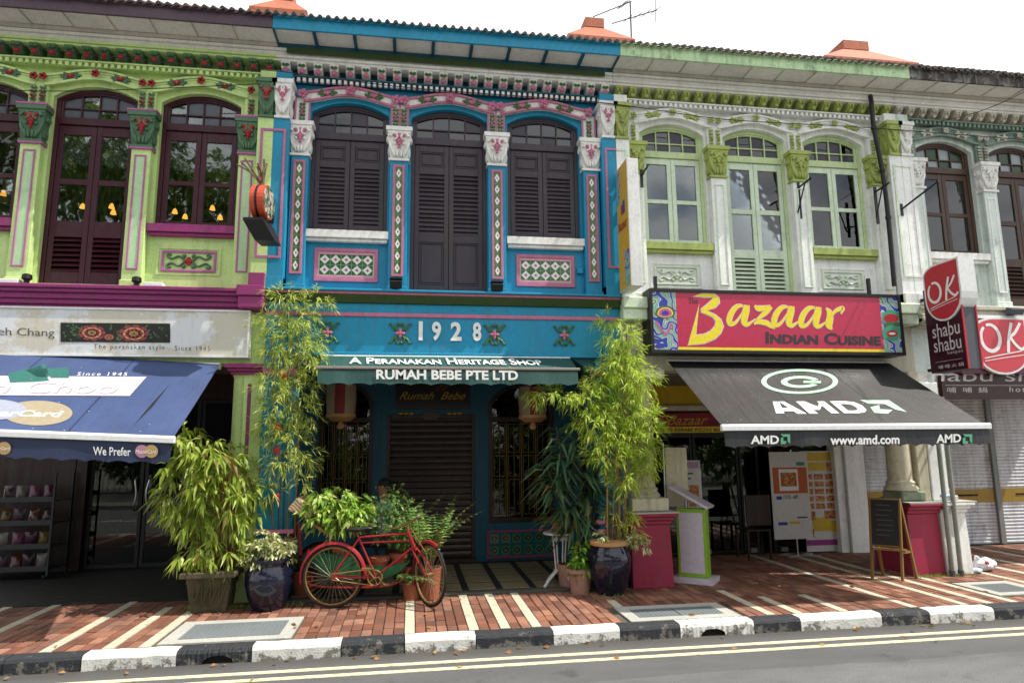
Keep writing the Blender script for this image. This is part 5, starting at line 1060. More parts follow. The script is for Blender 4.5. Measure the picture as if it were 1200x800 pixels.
b = MB(); put_text(b, 'shabu', (xo - .008, -.50, 3.16), (0, -.46, 0), (0, 0, .19), bold=.005); put_text(b, 'shabu', (xo - .008, -.50, 2.965), (0, -.46, 0), (0, 0, .19), bold=.005); put_text(b, 'hotpot', (xo - .008, -.72, 2.90), (0, -.25, 0), (0, 0, .055), space=1.3); put_text(b, '哺哺火鍋', (xo - .008, -.54, 2.735), (0, -.42, 0), (0, 0, .05), space=1.4); b.box(xo - .008, xo - .0065, -.95, -.5, 2.83, 2.834); T.part('lettering', b, M_okpale)
T.part('bracket', MB().bar((xo + .1, -.4, 2.75), (xo + .1, -.24, 2.75), .04).bar((xo + .1, -.4, 3.75), (xo + .1, -.22, 3.75), .04), M_black)
b = MB().box(7.45, 11.4, -.12, -.052, 2.36, 2.70); T = Thing('fascia_signboard', 'long dark brown board lettered shabu shabu hotpot under the red OK sign', 'sign', (9.4, -.1, 2.36)); T.part('panel', b, plain('dark_brown_panel', '#3a1f1c', .4))
b = MB(); o_ = (0, -.122, 2.5); ptext(b, 'shabu shabu', (1075, 446.5), (1262, 447), (1076, 433), o_, nv); ptext(b, 'hotpot', (1183, 461), (1222, 461), (1183, 453), o_, nv, space=1.3); ptext(b, '哺  哺  鍋', (1110, 460), (1157, 460), (1110, 453.5), o_, nv); b.box(7.5, 11.3, -.1225, -.1215, 2.555, 2.561); decalz(T, b, M_okpale, nv, .001, 'lettering')
T = Thing('shop_signboard', 'red and white OK sign fixed flat above the grey roller shutters', 'sign', (9.4, -.2, 2.75))
T.part('panel', MB().box(7.72, 11.4, -.2, -.055, 2.72, 3.52), plain('plum_panel', '#5a2038', .35)); T.part('top_rail', MB().box(7.70, 11.42, -.23, -.05, 3.52, 3.565), M_alu)
qa, qb = P(1139, 362, -.24), P(1201, 432, -.24); o0 = Vector((qa.x - .03, -.21, 2.70)); w_ = .86; h_ = .83
b = MB(); b.prism([o0 + Vector((a, 0, c_)) for a, c_ in shield(w_, h_)], (0, -.05, 0)); T.part('badge', b, M_alu); b = MB(); put_poly(b, shield(w_, h_, .03), o0 + Vector((0, -.052, 0)), (1, 0, 0), (0, 0, 1)); T.part('badge_face', b, plain('coral_sign_face', '#cf4350', .35)); b = MB(); ok_strokes(b, o0 + Vector((.02, -.054, .08)), (1, 0, 0), (0, 0, 1), .8); T.part('badge_lettering', b, M_wht)
T = Thing('floodlight', 'small grey floodlight on top of the red OK sign', 'lamp', (8.55, -.25, 3.57)); T.part('housing', MB().obox((8.6, -.3, 3.62), (.11, 0, 0), (0, .05, .02), (0, -.02, .04)), M_slate, bev=.008); T.part('stand', MB().box(8.57, 8.63, -.26, -.2, 3.566, 3.6), M_slate)
# drum-shaped sign on the lime and blue party wall
T = Thing('drum_sign', 'red round drum-shaped hanging sign with floral face on a black tray', 'sign', (-1.86, -.55, 4.3))
dc = Vector((-1.80, -.62, 4.66)); ax = Vector((.993, -.115, 0)).normalized(); uz = Vector((0, 0, 1)); ux = ax.cross(uz)
def cyl(b, c, axis, r, h, n=28, mi=0, rz=1.0):
    u = axis.cross(Vector((0, 0, 1))).normalized(); v = Vector((0, 0, 1)); p = [c - axis * h / 2 + u * r * math.cos(2 * math.pi * i / n) + v * r * rz * math.sin(2 * math.pi * i / n) for i in range(n)]; b.prism(p, axis * h, mi)
b = MB(); cyl(b, dc, ax, .205, .16); T.part('drum', b, plain('vermilion_drum', '#cf5236', .5))
N = NT('floral_mosaic'); vo = N.n('TexVoronoi'); vo.inputs['Scale'].default_value = 24; N.l(N.pos(), vo.inputs['Vector']); N.l(N.ramp(N.n('SeparateXYZ').outputs[0] if False else vo.outputs['Color'], [(.15, lin('#23301f')), (.4, lin('#54705c')), (.55, lin('#8f8c7c')), (.8, lin('#c9b7a2')), (.95, lin('#9a4a50'))]), N.b.inputs['Base Color']); N.b.inputs['Roughness'].default_value = .4
b = MB(); cyl(b, dc + ax * .084, ax, .19, .006); T.part('floral_face', b, N.m); b = MB(); cyl(b, dc + ax * -.01, ax, .21, .025); T.part('hoop', b, M_black)
b = MB(); b.prism([dc + ax * -.14 + ux * -.2 + uz * -.25, dc + ax * -.14 + ux * .2 + uz * -.25, dc + ax * -.14 + ux * .2 + uz * -.28, dc + ax * -.02 + ux * .12 + uz * -.5, dc + ax * -.02 + ux * -.12 + uz * -.5, dc + ax * -.14 + ux * -.2 + uz * -.28], ax * .23); T.part('tray', b, M_black)
b = MB(); b.bar((-1.80, -.55, 4.66), (-1.80, -.21, 4.70), .05, .1); b.box(-1.86, -1.74, -.24, -.212, 4.55, 4.85); T.part('bracket', b, M_black)
b = MB()
for k in range(9): a = random.uniform(-.5, .3); b.tube(spline([dc + uz * .2 + ux * random.uniform(-.06, .06), dc + uz * .36 + ax * (a * .2 - .05) + ux * random.uniform(-.05, .05), dc + uz * random.uniform(.42, .56) + ax * (a * .45 - .1) + ux * random.uniform(-.08, .08)], 3), .011, 5)
T.part('twigs', b, plain('dry_twig', '#6b5738', .8), kind='stuff')
# plaque and inner signs
T = Thing('name_plaque', 'black plaque with gilt handwriting above the brown roller shutter', 'sign', (.3, 2.07, 2.4)); a, c_ = P(463, 479, 2.05), P(551, 447, 2.05); T.part('board', MB().box(a.x, c_.x, 2.06, 2.095, a.z, c_.z), plain('black_lacquer', '#1b1513', .3), bev=.005)
b = MB(); o_ = (0, 2.058, 2.5); ptext(b, 'Rumah  Bebe', (468, 468), (545, 468), (469, 459), o_, nv, shear=.45); decalz(T, b, M_gold, nv, .002, 'gilt_lettering'); b = MB()
for k in range(6): b.blob((P(513 + k * 2.2, 456 - (k % 3) * 2, 2.05).x, 2.055, P(513, 456 - (k % 3) * 2.5, 2.05).z), .03, .008, .03, 0, 6, 4)
T.part('painted_rose', b, plain('dark_rose_print', '#5a1a1a', .5))
T = Thing('house_number_plaque', 'small dark red oval plaque between two gilt ornaments', 'sign', (.3, 2.07, 2.27)); p = P(505, 487, 2.05); b = MB(); b.pxz([(p.x + .14 * math.cos(t), p.z + .07 * math.sin(t)) for t in [i * .314 for i in range(20)]], 2.055, 2.075); T.part('plate', b, plain('oxblood_lacquer', '#3a1210', .35))
b = MB()
for px in (470, 476, 482, 527, 533, 539): pp = P(px, 484, 2.05); b.blob((pp.x, 2.085, pp.z), .045, .012, .022, 0, 6, 4)
T.part('gilt_ornament', b, M_gold)
T = Thing('lintel_signboard', 'small red and yellow Bazaar board above the restaurant doors', 'sign', (4.3, 1.85, 1.9)); a, c_ = P(745, 506.5, 1.84), P(905, 484, 1.84); zt = P(772, 484, 1.84).z; zm = P(772, 500, 1.84).z; zb2 = P(772, 507, 1.84).z
T.part('panel', MB().box(3.45, 6.8, 1.83, 1.9, zm, zt), plain('deep_red_panel', '#97152c', .4)); T.part('yellow_strip', MB().box(3.45, 6.8, 1.826, 1.9, zb2, zm - .001), M_yel)
b = MB(); o_ = (0, 1.824, 2); ptext(b, 'Bazaar', (781, 498), (828.5, 497.5), (783, 486.5), o_, nv, shear=.3, bold=.01); decalz(T, b, plain('ochre_lettering', '#c79a3a', .5), nv, .008, 'lettering'); b = MB(); ptext(b, 'CURRIES KEBABS PIZZAS BURGERS', (764, 505.5), (862, 505.5), (764, 501.5), o_, nv, bold=.01); ptext(b, 'INDIAN', (832, 497.5), (856, 497.5), (832, 493.5), o_, nv); decalz(T, b, M_txtdk, nv, .008, 'dark_lettering')
# spotlights on the ledges
def spot(px, py, label):
    p = P(px, py, -.18); T = Thing('spotlight', label, 'lamp', (p.x, -.2, 3.71), 'spotlights on the belt ledge'); z = p.z
    T.part('housing', MB().obox((p.x, -.21, z), (.075, 0, 0), (0, .05, .025), (0, -.025, .045)), M_black, bev=.008); T.part('hood', MB().box(p.x - .08, p.x + .08, -.27, -.15, z + .05, z + .065), M_black); T.part('stand', MB().box(p.x - .03, p.x + .03, -.2, -.125, 3.737, z), M_black)
spot(464, 333, 'black spotlight on the blue ledge left of the tall shutter door'); spot(582, 336.5, 'black spotlight on the blue ledge right of the tall shutter door')
for px, lb in ((31, 'small round black ledge lamp near the left frame edge of the lime house'), (160, 'small round black ledge lamp right of the maroon balcony door')):
    p = P(px, 331, -.2); T = Thing('ledge_lamp', lb, 'lamp', (p.x, -.2, 3.70), 'round lamps on the magenta belt'); T.part('body', MB().lathe([(.025, .0), (.03, .04), (.055, .06), (.05, .11), (.03, .12)], (p.x, -.2, 3.70), 14), M_black, smooth=True); T.part('foot', MB().box(p.x - .04, p.x + .04, -.23, -.16, 3.7005, 3.712), M_black)
for px, lb in ((12, 'flat white box on the magenta ledge at left edge'), (181, 'flat white box on the magenta ledge below the flower panel')):
    p = P(px, 334, -.18); single('junction_box', MB().box(p.x - .11, p.x + .11, -.24, -.14, 3.7005, 3.75), M_alu, lb, 'box', (p.x, -.19, 3.70), 'boxes on the magenta ledge', bev=.006)
p = P(679, 318, 0); single('wall_box', MB().box(p.x - .04, p.x + .04, -.05, -.0, p.z - .04, p.z + .04), M_blue, 'tiny blue junction box beside the right tile panel', 'box', (p.x, -.02, p.z - .04), bev=.005)
# flag bracket arms on the pilasters
for (a, c_, lo, lb) in (((936, 220, -.12), (951, 208, -.45), (935, 249, -.12), 'black bracket arm right of the green balcony door'), ((1026, 225, -.23), (1042, 214, -.55), (1027, 255, -.23), 'black bracket arm beside the drain pipe'), ((1057, 245, -.22), (1100, 212, -.9), (1059, 246, -.22), 'long thin black rod from the party pilaster of the grey house'), ((752, 205, -.25), (760, 193, -.55), (750, 212, -.25), 'short black rod behind the yellow projecting sign')):
    A, B_, C_ = P(*a), P(*c_), P(*lo); T = Thing('bracket_arm', lb, 'bracket', (A.x, A.y, C_.z), 'black wall brackets'); T.part('rod', MB().tube([A, B_], .014, 6), M_black); T.part('wall_plate', MB().box(A.x - .02, A.x + .02, A.y, A.y + .02, min(A.z, C_.z) - .09, max(A.z, C_.z) + .08), M_black)
    if a[0] in (936, 1026): T.part('strut', MB().tube([C_, (A + B_) / 2], .01, 6), M_black)
for px, py in ((768, 335), (1018, 337)): p = P(px, py, -.2); single('sign_support', MB().box(p.x - .02, p.x + .02, -.22, -.18, p.z - .14, p.z + .13), M_black, 'short black steel post rising behind the left end of crimson signboard' if px < 900 else 'short black steel post rising behind the right end of crimson signboard', 'post', (p.x, -.2, p.z - .14))
# cables strung along the facade
for pts, lb in ((((-60, 45, -.2), (0, 51, -.25), (160, 70, -.3), (330, 84, -.28)), 'thin black cable strung along the lime corbels'), (((-40, 103, -.2), (60, 107, -.2), (180, 104, -.22), (315, 98, -.26)), 'thin cable across the lime arches'), (((330, 84, -.28), (480, 103, -.22), (700, 120, -.28), (850, 140, -.24), (1020, 150, -.28), (1250, 168, -.3)), 'thin grey cable running across the blue and white houses'), (((1100, 143, -.4), (1150, 130, -.9), (1200, 108, -1.4), (1290, 60, -2.4)), 'grey wire rising to the upper right corner')):
    single('cable', MB().tube(spline([P(*q) for q in pts], 8), .006, 5), plain('cable_black', '#2a2a2c', .6), lb, 'cable', P(*pts[0]))
# jack roofs and aerial
def jack(T, xa, xb, y0, y1, z0, z1, rx):
    b = MB(); i = rx; b.add([(xa, y0, z0 - .5), (xb, y0, z0 - .5), (xb, y1, z0 - .1), (xa, y1, z0 - .1), (xa, y0, z0), (xb, y0, z0), (xb, y1, z0), (xa, y1, z0), (xa + i, y0 + .45, z1), (xb - i, y0 + .45, z1), (xb - i, y1 - .45, z1), (xa + i, y1 - .45, z1)], [(0, 1, 5, 4), (1, 2, 6, 5), (2, 3, 7, 6), (3, 0, 4, 7), (4, 5, 9, 8), (5, 6, 10, 9), (6, 7, 11, 10), (7, 4, 8, 11)]); b.box(xa + i - .02, xb - i + .02, y0 + .43, y1 - .43, z1, z1 + .2); T.part('jack_roof', b, M_terra)
jack(HL, -2.95, -1.95, 2.7, 4.2, 9.5, 9.98, .36); jack(HB, 2.75, 3.9, 2.7, 4.2, 9.55, 9.93, .42) if False else None
HB2 = HG; jack(HG, 2.85, 4.2, 2.8, 4.4, 9.55, 10.04, .5); jack(HR, 8.2, 10.35, 2.8, 4.4, 9.55, 10.04, .8)
T = Thing('television_aerial', 'thin television aerial with crossed rods above the roof', 'aerial', (4.55, 4, 9.6)); pm = P(740, 60, 4.)
T.part('mast', MB().tube([Vector((pm.x, 4, 9.3)), P(738.5, 2, 4.)], .018, 6), M_slate)
for pa, pb2, ticks in (((695, 20), (740, 2), (728, 730, 733)), ((717, 28), (770, 12), (735, 747, 757, 768))):
    A, B_ = P(*pa, 4.), P(*pb2, 4.); b = MB().tube([A, B_], .012, 6)
    for tx in ticks:
        t = (tx - pa[0]) / (pb2[0] - pa[0]); q = A.lerp(B_, t); b.tube([q + Vector((0, -.3, -.12)), q + Vector((0, .3, .12))], .008, 5)
    T.part('boom', b, M_slate)
T.part('dipole', MB().tube([P(768.5, -4, 4.), P(768.5, 26, 4.)], .01, 5), M_slate)
# ------------------------------------------------------------------ plants
M_lf_bam = leafmat('bamboo_leaf', '#a3b84a', '#c6d468', '#e2e08c', .5); M_lf_bam2 = leafmat('bright_bamboo_leaf', '#a3c030', '#c6dc4c', '#e3ea84', .5)
M_lf_broad = leafmat('broad_bamboo_leaf', '#7d9630', '#a3b548', '#cdd57c', .45); M_lf_dark = leafmat('dark_strap_leaf', '#2f4a34', '#43624c', '#64805c', .25, .3); M_lf_var = leafmat('cream_edged_leaf', '#7d8c4c', '#b9b985', '#dcd9ae', .3)
M_lf_cro = leafmat('lime_croton_leaf', '#6f9a34', '#9cbf4c', '#d2dc86', .35); M_lf_shr = leafmat('small_shrub_leaf', '#40662f', '#638c45', '#86a85c', .35); M_lf_fern = leafmat('fern_leaflet', '#5a8a45', '#7fae5c', '#a8c97c', .4); M_lf_dfern = leafmat('shaded_fern_leaflet', '#3a5330', '#566b3c', '#7a8a4c', .3); M_lf_tree = leafmat('street_tree_leaf', '#2f4a20', '#41602a', '#5d7a38', .3)
M_grass = leafmat('weed_blade', '#5f8a2c', '#7fa53c', '#a3bf57', .3)
M_culm = plain('bamboo_cane', '#8a6a3a', .5); M_culmd = plain('dark_cane', '#4a3a2c', .6); M_bark = paint('bark', '#5d4c3c', .85, .4); M_tcotta = paint('terracotta_pot', '#a45a3e', .7, .4, .3); M_tcotta2 = paint('pale_terracotta', '#b08474', .7, .4, .3); M_glaze = plain('dark_glaze', '#15182a', .12, 0, .6); M_ltan = plain('tan_rim', '#b98a5a', .6)
M_mossy = paint('mossy_cement', '#5c5440', .9, .8, .5, .6, (.03, .045, .015))
def CL(lst, Y, dep=.18):
    out_ = []
    for px, py, rx, ry in lst: k = (Y + CAMD) / FPX; out_.append((tuple(P(px, py, Y + random.uniform(-.06, .06))), rx * k, dep, ry * k))
    return out_
def foliage(T, name, data, mat, droop): o = obj(name, leaf_mesh(name, data[0], data[1], data[2], data[3], mat, droop, T.L), T.r); o['kind'] = 'stuff'; return o
M_gtwig = plain('green_twig', '#8a9a4a', .6)
def twigs(T, tw, mat, r=.0018):
    mat = M_gtwig
    b = MB()
    for p, e in tw: b.tube([p, e], [r, r * .5], 3, cap=False)
    o = T.part('twigs', b, mat, kind='stuff'); return o
def pot(T, c, prof, mat, rimmat=None, rim=None, n=28):
    o = T.part('pot', MB().lathe(prof, c, n), mat, smooth=True); r = prof[-1][0]
    T.part('soil', MB().lathe([(r * .9, prof[-1][1] + .001), (r * .55, prof[-1][1] + .012)], c, n), M_soil)
    if rim: T.part('rim', MB().lathe(rim, c, n), rimmat or mat, smooth=True)
    return o
# tall feathery bamboo on the left of the blue house
Yb = -.30; base = Vector((-1.50, Yb, .0)); T = Thing('bamboo_plant', 'tall feathery yellow-green bamboo climbing the left column of the blue house', 'plant', (-1.5, -.3, 0))
cl = CL([(337, 348, 24, 12), (372, 352, 20, 10), (320, 378, 22, 14), (348, 372, 26, 12), (352, 398, 30, 16), (326, 408, 22, 14), (366, 418, 16, 14), (335, 432, 30, 15), (318, 455, 20, 15), (352, 458, 26, 15), (326, 480, 26, 15), (358, 485, 14, 12), (310, 505, 18, 14), (342, 508, 24, 14), (360, 535, 13, 11), (332, 538, 22, 13), (355, 560, 9, 8), (318, 570, 9, 8)], Yb)
d = sprigs([(p, rx * .82, ry, rz) for p, rx, ry, rz in cl], 640, 9, .13, .088, .0130, 1.0, .3); foliage(T, 'foliage', d, M_lf_bam, .25); twigs(T, d[4], M_culm)
for k, (a, c_) in enumerate((((321, 650), (318, 395)), ((333, 650), (337, 340)), ((346, 650), (349, 380)), ((328, 650), (330, 420)), ((338, 650), (345, 400)))): T.part('culm', MB().tube(spline([Vector((-1.28 + .03 * (k - 2), .2, .3)), P(a[0], a[1] - 20, -.13), P((a[0] + c_[0]) / 2 + 2, (a[1] + c_[1]) / 2, Yb), P(c_[0], c_[1], Yb)], 6), [.011 - .0003 * i for i in range(19)], 6), M_culmd if k % 2 else M_culm)
pot(T, (-1.28, .22, 0), [(.11, 0), (.14, .15), (.15, .3)], M_tcotta)
for px, py in ((325, 500), (324, 527), (333, 440), (324, 581)): p = P(px, py, Yb - .08); single('red_ribbon', MB().blob(p, .045, .02, .028, 0, 6, 4, .5).blob((p.x + .02, p.y, p.z - .045), .012, .008, .05, 0, 5, 4, .3), plain('red_ribbon_cloth', '#c2202a', .6), {500: 'red ribbon tied low in the left bamboo foliage', 527: 'red ribbon under the left bamboo foliage', 440: 'topmost red ribbon on the left bamboo', 581: 'red ribbon on the bare lower canes of the left bamboo'}[py], 'ribbon', p, 'red ribbons tied to the bamboo')
# broad-leaved bamboo in a square planter
T = Thing('bamboo_planter', 'dense broad-leaved bamboo clump in a mossy square planter beside navy awning', 'plant', (-2.15, 0, 0)); Yp = -.30
cl = CL([(218, 505, 18, 14), (240, 528, 32, 20), (272, 545, 30, 22), (212, 548, 22, 20), (292, 575, 22, 26), (245, 565, 36, 22), (205, 585, 20, 22), (230, 600, 32, 22), (275, 600, 28, 22), (240, 630, 28, 18), (268, 640, 22, 14), (225, 645, 20, 12), (250, 655, 26, 8)], Yp, .28)
d = sprigs([(p, rx * .86, ry, rz) for p, rx, ry, rz in cl], 370, 7, .09, .14, .037, .8, .45); d[1][:, 2] -= .25; foliage(T, 'foliage', d, M_lf_broad, .5); twigs(T, d[4], M_culm, .0022)
b = MB()
for k in range(16): x = -2.32 + .34 * random.random(); y = -.42 + .2 * random.random(); b.tube(spline([(x, y, .4), (x + random.uniform(-.1, .1), y, 1.0), (x + random.uniform(-.35, .3), y + random.uniform(-.2, .1), random.uniform(1.3, 1.85))], 5), [.008] * 11, 5)
T.part('canes', b, M_culm, kind='stuff')
b = MB(); x0, x1, y0, y1 = -2.42, -1.95, -.52, -.12; b.add([(x0 + .05, y0 + .05, 0), (x1 - .05, y0 + .05, 0), (x1 - .05, y1 - .05, 0), (x0 + .05, y1 - .05, 0), (x0, y0, .38), (x1, y0, .38), (x1, y1, .38), (x0, y1, .38)], [(0, 3, 2, 1), (4, 5, 6, 7), (0, 1, 5, 4), (1, 2, 6, 5), (2, 3, 7, 6), (3, 0, 4, 7)])
for k in range(4):
    for sgn in (1, -1): xa = x0 + .08 + k * .09; b.bar((xa, y0 - .003 + .02, .08), (xa + .09 * sgn + (.09 if sgn < 0 else 0), y0 - .003, .34), .015, .02)
T.part('pot', b, M_mossy, bev=.008); b = MB().rframe(x0 - .06, x1 + .06, 0, 0.001, 0, 0, 0) if False else MB().box(x0 - .06, x1 + .06, y0 - .06, y0 + .05, .38, .44).box(x0 - .06, x1 + .06, y1 - .05, y1 + .06, .38, .44).box(x0 - .06, x0 + .05, y0 + .051, y1 - .051, .38, .44).box(x1 - .05, x1 + .06, y0 + .051, y1 - .051, .38, .44); T.part('rim', b, M_mossy, bev=.008); T.part('soil', MB().box(x0 + .05, x1 - .05, y0 + .05, y1 - .05, .381, .41), M_soil)
# variegated shrub in a dark glazed jar
T = Thing('potted_shrub', 'round cream-leaved shrub in a dark glazed jar left of the bicycle', 'plant', (-1.57, -.4, 0)); c0 = (-1.57, -.40, 0)
pot(T, c0, [(.16, 0), (.22, .12), (.26, .28), (.255, .40), (.205, .48), (.21, .52)], M_glaze, M_glaze, [(.21, .51), (.24, .52), (.24, .55), (.195, .555)])
cl = CL([(315, 640, 26, 12), (303, 648, 18, 12), (330, 645, 16, 12), (318, 630, 14, 7)], -.40, .2); d = sprigs(cl, 170, 7, .06, .065, .03, 1, .2); foliage(T, 'foliage', d, M_lf_var, .2); twigs(T, d[4], M_culm)
# right bamboo in a big dark jar with tan rim
T = Thing('potted_bamboo', 'tall bright bamboo in a big shiny dark jar with tan rim', 'plant', (2.4, -.4, 0)); c0 = (2.40, -.40, 0); Yr = -.36
pot(T, c0, [(.155, 0), (.2, .1), (.25, .28), (.265, .4), (.245, .5), (.2, .56), (.2, .585)], M_glaze, M_ltan, [(.2, .56), (.235, .575), (.235, .615), (.19, .62)])
cl = CL([(728, 392, 20, 16), (715, 375, 14, 8), (735, 412, 22, 12), (722, 428, 32, 15), (745, 445, 26, 18), (705, 445, 26, 16), (650, 462, 26, 8), (630, 458, 14, 5), (690, 468, 24, 14), (735, 475, 34, 18), (758, 495, 20, 16), (700, 495, 32, 16), (735, 515, 34, 16), (760, 535, 16, 16), (712, 530, 28, 14), (740, 555, 24, 16), (728, 600, 14, 8), (738, 616, 12, 7)], Yr)
d = sprigs(cl, 1000, 9, .13, .105, .0145, 1.0, .25); foliage(T, 'foliage', d, M_lf_bam2, .22); twigs(T, d[4], M_culm)
for k in range(9):
    a = 712 + k * 2.6; top = (random.uniform(695, 750), random.uniform(385, 470)); T.part('culm', MB().tube(spline([P(a, 648, -.40 + .03 * (k % 3)), P((a + top[0]) / 2, 530, Yr), P(*top, Yr)], 6), [.012 - .0005 * i for i in range(13)], 6), M_culmd if k % 2 else M_culm)
cl = CL([(744, 630, 10, 9), (752, 636, 8, 8), (706, 628, 7, 7)], -.5, .08); d = sprigs(cl, 60, 6, .05, .055, .026, 1, .2); foliage(T, 'shrub_foliage', d, M_lf_var, .2)
# dark dracaena
T = Thing('dracaena_plant', 'dark strap-leaved plant drooping behind the right bamboo', 'plant', (2.05, -.1, 0)); Yd = -.05; ps, ds, ls, ws = [], [], [], []
stems = [((672, 660), (652, 500)), ((680, 660), (675, 480)), ((688, 660), (690, 530)), ((676, 660), (640, 545)), ((684, 660), (700, 570)), ((678, 660), (668, 590))]
for a, c_ in stems:
    A, B_ = P(*a, -.1), P(*c_, Yd); T.part('stem', MB().tube(spline([A, A.lerp(B_, .5) + Vector((.03, 0, 0)), B_], 5), [.016 - .0008 * i for i in range(11)], 6), M_culmd)
    for k in range(64):
        t = random.uniform(.55, 1.0); p = A.lerp(B_, t) if t < 1 else B_; an = random.uniform(0, 6.28); ps.append(tuple(p)); ds.append((math.cos(an), math.sin(an) * .8, random.uniform(-.1, .9) * (t - .3))); ls.append(random.uniform(.28, .44)); ws.append(random.uniform(.042, .062))
foliage(T, 'foliage', (np.array(ps), np.array(ds), np.array(ls), np.array(ws)), M_lf_dark, .75)
pot(T, (2.03, .12, 0), [(.14, 0), (.18, .28)], M_tcotta2)
# small plant in a pale terracotta pot
T = Thing('potted_plant', 'small bright leafy plant in a pale terracotta pot beside the big dark jar', 'plant', (2.06, -.26, 0)); c0 = (2.06, -.26, 0)
pot(T, c0, [(.115, 0), (.15, .24)], M_tcotta2, M_tcotta2, [(.15, .235), (.175, .24), (.175, .285), (.15, .29)]); cl = CL([(683, 655, 12, 9), (674, 662, 9, 7), (690, 664, 8, 6), (682, 642, 8, 8)], -.3, .1); d = sprigs(cl, 70, 6, .05, .085, .045, 1, .3); foliage(T, 'foliage', d, leafmat('fresh_leaf', '#46701f', '#6c9a2c', '#94bb48', .3), .3)
def fern_data(c, n, L_, up=.9, lw=.035, spread=1.0, seed=0):
    ps, ds, ls, ws, st = [], [], [], [], []
    for k in range(n):
        a = 6.283 * k / n + random.uniform(-.3, .3); e = random.uniform(.5, 1.2) * up; d = Vector((math.cos(a) * spread, math.sin(a) * spread, e)).normalized(); p = Vector(c); Lk = L_ * random.uniform(.7, 1.1); m_ = 15; pts = [p.copy()]
        for i in range(m_):
            p = p + d * Lk / m_; d = (d + Vector((0, 0, -.085))).normalized(); pts.append(p.copy()); s_ = d.cross(Vector((0, 0, 1))); s_ = s_.normalized() if s_.length > .01 else Vector((1, 0, 0)); ll = lw * 1.9 * math.sin(math.pi * min(1, (i + 1.5) / (m_ + 1))) ** .7
            for sg in (-1, 1): ps.append(tuple(p)); ds.append(tuple(s_ * sg + d * .35)); ls.append(max(.012, ll)); ws.append(max(.007, ll * .3))
        st.append(pts)
    return np.array(ps), np.array(ds), np.array(ls), np.array(ws), st
def fern(T, c, n, L_, mat, **k):
    d = fern_data(c, n, L_, **k); foliage(T, 'fronds', d[:4], mat, .15); b = MB()
    for pts in d[4]: b.tube(pts, [.004 - .00018 * i for i in range(len(pts))], 4)
    T.part('stalks', b, M_culm, kind='stuff')
# white iron table with a fern
tx, ty = 1.90, .12; T = Thing('garden_table', 'small white cast iron table with curved feet in front of the tile panel', 'table', (tx, ty, 0)); M_iron = paint('white_iron_paint', '#d9d9d6', .45, .35, .2)
T.part('table_top', MB().lathe([(.2, .645), (.215, .65), (.215, .665), (.2, .672)], (tx, ty, 0), 28), M_iron, smooth=True)
b = MB()
for dx in (-.07, -.035, 0.035, .07): b.tube([(tx + dx * .8, ty, .2), (tx + dx, ty, .4), (tx + dx * 1.3, ty, .645)], .011, 7)
b.box(tx - .1, tx + .1, ty - .015, ty + .015, .56, .6); b.box(tx - .08, tx + .08, ty - .015, ty + .015, .17, .21); T.part('pedestal', b, M_iron)
for a in range(4): an = a * math.pi / 2 + .5; T.part('foot', MB().tube(spline([(tx + .05 * math.cos(an), ty + .05 * math.sin(an), .2), (tx + .12 * math.cos(an), ty + .12 * math.sin(an), .15), (tx + .2 * math.cos(an), ty + .2 * math.sin(an), .09), (tx + .27 * math.cos(an), ty + .27 * math.sin(an), .02)], 4), .018, 7), M_iron)
T = Thing('potted_fern', 'shaded brown-green fern in a pot on the white iron table', 'plant', (tx, ty, .673)); pot(T, (tx, ty, .673), [(.08, 0), (.11, .12)], M_tcotta); fern(T, (tx, ty, .79), 22, .42, M_lf_dfern, up=.7)
# ------------------------------------------------------------------ trishaw
T = Thing('bicycle_trishaw', 'red rusty bicycle trishaw with green sidecar loaded with plants', 'trishaw', (-.4, -.45, 0)); M_fr = paint('red_bike_enamel', '#a8202c', .4, .75, .4, .3, (.16, .075, .035)); M_rust = plain('rusty_steel', '#8d6a3f', .6, .4); M_rub = plain('black_rubber', '#17171a', .7); M_sgreen = paint('green_sidecar_paint', '#1f6a40', .45, .3)
rh = Vector((P(390, 679, -.52).x, -.52, .345)); fh = Vector((P(503.5, 680.6, -.66).x, -.66, .345)); R_ = .345
def wheel(T, c, hd, R_, name='wheel'):
    hd = hd.normalized(); up = Vector((0, 0, 1)); ax = hd.cross(up); q = [2 * math.pi * i / 40 for i in range(40)]
    w = T.part(name, MB().tube([c - ax * .045, c + ax * .045], .022, 10), M_rust, smooth=True)
    T.part('tyre', MB().tube([c + hd * (R_ - .014) * math.cos(a) + up * (R_ - .014) * math.sin(a) for a in q], .0145, 8, closed=True), M_rub, w, smooth=True)
    T.part('rim', MB().tube([c + hd * (R_ - .038) * math.cos(a) + up * (R_ - .038) * math.sin(a) for a in q], .012, 6, closed=True), M_rust, w, smooth=True); b = MB()
    for k in range(32): a = 2 * math.pi * k / 32; b.tube([c + ax * (.03 if k % 2 else -.03) + (hd * math.cos(a + .5) + up * math.sin(a + .5)) * .018, c + (hd * math.cos(a) + up * math.sin(a)) * (R_ - .04)], .0024, 4)
    T.part('spokes', b, plain('dull_spoke', '#9a9078', .4, .8), w, kind='stuff'); return w
def guard(T, c, hd, R_, a0, a1, wd=.026):
    hd = hd.normalized(); up = Vector((0, 0, 1)); ax = hd.cross(up); n = 26; vs = []; fs = []
    for i in range(n + 1):
        a = a0 + (a1 - a0) * i / n; e = hd * math.cos(a) + up * math.sin(a)
        for (s_, dr) in ((-1, -.018), (-.6, .006), (0, .014), (.6, .006), (1, -.018)): vs.append(c + ax * s_ * wd + e * (R_ + .02 + dr))
    m_ = 5
    for i in range(n): fs += [(i * m_ + j, i * m_ + j + 1, (i + 1) * m_ + j + 1, (i + 1) * m_ + j) for j in range(m_ - 1)]
    T.part('mudguard', MB().add(vs, fs), M_fr, smooth=True)
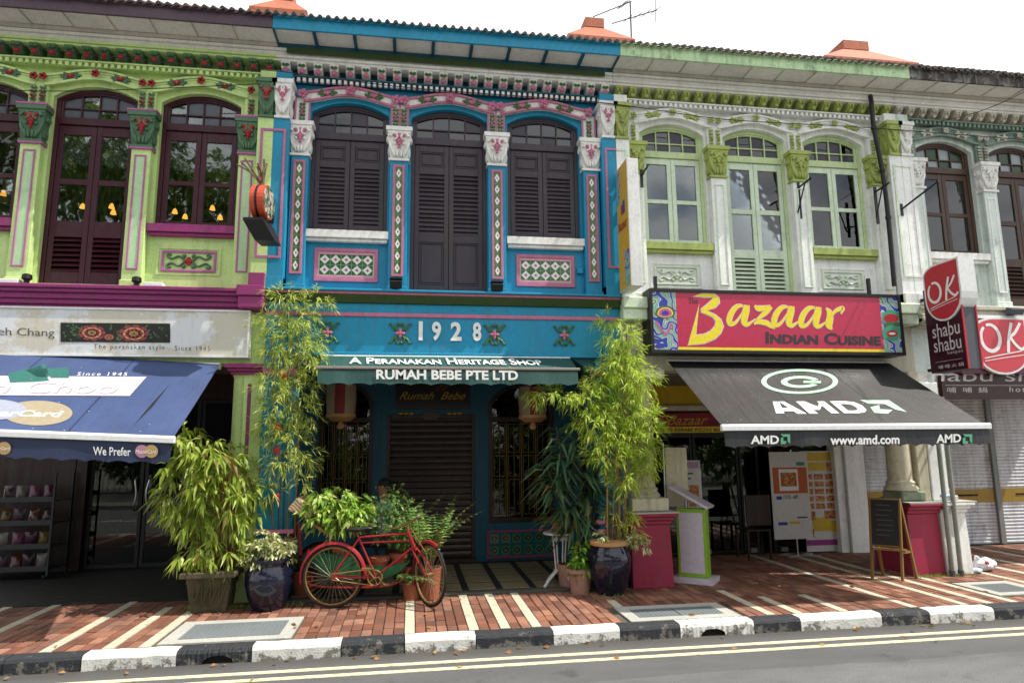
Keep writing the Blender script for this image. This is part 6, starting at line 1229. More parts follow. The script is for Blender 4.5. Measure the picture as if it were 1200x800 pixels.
hx = Vector((1, -.12, 0)).normalized(); wheel(T, rh, hx, R_); fhd = Vector((.5, -.87, 0)).normalized(); wheel(T, fh, fhd, R_)
guard(T, rh, hx, R_, -.1, 3.35); guard(T, fh, fhd, R_, 1.1, 3.6)
Zo = .05; bp = lambda px, py, y: P(px, py, y) + Vector((0, 0, Zo))
seatc, bbk, ht, hb_ = bp(420, 634, -.53), bp(440, 681, -.55), bp(479, 630, -.62), bp(485, 645, -.625); rearh = rh
for a, c_, r_, nm in ((seatc, bbk, .0125, 'seat_tube'), (seatc + Vector((0, 0, -.005)), ht, .012, 'top_tube'), (seatc.lerp(bbk, .15), ht.lerp(hb_, .55), .011, 'cross_tube'), (bbk, hb_, .0135, 'down_tube'), (hb_ + (hb_ - ht) * .3, ht + (ht - hb_) * .25, .02, 'head_tube')): T.part(nm, MB().tube([a, c_], r_, 10), M_fr, smooth=True)
axr = Vector((.12, 1, 0)).normalized() * .05
for sg in (-1, 1): T.part('seat_stay', MB().tube([seatc.lerp(bbk, .04) + axr * sg * .3, rh + axr * sg], .009, 8), M_fr, smooth=True); T.part('chain_stay', MB().tube([bbk + axr * sg * .5, rh + axr * sg], .010, 8), M_fr, smooth=True)
fax = fhd.cross(Vector((0, 0, 1)))
for sg in (-1, 1): T.part('fork_blade', MB().tube(spline([hb_ + Vector((0, 0, -.02)) + fax * sg * .03, hb_.lerp(fh, .5) + fax * sg * .05, fh + fax * sg * .05], 5), .011, 8), M_fr, smooth=True)
T.part('saddle', MB().blob(tuple(bp(416, 625, -.53)), .12, .075, .03, 0, 14, 7).blob(tuple(bp(428, 624, -.53)), .09, .03, .022, 0, 10, 6), plain('worn_black_leather', '#22211f', .5), smooth=True)
T.part('seat_post', MB().tube([seatc, bp(418, 628, -.53)], .012, 8), M_rust)
hbc = bp(477, 618, -.63); T.part('handlebar', MB().tube(spline([bp(456, 623, -.5), bp(464, 624, -.56), hbc, bp(486, 614, -.74), bp(491, 609, -.86)], 6), .012, 8).tube([hbc, ht], .013, 8), M_rust, smooth=True)
T.part('brake_cable', MB().tube(spline([bp(489, 612, -.8), bp(492, 630, -.75), bp(486, 648, -.66), hb_], 6), .0035, 5).tube(spline([bp(459, 623, -.52), bp(470, 634, -.58), bp(440, 636, -.55), bp(424, 640, -.54), rh + Vector((.02, 0, .2))], 6), .0035, 5), M_black); T.part('brake_rod', MB().tube([bp(481, 623, -.66), bp(500, 655, -.68), fh + fax * .06], .007, 6), M_rust); T.part('bell', MB().blob(tuple(bp(489.5, 610, -.84)), .025, .025, .02), M_chrome, smooth=True)
b = MB(); b.tube([bbk + axr * -.9 + (hx * math.cos(t) + Vector((0, 0, 1)) * math.sin(t)) * .08 for t in [i * .2618 for i in range(24)]], .009, 6, closed=True); [b.tube([bbk + axr * -.9, bbk + axr * -.9 + (hx * math.cos(t) + Vector((0, 0, 1)) * math.sin(t)) * .08], .007, 5) for t in (0, 1.257, 2.513, 3.77, 5.027)]; T.part('chain_wheel', b, M_rust); b = MB().tube([bbk + axr * -1.1 + Vector((-.01, 0, .1)), rh + axr * -1 + Vector((0, 0, .03))], .008, 6).tube([bbk + axr * -1.1 + Vector((-.01, 0, -.085)), rh + axr * -1 + Vector((0, 0, -.03))], .008, 6); T.part('chain', b, M_rust)
for sg in (-1, 1): b = MB().tube([bbk + axr * sg * 1.6, bbk + axr * sg * 1.6 + Vector((.09 * sg, 0, -.11 * sg))], .009, 6).obox(bbk + axr * sg * 2.3 + Vector((.09 * sg, 0, -.11 * sg)), (.045, 0, 0), (0, .03, 0), (0, 0, .01)); T.part('pedal', b, M_rust)
# sidecar
sx0_, sx1_ = -1.12, -.06; b = MB(); prof = [(sx0_, .58), (sx0_ + .05, .40), (sx0_ + .22, .28), (sx1_ - .25, .26), (sx1_ - .08, .32), (sx1_ + .06, .45), (sx1_ + .03, .45), (sx1_ - .1, .345), (sx1_ - .26, .285), (sx0_ + .23, .305), (sx0_ + .08, .42), (sx0_ + .03, .58)]
b.pxz(prof, -.36, .22); T.part('sidecar_tub', b, M_sgreen)
b = MB(); side = [(sx0_ + .02, .60), (sx0_ + .07, .42), (sx0_ + .23, .29), (sx1_ - .25, .27), (sx1_ - .05, .35), (sx1_ + .05, .44), (sx1_ - .2, .40), (sx1_ - .5, .44), (sx0_ + .45, .52)]; b.pxz(side, -.375, -.361); b.pxz(side, .221, .235); T.part('sidecar_side', b, M_sgreen)
wheel(T, Vector((-1.12, .42, .3)), Vector((1, .0, 0)), .3)
T.part('sidecar_frame', MB().tube(spline([(-1.15, -.38, .62), (-1.2, -.38, .3), (-.9, -.38, .2), (-.2, -.38, .2), (.0, -.38, .38)], 5), .012, 7).tube([(-1.12, .42, .3), (-1.1, -.4, .3)], .014, 7), M_fr, smooth=True)
ha, hb2, hc, hd2 = P(336, 597, -.38), P(362, 609, -.38), P(368, 597, -.38), P(348, 582, -.38); N = NT('striped_hood_canvas'); wv = N.n('TexWave', bands_direction='DIAGONAL'); wv.inputs['Scale'].default_value = 14; N.l(N.pos(), wv.inputs[0]); N.l(N.ramp(wv.outputs['Fac'], [(0, lin('#cdbb98')), (.62, lin('#bfa982')), (.8, lin('#8b5a4a'))]), N.b.inputs['Base Color']); N.b.inputs['Roughness'].default_value = .8
b = MB(); b.prism([ha, hb2, hc, hd2], (0, .48, 0)); T.part('folded_hood', b, N.m, bev=.02)
T.part('hood_arm', MB().bar(P(358, 607, -.39), P(392, 631, -.39), .045, .03).tube(spline([P(392, 631, -.39), P(382, 634, -.39), P(374, 648, -.38)], 5), .012, 6), M_rust)
T.part('hood_arm', MB().bar(P(358, 607, .28), P(392, 631, .28), .045, .03), M_rust); T.part('side_bar', MB().bar(P(350, 612, -.12), P(353, 650, -.12), .03), M_fr)
# plants riding in the sidecar
def potted(label, c, r, h, clusters, Y, mat, n, per, tw, ln, wd, dr, dep=.16, pm=None):
    T = Thing('potted_plant', label, 'plant', c, 'plants loaded in the trishaw'); pot(T, c, [(r * .75, 0), (r, h)], pm or M_tcotta, pm or M_tcotta, [(r, h - .01), (r * 1.13, h - .005), (r * 1.13, h + .04), (r * .98, h + .045)]); d = sprigs(CL(clusters, Y, dep), n, per, tw, ln, wd, 1, dr); foliage(T, 'foliage', d, mat, dr); twigs(T, d[4], M_bark, .002); return T
potted('bushy lime green croton in a terracotta pot behind the bicycle saddle', (-.80, -.25, .305), .10, .28, [(390, 590, 28, 14), (375, 600, 18, 14), (405, 600, 26, 14), (420, 592, 14, 12), (395, 612, 26, 9), (380, 580, 12, 6), (402, 578, 12, 6)], -.3, M_lf_cro, 210, 6, .06, .105, .046, .3)
potted('airy small-leaved shrub in a terracotta pot under the crossbar', (-.36, -.26, .30), .11, .16, [(440, 600, 14, 18), (455, 595, 16, 16), (465, 610, 16, 18), (445, 625, 14, 10), (476, 600, 10, 18), (462, 580, 8, 10)], -.3, M_lf_shr, 150, 7, .08, .05, .024, .15)
potted('leafy upright shrub in the second terracotta pot by the head tube', (-.14, -.2, .32), .10, .16, [(468, 585, 8, 12), (478, 605, 14, 22), (485, 628, 10, 14), (472, 625, 14, 14)], -.22, M_lf_shr, 110, 7, .08, .055, .026, .2)
for c, n, L_, lb in (((.24, -.26, .36), 26, .86, 'big feathery fern rising right of the handlebar'), ((-.06, -.10, .36), 18, .92, 'tall fern with arching fronds behind the crossbar')):
    T = Thing('potted_fern', lb, 'plant', (c[0], c[1], .006 if c[0] > 0 else .305), 'ferns by the trishaw'); hgt = c[2] - T.L.z
    pot(T, tuple(T.L), [(.1, 0), (.13, hgt)], M_tcotta) ; fern(T, (c[0], c[1], c[2] + .02), n, L_, M_lf_fern, up=2.6, spread=.75, lw=.055)
T = Thing('potted_fern', 'small fern in a terracotta pot on the ground behind the front wheel', 'plant', (.02, -.24, 0), 'ferns by the trishaw'); pot(T, (.02, -.24, .0), [(.09, 0), (.11, .2)], M_tcotta); fern(T, (.02, -.24, .22), 22, .36, M_lf_fern, up=.9)
# ------------------------------------------------------------------ seated man
mp_ = P(448, 561, 1.15); mx_, my_ = mp_.x + .03, 1.15
J = {'pel': (mx_ + .04, my_, .52), 'sp1': (mx_ + .05, my_, .70), 'sp2': (mx_ + .03, my_, .88), 'chest': (mx_ + .01, my_, .99), 'neck': (mx_ - .005, my_, 1.07), 'hd0': (mx_ - .02, my_, 1.15), 'hd1': (mx_ - .02, my_, 1.23), 'hd2': (mx_ - .01, my_, 1.285)}
E_ = [('pel', 'sp1'), ('sp1', 'sp2'), ('sp2', 'chest'), ('chest', 'neck'), ('neck', 'hd0'), ('hd0', 'hd1'), ('hd1', 'hd2')]; RAD = {'pel': (.14, .12), 'sp1': (.13, .11), 'sp2': (.14, .12), 'chest': (.12, .11), 'neck': (.055, .055), 'hd0': (.075, .065), 'hd1': (.088, .075), 'hd2': (.06, .055)}
for sg, t in ((-1, 'f'), (1, 'b')):
    y = my_ + sg * .17
    J.update({'sh' + t: (mx_ + .02, y, 1.0), 'el' + t: (mx_ - .06, y + sg * .04, .76), 'wr' + t: (mx_ - .26, y - sg * .02, .66), 'hn' + t: (mx_ - .33, y - sg * .03, .645), 'hp' + t: (mx_ - .02, my_ + sg * .09, .50), 'kn' + t: (mx_ - .40, my_ + sg * .12, .50), 'an' + t: (mx_ - .36, my_ + sg * .12, .12), 'to' + t: (mx_ - .52, my_ + sg * .13, .06), 'he' + t: (mx_ - .32, my_ + sg * .12, .065)})
    E_ += [('chest', 'sh' + t), ('sh' + t, 'el' + t), ('el' + t, 'wr' + t), ('wr' + t, 'hn' + t), ('pel', 'hp' + t), ('hp' + t, 'kn' + t), ('kn' + t, 'an' + t), ('an' + t, 'he' + t), ('he' + t, 'to' + t)]
    for k_, v_ in (('sh', .065), ('el', .045), ('wr', .03), ('hn', .035), ('hp', .1), ('kn', .065), ('an', .045), ('to', .035), ('he', .045)): RAD[k_ + t] = (v_, v_)
names = list(J); me = bpy.data.meshes.new('body'); me.from_pydata([Vector(J[k]) for k in names], [(names.index(a), names.index(c_)) for a, c_ in E_], []); me.update()
tmp = bpy.data.objects.new('tmp_body', me); COL.objects.link(tmp); md = tmp.modifiers.new('skin', 'SKIN'); sv = me.skin_vertices[0].data if me.skin_vertices else None
if sv is None: me.attributes; 
else:
    for i, k in enumerate(names): sv[i].radius = RAD[k]; sv[i].use_root = (k == 'pel')
tmp.modifiers.new('sub', 'SUBSURF').levels = 2; tmp.modifiers['sub'].render_levels = 2
dg = bpy.context.evaluated_depsgraph_get(); dg.update(); bm_ = bpy.data.meshes.new_from_object(tmp.evaluated_get(dg)); bpy.data.objects.remove(tmp)
T = Thing('person', 'seated man in a pale blue patterned shirt behind the trishaw plants', 'person', (mx_, my_, 0)); bm_.transform(Matrix.Translation(-T.L)); bm_.name = 'body'
M_skin = plain('skin', '#a06c50', .5); N = NT('blue_patterned_shirt'); vo = N.n('TexVoronoi'); vo.inputs['Scale'].default_value = 45; N.l(N.pos(), vo.inputs['Vector']); N.l(N.ramp(vo.outputs['Distance'], [(.2, lin('#6f7fa8')), (.5, lin('#c3cbe0'))]), N.b.inputs['Base Color']); N.b.inputs['Roughness'].default_value = .8
bm_.materials.clear()
for mt in (M_skin, N.m, plain('dark_trousers', '#2b2c33', .8), M_black): bm_.materials.append(mt)
for p in bm_.polygons:
    c = p.center + T.L; p.use_smooth = True
    p.material_index = 3 if c.z < .12 else 2 if c.z < .6 and (c.x > mx_ - .55) and not (c.z > .6) else 0 if c.z > 1.05 or (c.x < mx_ - .13 and c.z > .58) else 1
body = obj('body', bm_, T.r)
b = MB(); hc_ = Vector(J['hd1']); b.blob((hc_.x + .022, hc_.y, hc_.z + .028), .092, .084, .088, 0, 14, 9); hr = T.part('hair', b, plain('dark_hair', '#17120f', .7), smooth=True)
b = MB().blob((hc_.x - .092, hc_.y, hc_.z - .015), .02, .014, .022, 0, 7, 5).blob((hc_.x + .0, hc_.y - .076, hc_.z - .01), .018, .01, .028, 0, 7, 5).blob((hc_.x + .0, hc_.y + .076, hc_.z - .01), .018, .01, .028, 0, 7, 5).blob((hc_.x - .078, hc_.y, hc_.z - .062), .014, .022, .008, 0, 7, 5); T.part('face_features', b, M_skin, smooth=True)
b = MB()
for sg in (-1, 1): b.blob((hc_.x - .082, hc_.y + sg * .03, hc_.z + .008), .008, .012, .007, 0, 7, 5)
T.part('eye', b, M_black, smooth=True)
for t, sg in (('f', -1), ('b', 1)):
    h_ = Vector(J['hn' + t]); b = MB()
    for k in range(4): yy = h_.y + (k - 1.5) * .019; L_ = (.07, .08, .075, .06)[k]; b.tube([(h_.x + .01, yy, h_.z + .005), (h_.x - L_ * .5, yy, h_.z - .004), (h_.x - L_ * .85, yy, h_.z - .03)], [.010, .009, .007], 6)
    b.tube([(h_.x + .03, h_.y - sg * .03, h_.z), (h_.x - .01, h_.y - sg * .055, h_.z), (h_.x - .04, h_.y - sg * .055, h_.z - .01)], [.011, .010, .008], 6); T.part('fingers', b, M_skin, smooth=True)
T = Thing('stool', 'low wooden stool the seated man sits on', 'stool', (mx_ + .05, my_, 0)); T.part('seat', MB().box(mx_ - .12, mx_ + .24, my_ - .18, my_ + .18, .40, .43), M_dwood, bev=.006)
for dx in (-.09, .21):
    for dy in (-.14, .14): T.part('leg', MB().bar((mx_ + dx, my_ + dy, .007), (mx_ + dx, my_ + dy, .40), .035), M_dwood)
# ------------------------------------------------------------------ things in the arcades
N = NT('lantern_paper'); sp = N.n('SeparateXYZ'); N.l(N.n('TexCoord').outputs['Object'], sp.inputs[0]); an = N.math('MULTIPLY', N.math('ARCTAN2', sp.outputs[1], sp.outputs[0]), 1.0); st_ = N.math('SINE', N.math('MULTIPLY', an, 3.0)); N.l(N.mix(N.ramp(st_, [(.45, (0, 0, 0)), (.5, (1, 1, 1))]), lin('#8d7d62'), lin('#7a1c20')), N.b.inputs['Base Color']); N.b.inputs['Roughness'].default_value = .7
for px, py, lb in ((400, 468, 'red and cream paper lantern hanging left of the black plaque'), (624, 470, 'red and cream paper lantern hanging right of the black plaque')):
    p = P(px, py, .9); T = Thing('paper_lantern', lb, 'lantern', (p.x, .9, p.z), 'lanterns in the blue arcade'); T.part('shade', MB().lathe([(.1, -.26), (.19, -.2), (.205, .0), (.195, .2), (.1, .25)], (p.x, .9, p.z), 24), N.m, smooth=True); T.part('base_ring', MB().lathe([(.12, -.30), (.205, -.24), (.2, -.2), (.12, -.2)], (p.x, .9, p.z), 24), M_ltan, smooth=True); T.part('tassel', MB().lathe([(.035, -.4), (.05, -.36), (.02, -.3)], (p.x, .9, p.z), 12), M_ltan); T.part('cord', MB().tube([(p.x, .9, p.z + .25), (p.x, .9, 2.99)], .006, 6), M_black)
# reception stand
T = Thing('menu_stand', 'lime green and white menu stand with tilted top beside the crimson plinth', 'stand', (3.7, .1, 0)); M_lg = plain('lime_laminate', '#8ab82c', .4); M_lav = plain('lavender_laminate', '#cfc6d3', .4)
uz = Vector((0, 0, 1)); fa = Vector((.62, .78, 0)).normalized(); fb = Vector((.78, -.62, 0)).normalized(); sc0 = Vector((3.68, .05, 0))
T.part('base', MB().obox(sc0 + uz * .035, fa * .2, fb * .27, uz * .033), M_lav, bev=.004); T.part('body', MB().obox(sc0 + uz * .50, fa * .085, fb * .19, uz * .43), M_lg, bev=.004); T.part('side_panel', MB().obox(sc0 + uz * .5 - fa * .087, fa * .003, fb * .155, uz * .38), M_lav)
b = MB();
for sg in (-.6, .6): b.tube([sc0 + fb * .12 * sg + uz * .93, sc0 + fb * .12 * sg + uz * 1.06], .022, 10)
T.part('neck', b, M_chrome); T.part('sloping_top', MB().obox(sc0 + uz * 1.08, (fb * .25 + uz * -.13), fa * .17, (fb * .008 + uz * .016)), M_lav, bev=.004)
# cream board on a chrome stand
T = Thing('blank_board', 'cream blank board on a thin chrome stand behind the menu stand', 'board', (3.62, .35, 0)); a, c_ = P(790, 593, .35), P(804, 524, .35); T.part('board', MB().box(a.x - .1, c_.x, .34, .36, a.z, c_.z), M_cream, bev=.004); T.part('post', MB().tube([(a.x - .13, .33, .0), (a.x - .13, .33, c_.z + .06)], .012, 8), M_chrome); T.part('foot', MB().box(a.x - .3, a.x + .0, .28, .38, .003, .03), M_chrome)
def poster(name, label, cat, x0, x1, z0, z1, y, items, mats, stand=None, back='#d8d6d4', lean=0):
    T = Thing(name, label, cat, ((x0 + x1) / 2, y, 0)); T.part('sheet', MB().box(x0, x1, y, y + .012, z0, z1), plain('card_' + back[1:], back, .5)); w, h = x1 - x0, z1 - z0
    for k, (nm, a0, b0, a1, b1, mt) in enumerate(items): T.part(nm, MB().box(x0 + w * a0, x0 + w * a1, y - .002 - .0008 * k / 4, y - .0004, z0 + h * b0, z0 + h * b1), mats[mt])
    return T
def foodmat(name, seed):
    N = NT(name); n1 = N.noise(N.pos(), 26 + seed, 5, .7); N.l(N.ramp(n1, [(.3, lin('#3a1a10')), (.45, lin('#9a4a1c')), (.58, lin('#c98a34')), (.7, lin('#e0d2b8'))]), N.b.inputs['Base Color']); N.b.inputs['Roughness'].default_value = .4; return N.m
FM = dict(food=foodmat('food_photo', 0), or_=plain('orange_print', '#c0602a', .5), ph=foodmat('brochure_photo', 8), yl=plain('gold_print', '#d7b52a', .5), dk=M_txtdk, bl=plain('blue_print', '#2c4aa0', .5), gr=plain('teal_text', '#3f8a7a', .5), pu=plain('purple_print', '#9a3a86', .5), wh=M_wht, lb=plain('lilac_print', '#b79ab8', .5))
a, c_ = P(910, 632, 1.55), P(945, 529, 1.55)
T = poster('banner_stand', 'white promotional banner with orange brochure picture on a steel stand', 'banner', a.x - .03, c_.x, a.z, c_.z, 1.55, [('orange_panel', .06, .52, .96, .82, 'or_'), ('brochure', .22, .55, .72, .80, 'wh'), ('brochure_photo', .26, .6, .68, .76, 'ph'), ('blue_logo', .7, .84, .92, .88, 'gr'), ('emblem', .12, .45, .26, .49, 'bl'), ('logo_strip', .12, .16, .36, .195, 'bl'), ('logo_strip', .42, .17, .68, .2, 'yl'), ('text_line', .62, .235, .9, .25, 'dk')], FM)
b = MB(); put_text(b, '15% off', (a.x + .17, 1.545, a.z + .62), (.25, 0, 0), (0, 0, .065), bold=.02); T.part('lettering', b, FM['gr'])
T.part('pole', MB().tube([((a.x + c_.x) / 2 + .05, 1.58, .02), ((a.x + c_.x) / 2 + .05, 1.58, c_.z + .03)], .012, 8), M_chrome); T.part('foot', MB().bar((a.x + .12, 1.45, .012), (c_.x + .05, 1.7, .012), .03, .02).bar((a.x + .12, 1.7, .012), (c_.x + .05, 1.45, .012), .03, .02), M_chrome)
a, c_ = P(946, 644, 1.8), P(975.5, 528, 1.8); it = [('gold_header', .03, .90, .97, .985, 'yl'), ('gold_band', .03, .80, .75, .885, 'yl'), ('food_photo', .77, .80, .97, .885, 'food'), ('purple_band', .0, .06, 1, .115, 'pu')]
for r_ in range(5):
    for k in range(3): it.append(('food_photo', .04 + k * .33, .42 + r_ * .073, .31 + k * .33, .475 + r_ * .073, 'food'))
it += [('restaurant_photo', .22, .20, .75, .335, 'yl'), ('food_photo', .03, .31, .32, .395, 'food'), ('food_photo', .6, .32, .97, .40, 'food'), ('food_photo', .75, .19, .97, .30, 'yl'), ('food_photo', .03, .14, .24, .22, 'food')]
poster('menu_banner', 'tall menu banner with rows of dish photographs by the white pier', 'banner', a.x, c_.x, .02, c_.z, 1.8, it, FM)
a, c_ = P(797, 590, 1.2), P(820, 539, 1.2); T = poster('menu_poster', 'small framed menu poster behind the menu stand', 'poster', a.x - .05, c_.x, a.z - .1, c_.z, 1.2, [('dish_photo', .12, .08, .44, .5, 'food'), ('dish_photo', .5, .08, .9, .5, 'food'), ('header', .1, .84, .95, .97, 'lb'), ('text_line', .15, .72, .7, .75, 'dk'), ('text_line', .15, .62, .6, .65, 'dk')], FM); T.part('post', MB().tube([((a.x + c_.x) / 2, 1.23, .0), ((a.x + c_.x) / 2, 1.23, a.z)], .015, 8).box((a.x + c_.x) / 2 - .15, (a.x + c_.x) / 2 + .15, 1.1, 1.35, .003, .02), M_black)
# folding chair inside the restaurant
T = Thing('chair', 'dark wooden chair standing just inside the restaurant glass', 'chair', (5.3, 1.55, 0)); cx, cy = 5.30, 1.52; T.part('seat', MB().box(cx - .2, cx + .2, cy - .2, cy + .2, .43, .46), M_dwood, bev=.005); T.part('backrest', MB().box(cx - .2, cx + .2, cy - .22, cy - .195, .52, .98), M_dwood, bev=.005)
for dx in (-.18, .18):
    for dy in (-.18, .18): T.part('leg', MB().bar((cx + dx, cy + dy, .003), (cx + dx, cy + dy, .43), .03), M_dwood)
# chalkboard
T = Thing('chalkboard_easel', 'small wooden A-frame chalkboard in front of the right crimson plinth', 'sign', (6.4, .15, 0)); M_ewood = paint('varnished_easel_wood', '#8a6a34', .5, .3); P0 = Vector((6.02, -.22, 0)); P1 = Vector((6.26, -.47, 0)); P2 = Vector((6.57, -.34, 0)); P3 = Vector((6.3, -.06, 0)); tA = Vector((6.12, -.17, 1.03)); tB = Vector((6.36, -.42, 1.03))
for q, t_, nm in ((P0, tA, 'front_leg'), (P1, tB, 'front_leg'), (P2, tB, 'rear_leg'), (P3, tA, 'rear_leg')): T.part(nm, MB().bar(q + Vector((0, 0, .003)), t_, .03, .03), M_ewood)
a0, a1 = P0.lerp(tA, .42), P1.lerp(tB, .42); b0, b1 = P0.lerp(tA, .98), P1.lerp(tB, .98); nn = (a1 - a0).cross(b0 - a0).normalized() * .012
b = MB(); b.prism([a0, a1, b1, b0], nn); T.part('chalkboard', b, plain('blackboard', '#16110f', .6)); b = MB()
for u, v in ((a0, a1), (b0, b1)): b.bar(u - nn * .5, v - nn * .5, .03, .03)
T.part('board_rail', b, M_ewood); b = MB()
fn_ = -nn.normalized() if nn.y > 0 else nn.normalized()
for r_ in range(7):
    u0, u1 = .18 + random.uniform(0, .1), .8 - random.uniform(0, .2); z_ = .88 - r_ * .11; s_ = a0.lerp(b0, z_).lerp(a1.lerp(b1, z_), u0); e_ = a0.lerp(b0, z_).lerp(a1.lerp(b1, z_), u1); m0 = 12; b.tube([s_.lerp(e_, i / m0) + fn_ * .014 + Vector((0, 0, .008 * math.sin(i * 2.1 + r_))) for i in range(m0 + 1)], .0018, 4)
T.part('chalk_scribble', b, plain('chalk', '#8c8780', .9), kind='stuff'); T.part('shelf', MB().prism([P0.lerp(tA, .36) - Vector((.02, .05, 0)), P1.lerp(tB, .36) + Vector((.02, -.05, 0)), P1.lerp(tB, .36) + Vector((.1, .02, 0)), P0.lerp(tA, .36) + Vector((.06, .05, 0))], (0, 0, .02)), M_ewood)
T.part('side_brace', MB().bar(P1.lerp(tB, .34), P2.lerp(tB, .34), .022, .03), M_ewood)
# two steel pipes by the right plinth
for px, lb in ((1105.5, 'left one of two grey steel pipes standing at the right plinth'), (1115.5, 'right one of two grey steel pipes standing at the right plinth')):
    p = G(px + 6, 669); T = Thing('steel_pipe', lb, 'pipe', (p.x, -.28, 0), 'steel pipes at the right plinth'); x_ = P(px, 600, -.28).x + .02; T.part('tube', MB().tube([(x_, -.30, .06), (x_, -.30, 1.0), (x_, -.30, 2.38)], .03, 12), paint('grey_pipe_paint', '#8d9188', .5, .3), smooth=True); T.part('sleeve', MB().tube([(x_, -.30, .0), (x_, -.30, .075)], .038, 12), M_slate); T.part('clamp', MB().tube([(x_, -.30, 1.8), (x_, -.30, 1.84)], .036, 12).box(x_ - .015, x_ + .015, -.3, -.12, 1.805, 1.835), M_chrome)
# plastic bags
def crumple(c, rx, ry, rz, mat, name, label, n=16, k=10, knot=True):
    b = MB(); b.blob((0, 0, 0), 1, 1, 1, 0, n, k); vs = []
    for x, y, z in b.v: f = 1 + .16 * math.sin(7 * x + 3 * z) * math.cos(5 * y + 2) + random.uniform(-.05, .05); vs.append((c[0] + x * rx * f, c[1] + y * ry * f, max(c[2], c[2] + rz + z * rz * f)))
    b.v = vs; single(name, b, mat, label, 'bag', c, smooth=False) if not knot else None
    if knot: T = Thing(name, label, 'bag', c); T.part('bag_body', b, mat); T.part('handle_loop', MB().tube(spline([(c[0] - rx * .3, c[1], c[2] + rz * 1.6), (c[0] - rx * .8, c[1], c[2] + rz * 2.3), (c[0] - rx * .95, c[1], c[2] + rz * 1.8)], 4), .014, 6), mat); T.part('red_print', MB().blob((c[0] - rx * .35, c[1] - ry * .8, c[2] + rz * 1.35), rx * .22, .02, rz * .35, 0, 8, 5), M_red)
M_poly = plain('white_polythene', '#d5d6da', .3); g = G(1162, 670); crumple((g.x, g.y + .1, .003), .15, .12, .085, M_poly, 'plastic_bag', 'knotted white plastic bag dropped on the pavement at right'); g = G(1146, 671); crumple((g.x - .03, g.y, .003), .085, .07, .035, plain('clear_polythene', '#b9c4d8', .2), 'plastic_wrapper', 'small crumpled clear wrapper beside the white plastic bag', knot=False)
crumple((7.32, -.02, .966), .17, .12, .055, plain('blue_polythene', '#3f86c8', .35), 'cloth_bundle', 'crumpled blue plastic bag lying on the white plinth top', knot=False)
# display rack in the lime house
M_rackg = plain('dark_wire_rack', '#33363a', .5)
T = Thing('display_rack', 'grey wire display rack of snack packets at the left edge', 'rack', (-5.6, 2.3, 0)); rx0, rx1, ry0, ry1 = -6.1, -5.0, 1.95, 2.45
b = MB()
for x in (rx0, rx1):
    for y in (ry0, ry1): b.bar((x, y, .05), (x, y, 1.45), .025)
T.part('rack_post', b, M_rackg)
for k, z in enumerate((.12, .42, .74, 1.06)): b = MB().box(rx0, rx1, ry0, ry1, z, z + .015).box(rx0, rx1, ry0 - .012, ry0, z, z + .07); T.part('shelf', b, M_rackg)
for x in (rx0 + .05, rx1 - .05): T.part('castor', MB().blob((x, ry0 + .03, .03), .03, .02, .03), M_black)
hues = ['#4a2038', '#6a6660', '#5a3420', '#5f4c24', '#6a3a54', '#3a2430', '#463446']; sm = [plain('packet_%s' % h[1:], h, .2) for h in hues]; pk = MB()
pk = MB(); gx, gz = 6, 8; vs = []
for sg in (-1, 1):
    for j in range(gz + 1):
        for i in range(gx + 1): u, w = i / gx, j / gz; bul = (math.sin(math.pi * u) * math.sin(math.pi * w)) ** .5 * .032; vs.append(((u - .5) * .15 * (1 - .06 * math.sin(math.pi * w)), sg * (bul * (1 + .25 * math.sin(9 * u + 5 * w)) + .001), w * .21))
nn_ = (gx + 1) * (gz + 1); pk.add(vs, [(q * nn_ + j * (gx + 1) + i, q * nn_ + j * (gx + 1) + i + 1, q * nn_ + (j + 1) * (gx + 1) + i + 1, q * nn_ + (j + 1) * (gx + 1) + i) for q in (0, 1) for j in range(gz) for i in range(gx)]); SN = [pk.mesh('snack_packet', m_, smooth=True) for m_ in sm]
for k, z in enumerate((.135, .435, .755, 1.075)):
    for i in range(6): x = rx0 + .1 + i * .175 + random.uniform(-.02, .02); o = obj('snack_packet', SN[(i * 3 + k * 2) % 7], None, (x, ry0 + .1, z), (random.uniform(-.3, .1), 0, random.uniform(-.3, .3))); tag(o, '%s snack packet, %s from left on the %s rack shelf' % (['wine red', 'silver grey', 'brown', 'mustard', 'pink', 'dark plum', 'mauve'][(i * 3 + k * 2) % 7], ['first', 'second', 'third', 'fourth', 'fifth', 'last'][i], ['bottom', 'second lowest', 'second highest', 'top'][k]), 'packet', 'snack packets on the display rack')
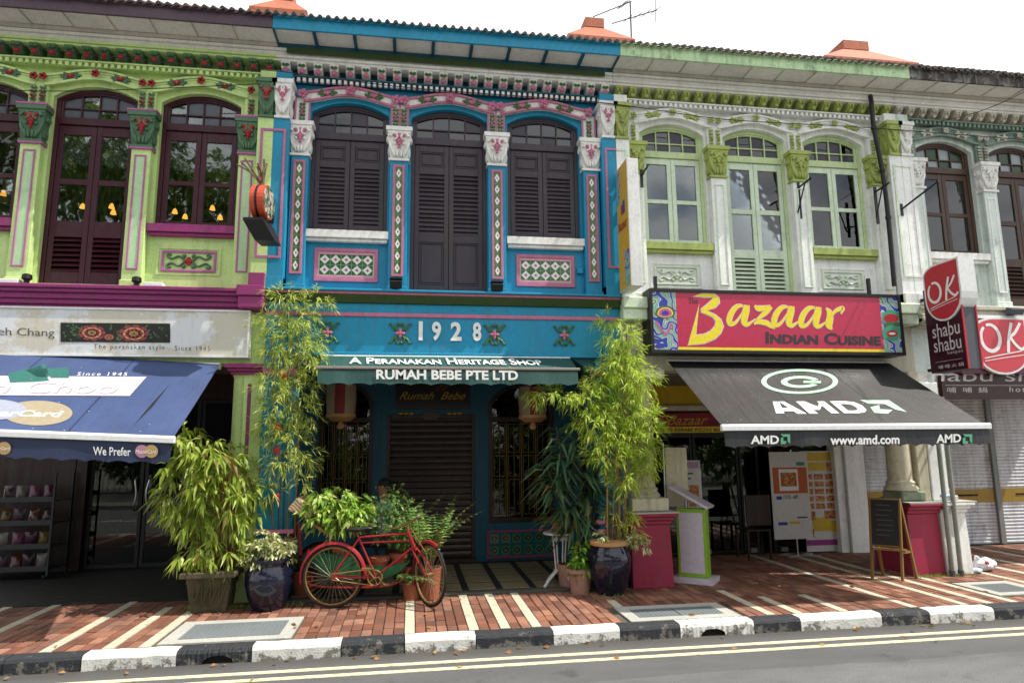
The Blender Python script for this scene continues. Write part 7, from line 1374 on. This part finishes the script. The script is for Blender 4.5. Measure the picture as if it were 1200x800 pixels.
# lamps and lace in the lime house upstairs
M_bulb = plain('lit_amber_shade', '#ffb04a', .5, 0, .3, 1.6)
for px, py, y in ((97, 241, 1.6), (105, 234, 1.7), (131, 241, 1.5), (133, 248, 1.5), (205, 247, 1.6), (217, 253, 1.8), (249, 243, 1.6), (258, 254, 1.6), (4, 226, 1.6), (20, 231, 1.7)):
    p = P(px, py, y); T = Thing('pendant_lamp', {4: 'lower left lit amber lamp in the leftmost maroon window', 20: 'right lit amber lamp in the leftmost maroon window', 97: 'leftmost lit amber lamp in the balcony door', 105: 'highest lit amber lamp in the left leaf of the balcony door', 131: 'upper lit amber lamp in the right leaf of the balcony door', 133: 'lower lit amber lamp in the right leaf of the balcony door', 205: 'leftmost lit amber lamp in the window beside the drum sign', 217: 'second lit amber lamp from left in the window beside the drum sign', 249: 'third lit amber lamp from left in the window beside the drum sign', 258: 'rightmost lit amber lamp in the window beside the drum sign'}[px], 'lamp', (p.x, y, p.z), 'lit lamps inside the lime house'); T.part('shade', MB().lathe([(.042, -.04), (.028, .01), (.01, .035)], (p.x, y, p.z), 10), M_bulb, smooth=True); T.part('stem', MB().tube([(p.x, y, p.z + .05), (p.x, y, 6.94)], .006, 5), M_gold)
N = NT('lace'); N.t.nodes.remove(N.b); df = N.n('BsdfDiffuse'); df.inputs[0].default_value = (.7, .7, .7, 1); tr = N.n('BsdfTransparent'); vo = N.n('TexVoronoi'); vo.inputs['Scale'].default_value = 30; N.l(N.pos(), vo.inputs['Vector']); mx = N.n('MixShader'); N.l(N.ramp(vo.outputs['Distance'], [(.25, (.85, .85, .85)), (.5, (.25, .25, .25))]), mx.inputs[0]); N.l(tr.outputs[0], mx.inputs[1]); N.l(df.outputs[0], mx.inputs[2]); N.l(mx.outputs[0], N.o.inputs[0])
for u, lb in ((.93, 'white lace curtain in the leftmost maroon window'), (2.24, 'white lace curtain in the maroon balcony door'), (3.53, 'white lace curtain in the maroon window beside the drum sign')):
    xc = XL(u); b = MB(); n = 40; vs = []
    for i in range(n + 1): x = xc - .42 + .84 * i / n; yy = .22 + .012 * math.sin(i * 1.3); vs += [(x, yy, 5.82), (x, yy, 5.36 + .02 * math.sin(i * .9))]
    b.add(vs, [(2 * i, 2 * i + 2, 2 * i + 3, 2 * i + 1) for i in range(n)]); single('lace_curtain', b, N.m, lb, 'curtain', (xc, .22, 5.36), 'lace curtains upstairs in the lime house')
# ------------------------------------------------------------------ weeds, litter
ps, ds = [], []
for (xa, xb, y, n) in ((-2.5, -1.9, -.3, 260), (-1.9, -1.2, -.3, 160), (6.6, 7.05, -.28, 160), (7.1, 7.5, -.28, 70), (2.2, 2.6, -.66, 30)):
    for _ in range(n): ps.append((random.uniform(xa, xb), y + random.gauss(0, .035), .0)); ds.append((random.gauss(0, .5), random.gauss(-.2, .4), 1))
o = tag(obj('weeds', leaf_mesh('weeds', np.array(ps), np.array(ds), rng.uniform(.03, .09, len(ps)), .008, M_grass, .3)), 'short green weeds sprouting at the foot of pots and plinths', 'weeds', kind='stuff')
ps, ds = [], []
for _ in range(46): x = random.uniform(-4, 7); ps.append((x, random.choice((-1.93, -1.95, -2.0, -2.4)) + random.gauss(0, .04), ZR + .012)); ds.append((random.gauss(0, 1), random.gauss(0, 1), .1))
for _ in range(26): ps.append((random.uniform(-3.5, 7), random.uniform(-1.6, -.3), .012)); ds.append((random.gauss(0, 1), random.gauss(0, 1), .1))
o = tag(obj('fallen_leaves', leaf_mesh('fallen_leaves', np.array(ps), np.array(ds), rng.uniform(.04, .09, len(ps)), .035, leafmat('dry_leaf', '#7a5230', '#96683c', '#b08a55', .1), .0)), 'dry brown leaves scattered along the gutter', 'leaves', kind='stuff')
# ------------------------------------------------------------------ street trees and railing across the road (seen in the shop glass)
def street_tree(x, y, h, r, label):
    T = Thing('street_tree', label, 'tree', (x, y, 0), 'trees across the road'); T.part('trunk', MB().tube(spline([(x, y, 0), (x + .1, y, h * .3), (x - .1, y + .1, h * .62)], 6), [.24 - .012 * i for i in range(13)], 10), M_bark, smooth=True)
    b = MB(); cl = []
    for k in range(7): a = k * .9; e = Vector((x + math.cos(a) * r * .65, y + math.sin(a) * r * .65, h * (.72 + .06 * (k % 3)))); b.tube([(x - .05, y + .05, h * .5), (Vector((x, y, h * .62)).lerp(e, .5)), e], [.1, .06, .03], 6); cl.append((tuple(e), r * .45, r * .45, h * .13))
    cl.append(((x, y, h * .85), r * .6, r * .6, h * .13)); T.part('limbs', b, M_bark, smooth=True); d = sprigs(cl, int(90 * r * r ** .5), 7, .55, .38, .17, 1, .3); o = obj('crown', leaf_mesh('crown', d[0], d[1], d[2], d[3], M_lf_tree, .3, T.L), T.r); o['kind'] = 'stuff'
for x, y, h, r, lb in ((-11.5, -17, 15, 5.5, 'tall street tree across the road at far left'), (-4.5, -17.5, 12.5, 4.6, 'broad street tree across the road facing the lime house'), (2.5, -19, 9.5, 3.8, 'street tree across the road facing the blue house'), (10, -20, 8.0, 3.6, 'low street tree across the road facing the white house'), (18, -20, 7.5, 3.0, 'street tree across the road at far right')): street_tree(x, y, h, r, lb)
for x, lb in ((-9, 'clipped hedge across the road at far left'), (-3, 'clipped hedge across the road left of centre'), (3, 'clipped hedge across the road at centre'), (9, 'clipped hedge across the road right of centre'), (15, 'clipped hedge across the road at far right')):
    T = Thing('hedge', lb, 'hedge', (x, -15, 0), 'hedges across the road'); cl = [((x + dx, -15, 1.1 + .5 * (dx % 2)), 1.3, .7, 1.2) for dx in (-2.4, -1.2, 0, 1.2, 2.4)]; d = sprigs(cl, 420, 7, .35, .3, .16, 1, .2); o = obj('foliage', leaf_mesh('foliage', d[0], d[1], d[2], d[3], M_lf_tree, .2, T.L), T.r); o['kind'] = 'stuff'; T.part('stem', MB().tube([(x, -15, 0), (x, -15, 1.4)], .08, 8), M_bark)
T = Thing('railing', 'green metal railing along the far pavement', 'railing', (2, -12, 0)); M_rail = plain('green_rail', '#2f4a36', .5); b = MB()
for z in (.25, 1.05): b.bar((-16, -12, z), (20, -12, z), .05)
T.part('rail', b, M_rail); b = MB()
for k in range(180): b.bar((-16 + k * .2, -12, .25), (-16 + k * .2, -12, 1.05), .018)
T.part('balusters', b, M_rail, kind='stuff')
